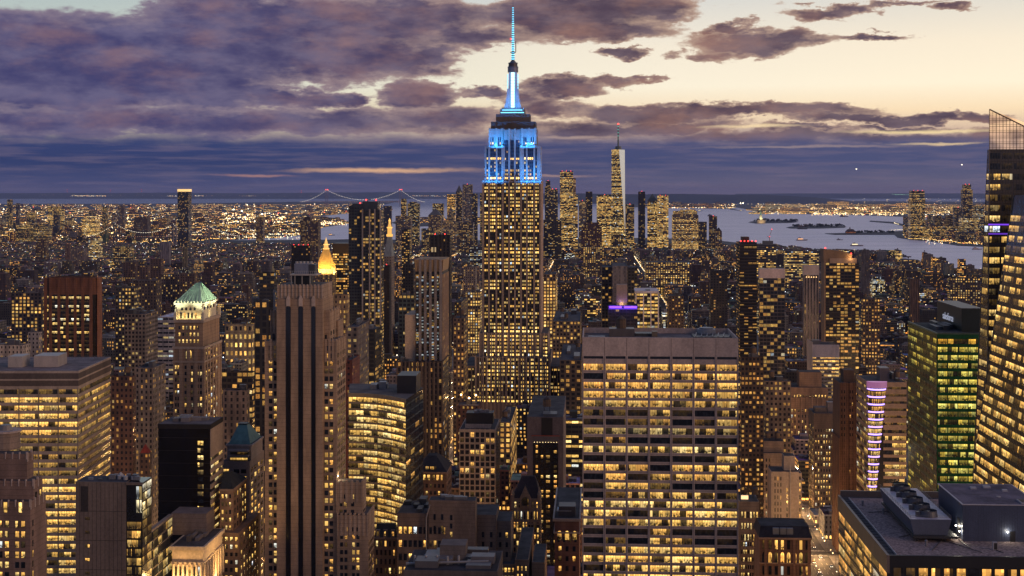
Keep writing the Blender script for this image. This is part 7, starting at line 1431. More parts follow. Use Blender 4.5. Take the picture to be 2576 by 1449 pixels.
# ------------------------------------------------------------------ far skyline
def one_wtc():
    b = B('tapered_tower', 'tallest far downtown tower with one bright reflecting facet and a thin antenna mast', 'skyscraper', 1538, 1573, 6500, short='the bright-faceted downtown tower', yb=560)
    zt = b.z(376); w2 = b.off; d = w2 * 2; cx, cyy = 0, w2; B0 = [(-w2, 0), (w2, 0), (w2, d), (-w2, d)]; r = w2 * .96; zb = 60
    k = .45
    T = [(cx + r * math.cos(a), cyy + r * math.sin(a)) for a in [-math.pi / 2 + k - .35, k - .35, math.pi / 2 + k - .35, math.pi + k - .35]]
    st = style((.05, .055, .07), .95, .5, .7, 6, 4.2, .66, 1.15); q = MB(); q.walls(-w2, w2, 0, d, 0, zb, st, roof=False); q.build('base', b.t)
    q = MB(); fq = (.2, .66, 1.15)
    for i in range(4):
        a, c, t = B0[i], B0[(i + 1) % 4], T[i]
        t0 = T[i]
        q.face([(*a, zb), (*c, zb), (*t, zt)], 'facade', [(0, 0), (12, 0), (6, 90)], st['tint'], (.95, .5, .62 if i == 0 else .3), fq)
        q.face([(*c, zb), (*T[(i + 1) % 4], zt), (*t, zt)], 'mirror_glass' if i == 0 else 'facade', None if i == 0 else [(6, 0), (12, 90), (0, 90)], (.78, .80, .86) if i == 0 else st['tint'], (.95, .5, .62), fq)
    q.face([(*p, zt) for p in T], 'roofing'); q.build('wall', b.t)
    q = MB(); q.cyl(0, cyy, 18, 14, zt, zt + 16, 'metal_panel', (.08, .1, .1), 10); q.cyl(0, cyy, 4, 1.6, zt + 16, b.z(312), 'metal_panel', (.06, .1, .1), 8); q.build('mast', b.t)
    for n in range(6): q = MB(); py = 316 + n * 8; q.cyl(0, cyy, 3.2, 3.2, b.z(py), b.z(py + 2.2), 'lamp_glow', (.1, .5, .4), 6, (.8, 0, 0)); q.build('mast_light', b.t)
    beacon(b.t, [(0, cyy, b.z(311))], 5); b.reg(376, d)
one_wtc()
LMH = []
def far(nm, lb, l, r, yt, Y, lit, tint=(.06, .06, .075), pb=None, hue=.62, s=1.1, cat='office tower', kind='', reds=0, w=.9, h=.5, cw=6, short=None, pyr=None, yb=None, tiers=(), d=None, grp=None):
    b = S_(nm, lb, cat, l, r, yt, Y, style(tint, w, h, lit, cw, 4.4, hue, s), pb=pb, d=d or (None if pb else (r - l) / F * Y * .8), short=short, plant=0, reds=reds, yb=yb if yb else 560, cap=pyr, tiers=tiers, group=grp)
    return b
LM = 'far downtown towers'
for a in [
 ('office_tower', 'bright far downtown tower with a dark top and glowing pale side panel', 1408.5, 1441.6, 431, 6300, .72, dict(reds=3, short='the bright twin-tone tower')),
 ('office_tower', 'slim bronze panel tower attached behind the bright twin-tone tower', 1441, 1448.5, 448, 6400, .25, dict(tint=(.46, .34, .27))),
 ('apartment_tower', 'stepped dark tower beside the shaft of the blue-lit skyscraper', 1370.5, 1386, 470, 6600, .2, dict(tiers=((1373, 1384, 455, .7),), reds=1)),
 ('apartment_tower', 'stacked-box dark apartment tower with scattered red and white lights', 1386, 1403, 476, 5900, .22, dict(tiers=(), reds=2)),
 ('apartment_tower', 'thin black tower with an empty frame top against the bay', 1473.5, 1490, 482, 6500, .14, dict(tint=(.03, .03, .035))),
 ('office_tower', 'pale stone tower with a thin crown between two taller downtown towers', 1456, 1474.5, 505, 6200, .35, dict(tint=(.3, .27, .26), reds=1)),
 ('office_tower', 'broad glass tower glowing gold on every floor left of the bright-faceted tower', 1501, 1541, 490, 6200, .8, dict(reds=1, short='the broad golden tower')),
 ('office_tower', 'yellow-lit narrow tower to the right of the bright twin-tone tower', 1442.5, 1453.5, 491, 6000, .7, dict()),
 ('office_tower', 'dim glass tower with lit strips right of the bright-faceted tower', 1573.5, 1595.5, 514, 6000, .45, dict(reds=1)),
 ('apartment_tower', 'black tower with a slanted roof and glowing red base standing by the river', 1605.6, 1623, 482, 6100, .08, dict(tint=(.025, .024, .028), reds=1, short='the black slant-roofed tower')),
 ('office_tower', 'stone tower with a dark pyramid roof in the riverside cluster', 1629, 1654, 505, 6300, .65, dict(tint=(.24, .19, .15), pyr=('pyramid', 1641, 488, 'copper_green', (.07, .09, .09)))),
 ('office_tower', 'flat-topped glowing gold office tower in the riverside cluster', 1654, 1681.6, 492, 6250, .85, dict(tint=(.2, .16, .12), short='the flat gold riverside tower', reds=2)),
 ('office_tower', 'broad stepped office block with a tight grid of lit windows on the river edge', 1693, 1757, 541, 6000, .8, dict(tint=(.22, .17, .14), w=.6, tiers=((1695, 1754, 531, .8), (1712, 1750, 527, .5)), short='the stepped riverside block', yb=600)),
 ('apartment_tower', 'slim dark apartment tower at the tip of the riverside cluster', 1784.5, 1804, 544, 5600, .3, dict(tint=(.06, .05, .055), w=.5, reds=1)),
 ('apartment_tower', 'small domed brick tower at the tip of the riverside cluster', 1800, 1816, 582, 5300, .4, dict(tint=(.13, .09, .08), w=.5, pyr=('pyramid', 1808, 572, 'roofing', (.05, .04, .04)))),
 ('apartment_building', 'dim block between the stepped riverside block and the slim dark apartment tower', 1758, 1778, 558, 5700, .35, dict(w=.5)),
 ('office_tower', 'massive black office block on the downtown edge right of the blue-lit skyscraper', 1367, 1412, 553, 5200, .2, dict(tint=(.03, .028, .032), yb=650)),
 ('office_tower', 'dark red stepped office block below the broad golden tower', 1462, 1514, 572, 5000, .3, dict(tint=(.12, .06, .05), w=.5, tiers=((1470, 1508, 560, .7),), yb=640)),
 ('office_tower', 'dark tower with warm rows of windows below the bright-faceted tower', 1538, 1567, 588, 4700, .5, dict(tint=(.06, .045, .04), w=.6, yb=650)),
 ('office_building', 'long brick warehouse with lit tall windows in front of the broad golden tower', 1467, 1520, 622, 3900, .55, dict(tint=(.15, .11, .09), w=.5, yb=690)),
 ('office_building', 'very long warehouse glowing with even rows of windows near the river', 1625, 1735, 660, 3400, .75, dict(tint=(.16, .12, .10), w=.5, yb=705)),
 ('office_tower', 'slim tower with lit crown on the downtown skyline above the green-edged block', 1008.6, 1022, 500, 6800, .4, dict()),
 ('office_tower', 'green-edged glass office block on the downtown skyline', 1025, 1054, 512, 6400, .35, dict(tint=(.04, .055, .06), hue=.7, tiers=((1030, 1048, 508, .6),))),
 ('office_tower', 'flat glass block behind the small gold-roofed tower', 1088, 1115, 512, 6900, .4, dict()),
 ('office_tower', 'yellow-striped office slab under the lit white needle tower', 1124.7, 1145, 489, 6700, .75, dict(hue=.5)),
 ('office_tower', 'old stone tower tipped with a lit white spire', 1147, 1162.5, 482, 6600, .2, dict(tint=(.15, .12, .12), pyr=('pyramid', 1155, 466, 'lamp_glow', (1, .8, .5)), short='the old spired tower')),
 ('apartment_tower', 'rippled steel apartment tower tallest left of the blue-lit skyscraper', 1163.6, 1188, 464, 6500, .3, dict(tint=(.2, .19, .22), w=.5, reds=1, short='the rippled steel tower')),
 ('office_tower', 'dark tower with a sloped shoulder beside the rippled steel tower', 1188, 1201, 487, 6500, .2, dict()),
 ('office_tower', 'slim lit tower half hidden by the blue-lit skyscraper', 1207.5, 1215, 485, 6600, .4, dict(tint=(.14, .11, .1))),
 ('office_building', 'wide civic tower block below the green-edged office', 995, 1033, 543, 6000, .35, dict(tint=(.16, .14, .15), w=.5)),
 ('office_tower', 'plain dark slab behind the gold lantern spire', 966, 984, 518, 6500, .05, dict(tint=(.10, .09, .11))),
 ('apartment_tower', 'tall brown apartment slab standing before the bright docks', 755, 800, 556, 4800, .3, dict(tint=(.10, .065, .06), w=.45, cw=4, tiers=((764, 781, 546, .5),), short='the brown slab by the docks', yb=610)),
 ('office_tower', 'stone tower with a small glowing gold pyramid roof', 1077.5, 1110, 541, 6100, .45, dict(tint=(.18, .14, .13), w=.5, pyr=('pyramid', 1096, 524, 'lamp_glow', (1, .45, .07)), short='the small gold roof')),
 ('office_tower', 'wide lit municipal tower with a white wedding-cake top', 1115, 1156, 557, 5900, .45, dict(tint=(.2, .17, .17), w=.5, tiers=((1126, 1142, 540, .5), (1129, 1139, 530, .35)), pyr=('pyramid', 1134, 520, 'lamp_glow', (.9, .85, .95)), short='the white wedding-cake top')),
 ('office_building', 'dark block with dense lit windows under the small gold roof', 1060, 1090, 575, 5600, .5, dict(w=.5)),
 ('apartment_building', 'mid-rise block of lit flats left of the white wedding-cake top', 1150, 1190, 560, 5700, .4, dict(tint=(.08, .07, .08), w=.5)),
 ('office_building', 'bluish block with green-white windows at the foot of the downtown skyline', 1182, 1213, 622, 4200, .6, dict(hue=.9, w=.6)),
 # across the water on the far right
 ('glass_tower', 'dark tapered glass tower alone on the far river bank', 2290.7, 2328, 500, 7700, .5, dict(tint=(.03, .04, .06), tiers=((2293, 2326, 480, .9),), cat='skyscraper', short='the dark tapered riverside tower', reds=3, yb=600)),
 ('apartment_tower', 'tallest slim tower on the far right bank with a glowing crown', 2422, 2447, 477, 8000, .3, dict(tint=(.05, .05, .07), tiers=((2424, 2443, 464, .7),), reds=2, short='the slim crowned tower', yb=545)),
 ('apartment_tower', 'dark slab with a red beacon left of the slim crowned tower', 2401, 2420, 522, 7900, .18, dict(reds=1)),
 ('office_tower', 'wide glass office with long lit floors in front of the slim crowned tower', 2421, 2465, 545, 7500, .6, dict(hue=.7, short='the wide far bank office', yb=600)),
 ('office_tower', 'stepped tower at the edge of the faceted glass skyscraper across the river', 2453, 2475, 517, 7900, .5, dict(hue=.75)),
 ('apartment_tower', 'narrow block of flats right of the dark tapered riverside tower', 2351, 2369, 543, 8200, .35, dict(w=.5)),
 ('apartment_tower', 'brownish flats between the dark tapered tower and the dark slab', 2381, 2400, 541, 8100, .35, dict(w=.5, tint=(.1, .07, .07))),
 ('office_building', 'low lit waterfront offices right of the dark tapered tower', 2328, 2366, 574, 7600, .6, dict(yb=600)),
 ('office_building', 'low waterfront block with many lit panes under the brownish flats', 2368, 2412, 570, 7600, .5, dict(yb=604)),
 ('apartment_building', 'row of low lit waterfront flats nearest the faceted glass skyscraper', 2412, 2470, 585, 7200, .4, dict(w=.5, yb=612)),
 # far left, over the bridges
 ('office_tower', 'bright yellow-lit tower with a glowing top in the far left skyline', 120, 147, 520, 9000, .75, dict(short='the yellow tower with the glowing top')),
 ('apartment_tower', 'slim dark tower left of the bridges with pale lit seams', 257, 269, 519, 8800, .35, dict()),
 ('apartment_tower', 'pale slim tower with one golden edge left of the bridges', 297, 312, 519, 8800, .12, dict(tint=(.26, .2, .18), short='the pale slim tower')),
 ('office_building', 'very bright wide lit office block in the far left cluster', 206, 242, 550, 8000, .9, dict(tint=(.3, .24, .16), s=1.3, short='the very bright wide block')),
 ('apartment_tower', 'tower with a dark cap at the far left edge', 18, 29, 502, 9500, .4, dict()),
 ('apartment_tower', 'plain grey tower with a bright white top lamp at the far left', 40, 48, 511, 9400, .1, dict(tint=(.16, .15, .18))),
 ('office_building', 'wide block of densely lit flats in the far left cluster', 40, 74, 567, 7000, .6, dict(w=.5)),
 ('office_building', 'second wide block of densely lit flats beside the first in the far left cluster', 84, 120, 566, 7000, .65, dict(w=.5)),
 ('apartment_tower', 'tall lit block with white top bands left of the yellow tower', 68, 87, 535, 8500, .55, dict()),
 ('apartment_tower', 'dark rounded tower in front of the yellow tower with the glowing top', 134, 147, 540, 8000, .12, dict()),
 ('apartment_tower', 'second yellow tower standing right against the glowing-topped one', 149, 160, 526, 9000, .7, dict()),
 ('apartment_tower', 'brown slab tower right of the pale slim tower', 337, 371, 546, 7500, .12, dict(tint=(.12, .09, .08), w=.4)),
 ('apartment_tower', 'white-lit slab below the red bridge lights', 223, 250, 599, 5200, .7, dict(tint=(.3, .26, .22), hue=.75, yb=640)),
 ('apartment_building', 'wide yellow-lit block at the foot of the first bridge tower', 285, 325, 620, 4800, .5, dict(w=.5, yb=650)),
 ('apartment_tower', 'brown brick housing slab at far left with few lights', 90, 115, 603, 5000, .25, dict(tint=(.14, .09, .07), w=.4)),
 ('apartment_tower', 'reddish plain housing slab right of the brown brick housing slab', 164, 175, 614, 4900, .1, dict(tint=(.2, .12, .09), w=.3)),
 ('apartment_building', 'pale wide housing block left of the white-lit slab', 178, 211, 624, 4700, .2, dict(tint=(.22, .18, .17), w=.4)),
 ('apartment_tower', 'pale shadowed tower below the second bridge tower', 402, 425, 610, 4700, .03, dict(tint=(.24, .22, .25), w=.3)),
 ('apartment_tower', 'dark thin block with a glowing yellow blank face under the gold-edged tower', 459, 470, 622, 4400, .02, dict(tint=(.22, .19, .12), w=.3, yb=660, short='the glowing blank face')),
 ('apartment_tower', 'narrow brown tower with lit flats before the bright docks', 644, 662, 546, 7200, .4, dict(tint=(.14, .09, .08), w=.5)),
 ('apartment_tower', 'rust brown slab tower in the low-rise district, farthest from the green pyramid', 310, 340, 660, 3300, .15, dict(tint=(.15, .095, .075), w=.4, yb=700)),
 ('apartment_tower', 'second rust brown slab tower in the low-rise district', 345, 372, 668, 3200, .15, dict(tint=(.15, .095, .075), w=.4, yb=705)),
 ('apartment_tower', 'third rust brown slab tower nearest the green pyramid', 378, 405, 652, 3400, .15, dict(tint=(.15, .095, .075), w=.4, yb=700)),
 ('apartment_building', 'broad brown apartment block with lit rows above the green pyramid roof', 405, 452, 690, 2400, .3, dict(tint=(.16, .11, .09), w=.4, cw=4, yb=740)),
 ('apartment_building', 'narrow brown apartment block with a tall chimney above the green pyramid roof', 453, 489, 689, 2350, .25, dict(tint=(.17, .11, .085), w=.4, cw=4, yb=745)),
 ('office_building', 'flat office with tall lit bays between the brown angled tower and the green pyramid', 290, 338, 724, 1700, .5, dict(tint=(.10, .08, .07), w=.5, cw=4, yb=775)),
 ('apartment_building', 'cornice-topped brick block behind the flat office with tall lit bays', 334, 393, 705, 1900, .3, dict(tint=(.15, .11, .09), w=.4, cw=4, yb=730))]:
    nm, lb, l, r, yt, Y, lit, k = a; far(nm, lb, l, r, yt, Y, lit, **k)

# ------------------------------------------------------------------ bridges, statue, boats, aircraft
def bridge(name, label, towers, Y, ytop, ydeck, ends, tint, beads, wd, red=False, mid=None):
    Yf = Y if callable(Y) else (lambda px: Y)
    P = lambda px, py: ((px - CX) / F * Yf(px), Yf(px), H - (py - HY) / F * Yf(px))
    o = P(towers[0], ydeck); t = thing(name, label, 'bridge', (o[0], o[1], 0)); L = lambda p: (p[0] - o[0], p[1] - o[1], p[2])
    for px in towers:
        q = MB(); top = L(P(px, ytop)); hw = wd
        for s in (-1, 1): q.box(top[0] + s * hw - hw * .3, top[0] + s * hw + hw * .3, top[1] - hw * .5, top[1] + hw * .5, -3, top[2], 'stone', tint)
        for f_ in (.98, .62): q.box(top[0] - hw, top[0] + hw, top[1] - hw * .4, top[1] + hw * .4, top[2] * f_ - hw * .5, top[2] * f_, 'stone', tint)
        q.build('tower', t)
        if red: beacon(t, [(top[0] - hw, top[1], top[2] + 6), (top[0] + hw, top[1], top[2] + 6)], 9)
    q = MB(); n = 14
    for k in range(n):
        a, c = [L(P(ends[0] + (ends[1] - ends[0]) * (k + e) / n, ydeck)) for e in (0, 1)]
        q.bar((a[0], a[1], a[2]), (c[0], c[1], c[2]), wd * .32, 'stone', tint)
    q.build('deck', t)
    spans = [(ends[0], ydeck, towers[0], ytop), (towers[-1], ytop, ends[1], ydeck)] + [(towers[i], ytop, towers[i + 1], ytop) for i in range(len(towers) - 1)]
    lights = MB()
    for (xa, ya, xb, yb_) in spans:
        cb = MB(); prev = None; m = max(4, int(abs(xb - xa) / beads))
        for k in range(m + 1):
            f = k / m; sag = (mid if ya == yb_ else (ydeck - ytop) * .16) * 4 * f * (1 - f); p = L(P(xa + (xb - xa) * f, ya + (yb_ - ya) * f + sag))
            if prev: cb.bar(prev, p, wd * .07, 'stone', tint)
            lights.ball((p[0], p[1] - 1, p[2] + wd * .15), wd * (.28 if red else .2), 'lamp_glow', (1, .88, .66), (2.4 if red else 3.2, 0, 0)); prev = p
        cb.build('cable', t)
    for k in range(int((ends[1] - ends[0]) / (beads * 1.2))):
        p = L(P(ends[0] + k * beads * 1.2, ydeck - .4)); lights.ball((p[0], p[1] - 2, p[2] + wd * .35), wd * .16, 'lamp_glow', (1, .6, .3) if k % 3 else (1, .2, .1), (1.6, 0, 0))
    lights.build('string_lights', t, kind='stuff')
bridge('suspension_bridge', 'long far suspension bridge with two towers and strings of cable lights on the horizon', (822, 1008), 25000, 478, 508.5, (757, 1068), (.20, .19, .24), 4.0, 18, True, mid=25)
bridge('suspension_bridge', 'blue steel suspension bridge with lit cables near the lone gold-edged tower', (290, 437), 6900, 564, 597, (214, 470), (.05, .06, .09), 4.4, 7, mid=22)
bridge('suspension_bridge', 'pale stone suspension bridge with lit cables behind the lone gold-edged tower', (440, 522), 6500, 568, 594, (420, 602), (.20, .17, .17), 4.4, 7, mid=18)
def statue():
    x = (1913.5 - CX) / F * 11600; Y = 11600; z = lambda py: H - (py - HY) / F * Y
    t = thing('statue', 'green lit statue with a raised torch on a stone pedestal on the dark island', 'statue', (x, Y, 0)); zb = z(553); q = MB(); q.prism([(-34, -34), (34, -34), (34, 34), (-34, 34)], 0, zb, 'stone', (.3, .25, .18)); q.build('fort_base', t)
    q = MB(); q.prism([(-13, -13), (13, -13), (13, 13), (-13, 13)], zb, z(541.5), 'stone', (.4, .3, .2), poly2=[(-9, -9), (9, -9), (9, 9), (-9, 9)]); q.build('pedestal', t)
    q = MB(); prof = [(541.5, 8.5), (537, 7.5), (534, 6), (532.6, 7), (531.8, 2.6), (531.0, 3.4), (529.6, 3.2), (529.0, 1.2)]
    for (a, r0), (c, r1) in zip(prof, prof[1:]): q.cyl(0, 0, r0, r1, z(a), z(c), 'copper_green', (.30, .48, .34), 10)
    q.bar((-5.5, 0, z(533.2)), (-8.5, 0, z(527.6)), 2.0, 'copper_green', (.30, .48, .34), n=6); q.bar((5, -2, z(533.4)), (6.5, -5, z(536)), 2.2, 'copper_green', (.30, .48, .34), n=6); q.build('figure', t)
    q = MB(); q.ball((-8.8, 0, z(526.6)), 4.2, 'lamp_glow', (1, .75, .3), (3, 0, 0)); q.build('torch', t)
    light('floodlight', 'AREA', (0, -30, zb + 6), 24000, (.8, 1, .7), t, 30, (0, .5, 1), 10); light('floodlight', 'AREA', (0, -60, 6), 16000, (1, .75, .4), t, 30, (0, .8, 1), 10)
statue()
def boat(label, px, py, L_, tint, glow=None, name='boat', cat='boat'):
    x, Y = G(px, py, -2.5); t = thing(name, label, cat, (x, Y, -2.5), R.uniform(-.2, .2)); q = MB(); h = L_ * .09
    q.prism([(-L_ / 2, -L_ * .1), (L_ * .38, -L_ * .1), (L_ / 2, 0), (L_ * .38, L_ * .1), (-L_ / 2, L_ * .1)], -.5, h, 'metal_panel', tint, poly2=[(-L_ / 2, -L_ * .12), (L_ * .4, -L_ * .12), (L_ * .55, 0), (L_ * .4, L_ * .12), (-L_ / 2, L_ * .12)]); q.build('hull', t)
    q = MB(); q.box(-L_ * .4, L_ * .1, -L_ * .08, L_ * .08, h, h * 2.2, 'metal_panel', tuple(c * 1.6 for c in tint)); q.box(-L_ * .3, -L_ * .1, -L_ * .06, L_ * .06, h * 2.2, h * 3.1, 'metal_panel', tint); q.build('cabin', t)
    if glow: q = MB(); q.box(-L_ * .38, L_ * .08, -L_ * .085, -L_ * .08, h * 1.25, h * 2.0, 'lamp_glow', glow, (1.6, 0, 0)); q.build('lit_windows', t)
boat('small dark boat moving off the second dark island', 2018, 576.5, 70, (.05, .05, .06)); boat('lit white ferry crossing the river above the brown sloped-top tower', 2155, 619, 60, (.25, .22, .24), (1, .85, .5), 'ferry', 'ferry')
boat('long low barge lying off the lit container port', 2123, 545.5, 90, (.05, .045, .05), None, 'barge', 'barge'); boat('small launch with orange lights between the islands and the near bank', 2017, 605, 60, (.2, .16, .16), (1, .5, .25))
boat('dark tugboat close to the near riverbank', 2277, 647, 46, (.05, .05, .06), None, 'tugboat', 'boat'); boat('pale speedboat near the edge of the faceted glass skyscraper', 2458, 628, 46, (.3, .26, .28)); boat('small ship with deck lights off the riverside cluster', 1761, 531, 75, (.06, .06, .07), (1, .8, .5), 'ship', 'ship')
boat('dark freighter moored above the slim dark riverside tower', 1789, 544, 85, (.04, .04, .05), None, 'ship', 'ship'); boat('tiny boat alone in mid river above the terraced riverside office', 2112, 604, 34, (.2, .2, .22)); boat('small sailing boat lit orange off the bright docks', 834, 592, 40, (.1, .08, .07), (1, .5, .2)); boat('tiny lit launch under the far hills beyond the riverside cluster', 1865, 530.5, 60, (.1, .09, .08), (1, .8, .5))
def plane(label, px, py, Y):
    t = thing('airplane', label, 'airplane', ((px - CX) / F * Y, Y, H - (py - HY) / F * Y), math.radians(80)); q = MB(); q.bar((-20, 0, 0), (18, 0, 0), 2.2, 'metal_panel', (.3, .3, .32), n=8); q.bar((18, 0, 0), (22, 0, .3), 1.2, 'metal_panel', (.3, .3, .32), n=8); q.build('fuselage', t)
    for s in (-1, 1): q = MB(); q.prism([(2, 0), (-4, 0), (-9, s * 18), (-6.5, s * 18)][::s], -.3, .3, 'metal_panel', (.3, .3, .32)); q.build('wing', t)
    q = MB(); q.prism([(-15, -.3), (-20, -.3), (-20, .3), (-15, .3)], 0, 7, 'metal_panel', (.3, .3, .32)); q.build('tail_fin', t); q = MB(); q.ball((20, 0, -2), 5.0, 'lamp_glow', (1, .88, .7), (4, 0, 0)); q.build('landing_light', t)
plane('airliner with its landing light on, high near the faceted glass skyscraper', 2421, 413, 9000); plane('airliner with a faint light, lower over the bay', 2155, 424, 9500)
def terminal():
    x, Y = G(2141, 587); t = thing('terminal_building', 'small red brick ferry terminal with a pointed clock spire on the far point', 'terminal', (x, Y, 0)); q = MB(); s = Y / F; q.box(-12 * s, 12 * s, 0, 30, 0, 4.5 * s, 'masonry', (.25, .11, .07)); q.build('hall', t)
    q = MB(); q.prism([(-12 * s, 0), (12 * s, 0), (12 * s, 30), (-12 * s, 30)], 4.5 * s, 10.5 * s, 'roofing', (.06, .045, .045), poly2=[(-7 * s, 14), (7 * s, 14), (7 * s, 16), (-7 * s, 16)]); q.build('roof', t); q = MB(); q.box(-3 * s, 0, 10, 20, 9 * s, 11 * s, 'masonry', (.2, .1, .07)); q.prism([(-3 * s, 10), (0, 10), (0, 20), (-3 * s, 20)], 11 * s, 17 * s, 'roofing', (.05, .05, .05), poly2=[(-1.6 * s, 15), (-1.4 * s, 15), (-1.4 * s, 15.2), (-1.6 * s, 15.2)]); q.build('spire', t)
    q = MB(); [q.ball((k * s, -1, 2.2 * s), .5 * s, 'lamp_glow', (1, .4, .12), (1.2, 0, 0)) for k in range(-11, 12, 3)]; q.build('lit_windows', t)
terminal()
def hall():
    x, Y = G(2020, 572); s = Y / F; t = thing('museum_building', 'long dark hall with four small towers on the second island', 'museum', (x, Y, 3)); q = MB(); q.box(-13 * s, 13 * s, 0, 40, 0, 3.2 * s, 'masonry', (.12, .08, .07)); q.build('hall', t)
    for k in (-9, -4, 4, 9): q = MB(); q.box((k - 1) * s, (k + 1) * s, 0, 12, 3.2 * s, 6 * s, 'masonry', (.12, .08, .07)); q.cyl(k * s, 6, 1.2 * s, .1, 6 * s, 8.4 * s, 'copper_green', (.1, .14, .12), 6, cap=False); q.build('tower', t)
hall()
# ------------------------------------------------------------------ the ordinary city: lots on the street grid
import numpy as np
PAL = [('brown brick', (.125, .082, .062)), ('red brick', (.15, .07, .05)), ('tan', (.24, .175, .13)), ('grey', (.17, .16, .165)), ('pale stone', (.32, .275, .25)), ('dark', (.05, .045, .047)), ('rust brown', (.14, .085, .06)), ('buff', (.28, .22, .165))]
rg = random.Random(2024)
def blocked(a0, a1, b0, b1):
    for h in HEROES:
        if a0 < h[7] + 2 and a1 > h[6] - 2 and b0 < h[9] + 2 and b1 > h[8] - 2: return True
    return False
def proj(a, b, z):
    x, y = ab(a, b); return CX + x / y * F, HY + (H - z) / y * F, y
HV = [(h[1], h[2], h[4], h[5]) for h in HEROES if h[4]]
lots = []
for k in range(0, 76):
    s0 = ST0 + STN * k
    for i in range(len(AVE) - 1):
        A0, A1 = AVE[i] + 15, AVE[i + 1] - 15
        for row in (0, 1):
            b0 = s0 + 9 + row * 31.5; b1 = b0 + 30.5; a = A0
            pm = proj((A0 + A1) / 2, b0, 0)
            if pm[0] < -420 or pm[0] > 3000: continue
            while a < A1 - 8:
                wd = rg.choice((14, 18, 22, 26, 32, 40)) * (1.0 if b0 < 2600 else 1.15); a1 = min(A1, a + wd)
                if A1 - a1 < 9: a1 = A1
                lot = (a, a1, b0, b1 - rg.uniform(0, 5)); a = a1 + .05
                p = proj((lot[0] + lot[1]) / 2, b0, 0)
                if p[0] < -90 or p[0] > 2670 or not inside(ab((lot[0] + lot[1]) / 2, b0 + 15), MAN): continue
                ex_ = rg.expovariate
                if b0 < 1400: h = 34 + ex_(1 / 22.); h = min(h, 88)
                elif b0 < 2600: h = 26 + ex_(1 / 16.); h = min(h, 75)
                elif b0 < 3600: h = 17 + ex_(1 / 8.) + (rg.uniform(25, 55) if rg.random() < .05 else 0)
                elif b0 < 5000: h = 13 + ex_(1 / 5.) + (rg.uniform(20, 50) if rg.random() < .06 else 0)
                elif lot[0] > -760: h = 22 + ex_(1 / 28.); h = min(h, 120)
                else: h = 15 + ex_(1 / 8.) + (rg.uniform(20, 40) if rg.random() < .08 else 0)
                if blocked(lot[0], lot[1], lot[2], lot[3]) or (-20 < lot[0] < 160 and b0 < 940): continue
                q0 = proj(lot[0], lot[2], h); q1 = proj(lot[1], lot[2], h); l, r_ = min(q0[0], q1[0]) - 2, max(q0[0], q1[0]) + 2
                lim = min(655 if p[0] < 1200 else 628, HY + (H - 15) / p[2] * F)
                for (hl, hr, yb, hY) in HV:
                    if hY > p[2] + 5 and hr > l and hl < r_ and yb > lim: lim = yb + 1
                hm = H - (lim - HY) / F * p[2]
                if h > hm: h = hm - rg.uniform(0, 6)
                if h < 7: 
                    if hm < 3: continue
                    h = max(3.5, min(7, hm))
                lots.append([lot, h, p[2]])
                if rg.random() < .02 and b0 > 900: a += 14
# what can be seen: paint far to near into a small id map
BW, BH = 1030, 580; SX = BW / 2576.; buf = np.full((BH, BW), -1, np.int32)
items = [(l[2], i, l) for i, l in enumerate(lots)] + [(h[5], -2 - j, h) for j, h in enumerate(HEROES)]
items.sort(key=lambda t: -t[0])
for Yd, idn, it in items:
    if idn >= 0:
        (a0, a1, b0, b1), h, _ = it; ps = [proj(a, b, h) for a in (a0, a1) for b in (b0, b1)]; l, r_, t = min(p[0] for p in ps), max(p[0] for p in ps), min(p[1] for p in ps)
    else:
        l, r_, t = it[1], it[2], it[3]
        ps = [proj(a, b, 0)[0] for a in (it[6], it[7]) for b in (max(60, it[8]), max(60, it[9]))]; l, r_ = min(l, min(ps)), max(r_, max(ps))
    x0, x1, y0 = int(max(0, l * SX)), int(min(BW, r_ * SX + 1)), int(max(0, t * SX))
    if x1 > x0 and y0 < BH: buf[y0:, x0:x1] = idn
cnt = np.bincount((buf[buf >= 0]).ravel(), minlength=len(lots))
order = np.argsort(-cnt); NIND = 235; chosen = [int(i) for i in order[:NIND] if cnt[i] >= 12]; cset = set(chosen)
ys_, xs_ = np.nonzero(buf >= 0); ids = buf[ys_, xs_]; cy_ = np.bincount(ids, ys_, len(lots)) / np.maximum(cnt, 1) / SX; cx_ = np.bincount(ids, xs_, len(lots)) / np.maximum(cnt, 1) / SX
HC = []
for j, h in enumerate(HEROES):
    if h[0]:
        yy, xx = np.nonzero(buf == -2 - j)
        if len(yy) > 15: HC.append((h[0], xx.mean() / SX, yy.mean() / SX, xx.min() / SX, xx.max() / SX, h[5]))
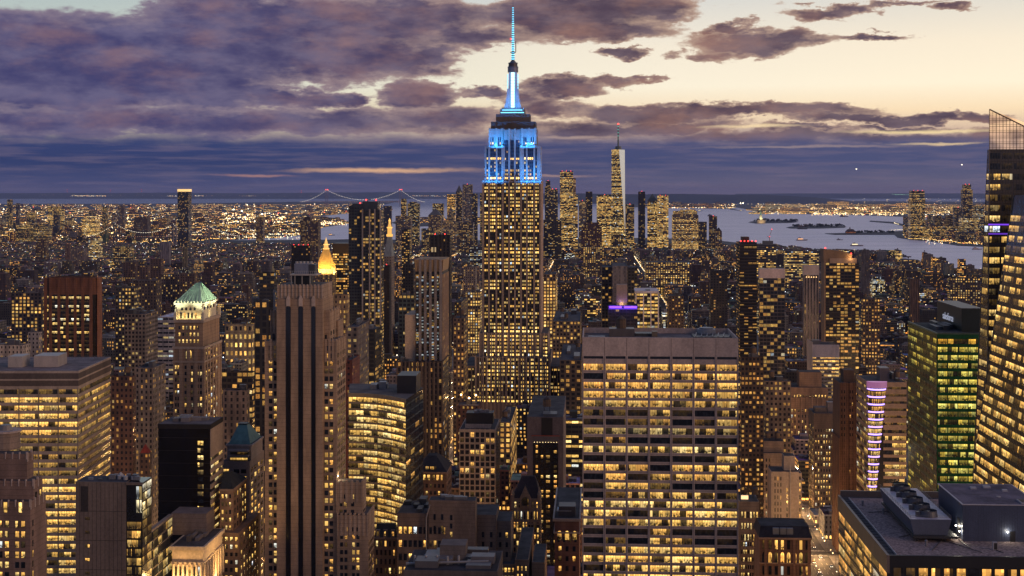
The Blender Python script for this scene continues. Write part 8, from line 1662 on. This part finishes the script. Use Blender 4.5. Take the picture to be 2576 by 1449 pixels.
def city_block(mb, rf, lot, h, col, seed, loc, detail):
    """one ordinary building into the two meshes; loc turns (a, b) into mesh coordinates"""
    rr = random.Random(seed); a0, a1, b0, b1 = lot; wdt = a1 - a0; near = detail
    kind = rr.random(); c = tuple(v * rr.uniform(.75, 1.2) * (1 if b0 < 1100 else .75) for v in col); g3 = sum(c) / 3; kk = 0 if b0 < 1100 else .45; c = tuple(v * (1 - kk) + g3 * w * kk for v, w in zip(c, (.95, 1, 1.12)))  # beyond the near blocks, walls painted darker and bluer for cool distant light
    st = style(c, rr.uniform(.38, .62), rr.uniform(.45, .6), rr.choice((.02, .04, .08, .14, .22, .45)), rr.uniform(2.6, 3.8), rr.uniform(3.3, 4.0), rr.uniform(.22, .72) if rr.random() < .88 else .9, 1.7, rr.random())
    if kind > .86: st.update(w=.92, h=.5, cw=5, lit=rr.uniform(.1, .6))
    x0, y0 = loc(a0, b0); x1, y1 = loc(a1, b1); rt = tuple(v * rr.uniform(1.0, 3.2) for v in rr.choice(((.06, .058, .065), (.085, .08, .085), (.15, .14, .15), (.05, .045, .045))))
    g_ = .02
    def blk(xa, xb, ya, yb, za, zb): mb.walls(xa, xb, ya, yb, za, zb, st, roof=False); rf.face([(xa, ya, zb - .8), (xb, ya, zb - .8), (xb, yb, zb - .8), (xa, yb, zb - .8)], 'roofing', None, rt)
    if h > 42 and rr.random() < .6:
        f = rr.uniform(.6, .85); e = rr.uniform(.08, .2); blk(x0, x1, y0, y1, 0, h * f); xa, xb, ya, yb = x0 + wdt * e, x1 - wdt * e * rr.uniform(0, 1), y0 + 2.5, y1 - 2; blk(xa, xb, ya, yb, h * f - .8, h)
    else: xa, xb, ya, yb = x0, x1, y0, y1; blk(x0, x1, y0, y1, 0, h)
    feats = []
    if detail:
        w_, d_ = xb - xa, yb - ya; q = MB(); q.xf = mb.xf; s = rr.uniform(.2, .35); px = xa + w_ * rr.uniform(.1, .6); py = ya + d_ * rr.uniform(.3, .6); q.box(px, px + w_ * s, py, py + d_ * .3, h - .8, h + rr.uniform(2, 4.5), 'masonry', tuple(v * .9 for v in c)); feats.append(('bulkhead', q))
        q = MB(); q.xf = mb.xf; roof_plant(q, xa + .5, xb - .5, ya + .5, yb - .5, h - .8, rr, rr.randint(3, 7), 2.4, (.13, .125, .13)); feats.append(('roof_plant', q))
        if rr.random() < .45: q = MB(); q.xf = mb.xf; tank(q, xa + w_ * rr.uniform(.25, .75), ya + d_ * .7, h - .8, 1.8, 3.4, rr.uniform(2, 4)); feats.append(('water_tank', q))
        q = MB(); q.xf = mb.xf; cc = tuple(min(.5, v * 1.35) for v in c); q.box(x0 - .3, x1 + .3, y0 - .35, y0 - .05, (h if xa == x0 else h * .6) - 1.0, (h if xa == x0 else h * .6) + .2, 'stone', cc) if xa == x0 else q.box(xa - .3, xb + .3, ya - .35, ya - .05, h - 1.0, h + .2, 'stone', cc); feats.append(('cornice', q))
    else:
        w_, d_ = xb - xa, yb - ya; s = rr.uniform(.2, .4); px = xa + w_ * rr.uniform(.1, .6); py = ya + d_ * rr.uniform(.2, .6)
        if rr.random() < .75: rf.box(px, px + w_ * s, py, py + d_ * .3, h - .8, h + rr.uniform(1.5, 4), 'roofing', tuple(v * rr.uniform(.6, 1.6) for v in (.12, .11, .115)))
        if rr.random() < .25 and lot[2] < 2600: tank(rf, xa + w_ * .7, ya + d_ * .7, h - .8, 1.7, 3.2, 2.5)
        if rr.random() < .22: rf.ball((xa + w_ * rr.random(), ya + d_ * rr.random(), h + 1.5), .5 + lot[2] / 9000, 'lamp_glow', rr.choice(((1, .62, .25), (1, .85, .55), (1, .5, .15), (.9, .95, 1))), (rr.uniform(2, 5), 0, 0))
    return feats
SIZE = lambda h, Yd: 'tall' if h > 62 else ('mid-rise' if h > 34 else 'low')
TYP = ['apartment building', 'loft building', 'office building']
recs = []
for i in chosen:
    lot, h, Yd = lots[i]; cn, col = rg.choice(PAL); ty = rg.choice(TYP); best = min(HC, key=lambda q: (abs(q[1] - cx_[i]) * 1.2 + abs(q[2] - cy_[i])) + abs(q[5] - Yd) * .02)
    if best[3] - 6 < cx_[i] < best[4] + 6: rel = 'in front of' if Yd < best[5] else 'behind'
    else: rel = 'just left of' if cx_[i] < best[1] else 'just right of'
    recs.append([i, cn, col, ty, f"{SIZE(h, Yd)} {cn} {ty} {rel} {best[0]}", Yd])
from collections import defaultdict
grp_ = defaultdict(list)
for r_ in recs: grp_[r_[4]].append(r_)
ORD = ['nearest'] + [w + ' nearest' for w in 'second third fourth fifth sixth seventh eighth ninth tenth eleventh twelfth thirteenth fourteenth'.split()]
for lb, L in grp_.items():
    if len(L) > 1:
        for n, r_ in enumerate(sorted(L, key=lambda q: q[5])): r_[4] = ORD[min(n, 13)] + ' ' + lb
for r_ in recs:
    if len(r_[4].split()) > 16: r_[4] = r_[4].replace('mid-rise ', '').replace('just ', '')
for (i, cn, col, ty, lb, Yd) in recs:
    lot, h, _ = lots[i]; ca = (lot[0] + lot[1]) / 2; x, y = ab(ca, lot[2])
    t = thing(ty.replace(' ', '_'), lb, ty, (x, y, 0), -TH, ty + 's of the street grid'); mb, rf = MB(), MB()
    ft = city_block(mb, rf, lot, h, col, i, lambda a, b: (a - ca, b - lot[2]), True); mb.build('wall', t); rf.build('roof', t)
    for nm, q in ft: q.build(nm, t)
ms_ = MB(); rs_ = MB(); ms_.xf = rs_.xf = (0, 0, cT, sT)
for i, (lot, h, Yd) in enumerate(lots):
    if i in cset or (cnt[i] == 0 and Yd < 2500): continue
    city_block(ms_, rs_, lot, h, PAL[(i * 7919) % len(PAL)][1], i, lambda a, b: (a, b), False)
o = ms_.build('city_buildings', None, 'stuff', 'countless small lit buildings filling the streets towards downtown'); o2 = rs_.build('city_rooftops', None, 'stuff', 'countless flat rooftops with small sheds and lamps across the city')
# far districts over the water
fm = MB(); fl_ = MB(); rf_ = random.Random(77)
def pil(px, py, poly=None): 
    x, y = G(px, py); return x, y
BK = g([(-500, 640), (-200, 636), (200, 622), (500, 606), (690, 598), (760, 590), (800, 573), (872, 563), (850, 548), (790, 545), (870, 537), (985, 528), (960, 516), (1010, 505), (760, 507), (640, 509), (430, 512), (0, 513), (-500, 513)])
def farblock(px, py, hs, tall=.05, wid=(14, 40), litr=(.02, .30)):
    x, Y = G(px, py); w_ = rf_.uniform(*wid) * (1 + Y / 14000); h = rf_.uniform(*hs) + (rf_.uniform(20, 50) if rf_.random() < tall else 0); an = rf_.uniform(-.4, .4); fm.xf = (x, Y, math.cos(an), math.sin(an))
    st = style(tuple(v * rf_.uniform(.6, 1.1) for v in rf_.choice(PAL)[1]), .6, .5, rf_.uniform(*litr), 4.5 + Y / 4000, 4.0, rf_.uniform(.3, .75), 2.7, rf_.random()); fm.walls(-w_ / 2, w_ / 2, 0, w_ * rf_.uniform(.6, 1.6), 0, h, st, roof_tint=(.06, .06, .07))
for _ in range(3000):
    px = rf_.uniform(-60, 1000); py = 514 + 128 * rf_.random() ** 1.15
    if inside(G(px, py), BK): farblock(px, py, (7, 18), .07 if px < 420 else .03)
for _ in range(260):
    px, py = rf_.uniform(2290, 2560), rf_.uniform(556, 616)
    if py < 598 + (px - 2290) * .1: farblock(px, py, (10, 30), .15)
for _ in range(420): farblock(rf_.uniform(1920, 2560), rf_.uniform(514, 538), (8, 18), .04, (30, 120), (.2, .7))
for _ in range(160): farblock(rf_.uniform(1640, 1840), rf_.uniform(514, 523), (10, 26), .06, (20, 70))
for _ in range(60): farblock(rf_.uniform(1010, 1230), rf_.uniform(549, 564), (8, 18), .0, (20, 50))
fm.xf = None; fm.build('far_buildings', None, 'stuff', 'countless tiny lit buildings of the districts across the water')
def spark(x, y, z, r, col, e): fl_.ball((x, y, z), r, 'lamp_glow', col, (e, 0, 0))
WC = [(1, .72, .36), (1, .60, .24), (1, .84, .55), (1, .5, .16), (1, .93, .75), (1, .68, .3)]
def sprinkle(n, px0, px1, py0, py1, sz=.00030, e=(1.6, 5), cols=WC, poly=None, pw=1.0, z=10):
    for _ in range(n):
        px, py = rf_.uniform(px0, px1), py0 + (py1 - py0) * rf_.random() ** pw
        x, y = G(px, py, z)
        if poly and not inside((x, y), poly): continue
        spark(x, y, z, y * sz * rf_.uniform(.5, 1.3), (1, .12, .06) if rf_.random() < .03 else rf_.choice(cols), rf_.uniform(*e))
sprinkle(1250, -60, 1000, 513, 630, poly=BK, pw=1.1)
sprinkle(260, -40, 420, 520, 600, .0004, (2, 6), poly=BK)
sprinkle(190, 560, 760, 574, 602, .00028, (1.5, 4), [(1, .85, .5), (1, .9, .65)]); sprinkle(60, 620, 735, 587, 598, .0003, (1.5, 4), [(1, .9, .6)]); sprinkle(120, 800, 872, 555, 566, .0003); sprinkle(260, 560, 720, 535, 560, .00038, (2, 6))
sprinkle(620, 2040, 2310, 521, 541, .00034, (1.6, 5), [(1, .56, .2), (1, .66, .3), (1, .78, .45)]); sprinkle(320, 2300, 2560, 518, 552, .0003); sprinkle(230, 1900, 2080, 512, 538, .00026); sprinkle(220, 1660, 1850, 512, 524, .0003); sprinkle(160, 1850, 2560, 495, 514, .00022, (1.2, 3)); sprinkle(90, 1560, 1850, 494, 514, .0002, (1, 2.5))
sprinkle(200, 2320, 2470, 575, 614, .00026)
def row(n, px0, px1, py0, py1, Y, r, e, cols=WC):
    for k in range(n):
        px = px0 + (px1 - px0) * (k + rf_.uniform(-.4, .4)) / n; py = py0 + (py1 - py0) * k / n + rf_.uniform(-.6, .6); spark((px - CX) / F * Y, Y, H - (py - HY) / F * Y, r * rf_.uniform(.6, 1.3), rf_.choice(cols), e)
row(34, 179, 268, 492.3, 493.2, 57000, 16, 2.6); row(9, 422, 447, 493, 493, 57000, 15, 2); row(9, 490, 514, 492.5, 492.5, 57000, 14, 2); row(26, 1040, 1140, 492.5, 493.5, 56500, 14, 2.2); row(9, 610, 640, 493, 493, 57000, 12, 1.6); row(40, 100, 900, 490, 494, 57000, 9, 1.3); row(26, 2245, 2290, 489, 490, 60000, 10, 1.6, [(.5, 1, .6)])
row(46, 2190, 2250, 555.5, 560, 12700, 2.6, 3, [(1, .8, .5)]); row(34, 2250, 2284, 560.5, 573, 11200, 2.4, 3, [(1, .8, .5)]); row(26, 2280, 2225, 576, 581, 9600, 2.2, 2.5, [(1, .8, .5)])
for (px, py, r, e) in ((1863, 511, 11, 7), (1869, 511, 11, 7), (1936, 525, 12, 7), (1960, 525, 13, 7), (2283, 513, 16, 4), (608, 531, 16, 6), (588, 527, 14, 5), (640, 520, 18, 5)):
    x, Y = G(px, py + 1.5); spark(x, Y, H - (py - HY) / F * Y, r * Y / 22000, (1, .9, .62), e)
for a_ in AVE[3:19]:
    for b_ in range(880, 5900, 34):
        for sd in (-8.5, 8.5):
            x, y = ab(a_ + sd, b_)
            if abs(x / y) < .40 and inside((x, y), MAN): spark(x, y, 9, .28 + y / 7000, rf_.choice(WC), rf_.uniform(2.5, 6))
for k in range(3, 66):
    bb_ = ST0 + STN * k
    for a_ in range(-1900, 1600, 44):
        x, y = ab(a_ + rf_.uniform(-8, 8), bb_)
        if abs(x / y) < .40 and inside((x, y), MAN) and rf_.random() < .75: spark(x, y, 9, .28 + y / 7000, rf_.choice(WC), rf_.uniform(2, 5))
fl_.build('street_lights', None, 'stuff', 'countless specks of street lights across the city and far shores')
def mast(label, px, py, Y, h):
    z = H - (py - HY) / F * Y; t = thing('radio_mast', label, 'mast', ((px - CX) / F * Y, Y, z - h)); q = MB(); q.bar((0, 0, 0), (0, 0, h), 6, 'metal_panel', (.08, .03, .03)); q.build('pole', t); q = MB(); [q.ball((0, 0, h * f), 14, 'lamp_glow', (1, .06, .04), (2.2, 0, 0)) for f in (1, .6)]; q.build('beacon', t)
mast('red-lit radio mast on the far hills left of the lone gold-edged tower', 356, 477, 58000, 200); mast('red-lit radio mast on the far hills at the left', 169, 478, 58000, 190); mast('red-lit radio mast between the other two on the far hills', 278, 478, 58000, 190); mast('thin red-lit radio mast on the hills right of the lone gold-edged tower', 758, 480, 58000, 180); mast('red-lit radio mast above the stepped riverside block', 2068 - 500, 494, 33500, 130)
# ------------------------------------------------------------------ lamps, cars and trees on the lit avenues
def lamp_post():
    t = thing('street_lamp', 'tall curved street lamp lit along the bright avenue', 'street lamp', group='street lamps along the bright avenue'); q = MB(); q.cyl(0, 0, .14, .09, 0, 8.6, 'metal_panel', (.06, .06, .06), 6); q.build('pole', t); q = MB(); q.bar((0, 0, 8.5), (2.2, 0, 9.1), .07, 'metal_panel', (.06, .06, .06)); q.build('arm', t); q = MB(); q.ball((2.2, 0, 8.95), .42, 'lamp_glow', (1, .66, .3), (9, 0, 0)); q.build('lamp_head', t); return t
lp0 = lamp_post(); first = True
def dup(src, loc, rz):
    c = src.copy(); C.objects.link(c); c.location = loc; c.rotation_euler = (0, 0, rz)
    for ch in src.children:
        d = ch.copy(); C.objects.link(d); d.parent = c
        for gch in ch.children: e = gch.copy(); C.objects.link(e); e.parent = d
    return c
for b_ in range(905, 1500, 34):
    for sd in (-1, 1):
        x, y = ab(159 + sd * 10.6, b_); loc = (x, y, .15); rz = -TH + (0 if sd < 0 else math.pi)
        if first: lp0.location = loc; lp0.rotation_euler = (0, 0, rz); first = False
        else: dup(lp0, loc, rz)
for a_, b0_, b1_, st_, e_ in ((159, 640, 1700, 70, 5000), (-130, 700, 2000, 70, 5000), (-275, 700, 1500, 100, 5000), (409, 700, 1500, 100, 5000), (-415, 800, 1500, 130, 4000)):
    for b_ in range(b0_, b1_, st_): x, y = ab(a_ + rf_.uniform(-5, 5), b_); light('lamp_light', 'POINT', (x, y, 9), e_ * 7, (1, .55, .22), None, .8)
for k in (1, 2, 3, 4):
    for a_ in range(-480, 480, 75): x, y = ab(a_, ST0 + STN * k); light('lamp_light', 'POINT', (x, y, 9), 26000, (1, .55, .22), None, .8)
def car(tint, label, loc, rz, kind='car'):
    t = thing('taxi' if kind == 'taxi' else 'car', label, kind, loc, rz, 'cars on the bright avenue'); q = MB(); PR = [(-2.3, .35), (2.3, .35), (2.35, .75), (1.3, .95), (-1.9, 1.0), (-2.35, .85)]
    def ext(mb, P, w_, m, c):
        n = len(P); mb.face([(x, -w_, z) for x, z in P], m, None, c); mb.face([(x, w_, z) for x, z in P][::-1], m, None, c)
        for i in range(n): j = (i + 1) % n; mb.face([(P[i][0], -w_, P[i][1]), (P[i][0], w_, P[i][1]), (P[j][0], w_, P[j][1]), (P[j][0], -w_, P[j][1])], m, None, c)
    ext(q, PR, .92, 'metal_panel', tint); q.build('body', t); q = MB(); ext(q, [(-1.9, 1.0), (1.3, .95), (.6, 1.42), (-1.2, 1.45)], .78, 'dark_glass', (.02, .022, .025)); q.box(-1.15, .55, -.7, .7, 1.40, 1.50, 'metal_panel', tint); q.build('cabin', t)
    for sx in (-1.45, 1.45):
        for sy in (-.88, .88): q = MB(); q.cyl(0, 0, .33, .33, -.1, .1, 'roofing', (.02, .02, .02), 10); w_ = q.build('wheel', t); w_.rotation_euler = (math.pi / 2, 0, 0); w_.location = (sx, sy, .33)
    for sy in (-.65, .65): q = MB(); q.box(2.3, 2.4, sy - .2, sy + .2, .58, .78, 'lamp_glow', (1, .9, .7), (9, 0, 0), True); q.build('headlight', t); q = MB(); q.box(-2.42, -2.3, sy - .2, sy + .2, .65, .85, 'lamp_glow', (1, .04, .02), (6, 0, 0), True); q.build('tail_light', t)
    return t
rc_ = random.Random(5); LN = (-7.0, -3.5, 0, 3.5, 7.0); cl = [('yellow', (.55, .30, .02), 'taxi'), ('black', (.02, .02, .022), 'car'), ('white', (.5, .5, .5), 'car'), ('silver', (.28, .28, .3), 'car'), ('red', (.25, .02, .02), 'car')]
cars = []
for k in range(30): cars.append((rc_.choice((0, 0, 1, 2, 3, 1, 4)), 906 + k * 13 + rc_.uniform(-3, 3), rc_.choice(LN)))
nth = defaultdict(int)
for (c_, b_, ln) in cars:
    nm, tn, kd = cl[c_]; x, y = ab(159 + ln, b_); o_ = ORD[min(13, nth[c_])]; nth[c_] += 1
    car(tn, f"{nm} {kd} with headlights on, {o_} {nm} one on the bright avenue", (x, y, 0.03), -math.pi / 2 - TH, kd)
for k in range(8):
    x, y = ab(-130 + rc_.choice(LN[1:4]), 1010 + k * 30); c_ = rc_.choice((0, 1, 2)); nm, tn, kd = cl[c_]; o_ = ORD[min(7, nth[10 + c_])]; nth[10 + c_] += 1
    car(tn, f"{nm} {kd} with red tail lights, {o_} {nm} one in the canyon street", (x, y, 0.03), math.pi / 2 - TH, kd)
def tree(label, x, y, h):
    t = thing('street_tree', label, 'tree', (x, y, .15), R.random() * 6, 'trees by the red brick studio block'); rr = random.Random(int(x * 13 + y)); q = MB(); q.cyl(0, 0, .28, .14, 0, h * .5, 'masonry', (.06, .045, .03), 7)
    for k in range(5): an = k * 1.3; q.bar((0, 0, h * .4), (math.cos(an) * h * .22, math.sin(an) * h * .22, h * .72), .08, 'masonry', (.06, .045, .03))
    q.build('trunk', t); q = MB()
    cl_ = [(rr.gauss(0, h * .16), rr.gauss(0, h * .16), h * rr.uniform(.5, .95), rr.uniform(.10, .17) * h) for _ in range(13)]
    for _ in range(650):
        c = rr.choice(cl_); v = Vector((rr.gauss(0, 1), rr.gauss(0, 1), rr.gauss(0, 1))).normalized() * c[3] * rr.uniform(.6, 1.05); p = Vector(c[:3]) + v; u = Vector((rr.gauss(0, 1), rr.gauss(0, 1), rr.gauss(0, 1))).normalized() * .38; w_ = u.cross(v).normalized() * .3; k = rr.uniform(.6, 1.3)
        q.face([tuple(p - u), tuple(p + w_), tuple(p + u), tuple(p - w_)], 'foliage', None, (.05 * k, .065 * k, .03 * k))
    q.build('crown', t)
for n, px in enumerate((1915, 1938, 1962, 1985, 2010, 2032)):
    Y = 708; tree(['bushy', 'second bushy', 'third bushy', 'fourth bushy', 'fifth bushy', 'sixth bushy'][n] + ' dark street tree from the tan billboard tower, below the red brick studio block', (px - CX) / F * Y, Y, 14 + (n * 37 % 5))
def lamp_roof():
    b = simple('brick_building', 'low red-roofed block carrying three blazing orange lamps left of the blue-lit skyscraper', 'loft building', 1150, 1204, 1020, 1120, style((.13, .06, .045), .4, .5, .2), d=24, short='the three-lamp roof', yb=1040)
    for px, py in ((1160, 993), (1180, 1001), (1197, 994)):
        q = MB(); x = b.X(px, 4); z = b.z(py, px, 4); q.bar((x, 4, b.zt - .9), (x, 4, z), .15, 'metal_panel', (.06, .06, .06)); q.ball((x, 4, z), .9, 'lamp_glow', (1, .55, .2), (12, 0, 0)); q.build('roof_lamp', b.t)
    light('lamp_light', 'POINT', (b.X(1180, 2), 1, b.zt + 6), 4000, (1, .55, .22), b.t, .5)
lamp_roof()
# ------------------------------------------------------------------ air
hz = MB(); hz.box(-42000, 42000, -1500, 76000, -3.5, 470, 'roofing', bottom=True)
mh = bpy.data.materials.new('haze'); mh.use_nodes = True; tt = mh.node_tree; tt.nodes.clear(); vo = tt.nodes.new('ShaderNodeVolumePrincipled'); oo = tt.nodes.new('ShaderNodeOutputMaterial'); tt.links.new(vo.outputs[0], oo.inputs['Volume'])
vo.inputs['Color'].default_value = (.40, .50, .92, 1); vo.inputs['Density'].default_value = 1.2e-5; vo.inputs['Anisotropy'].default_value = 0.0
hz.mats = []; ho = hz.build('haze', None, 'stuff'); ho.data.materials.clear(); ho.data.materials.append(mh)
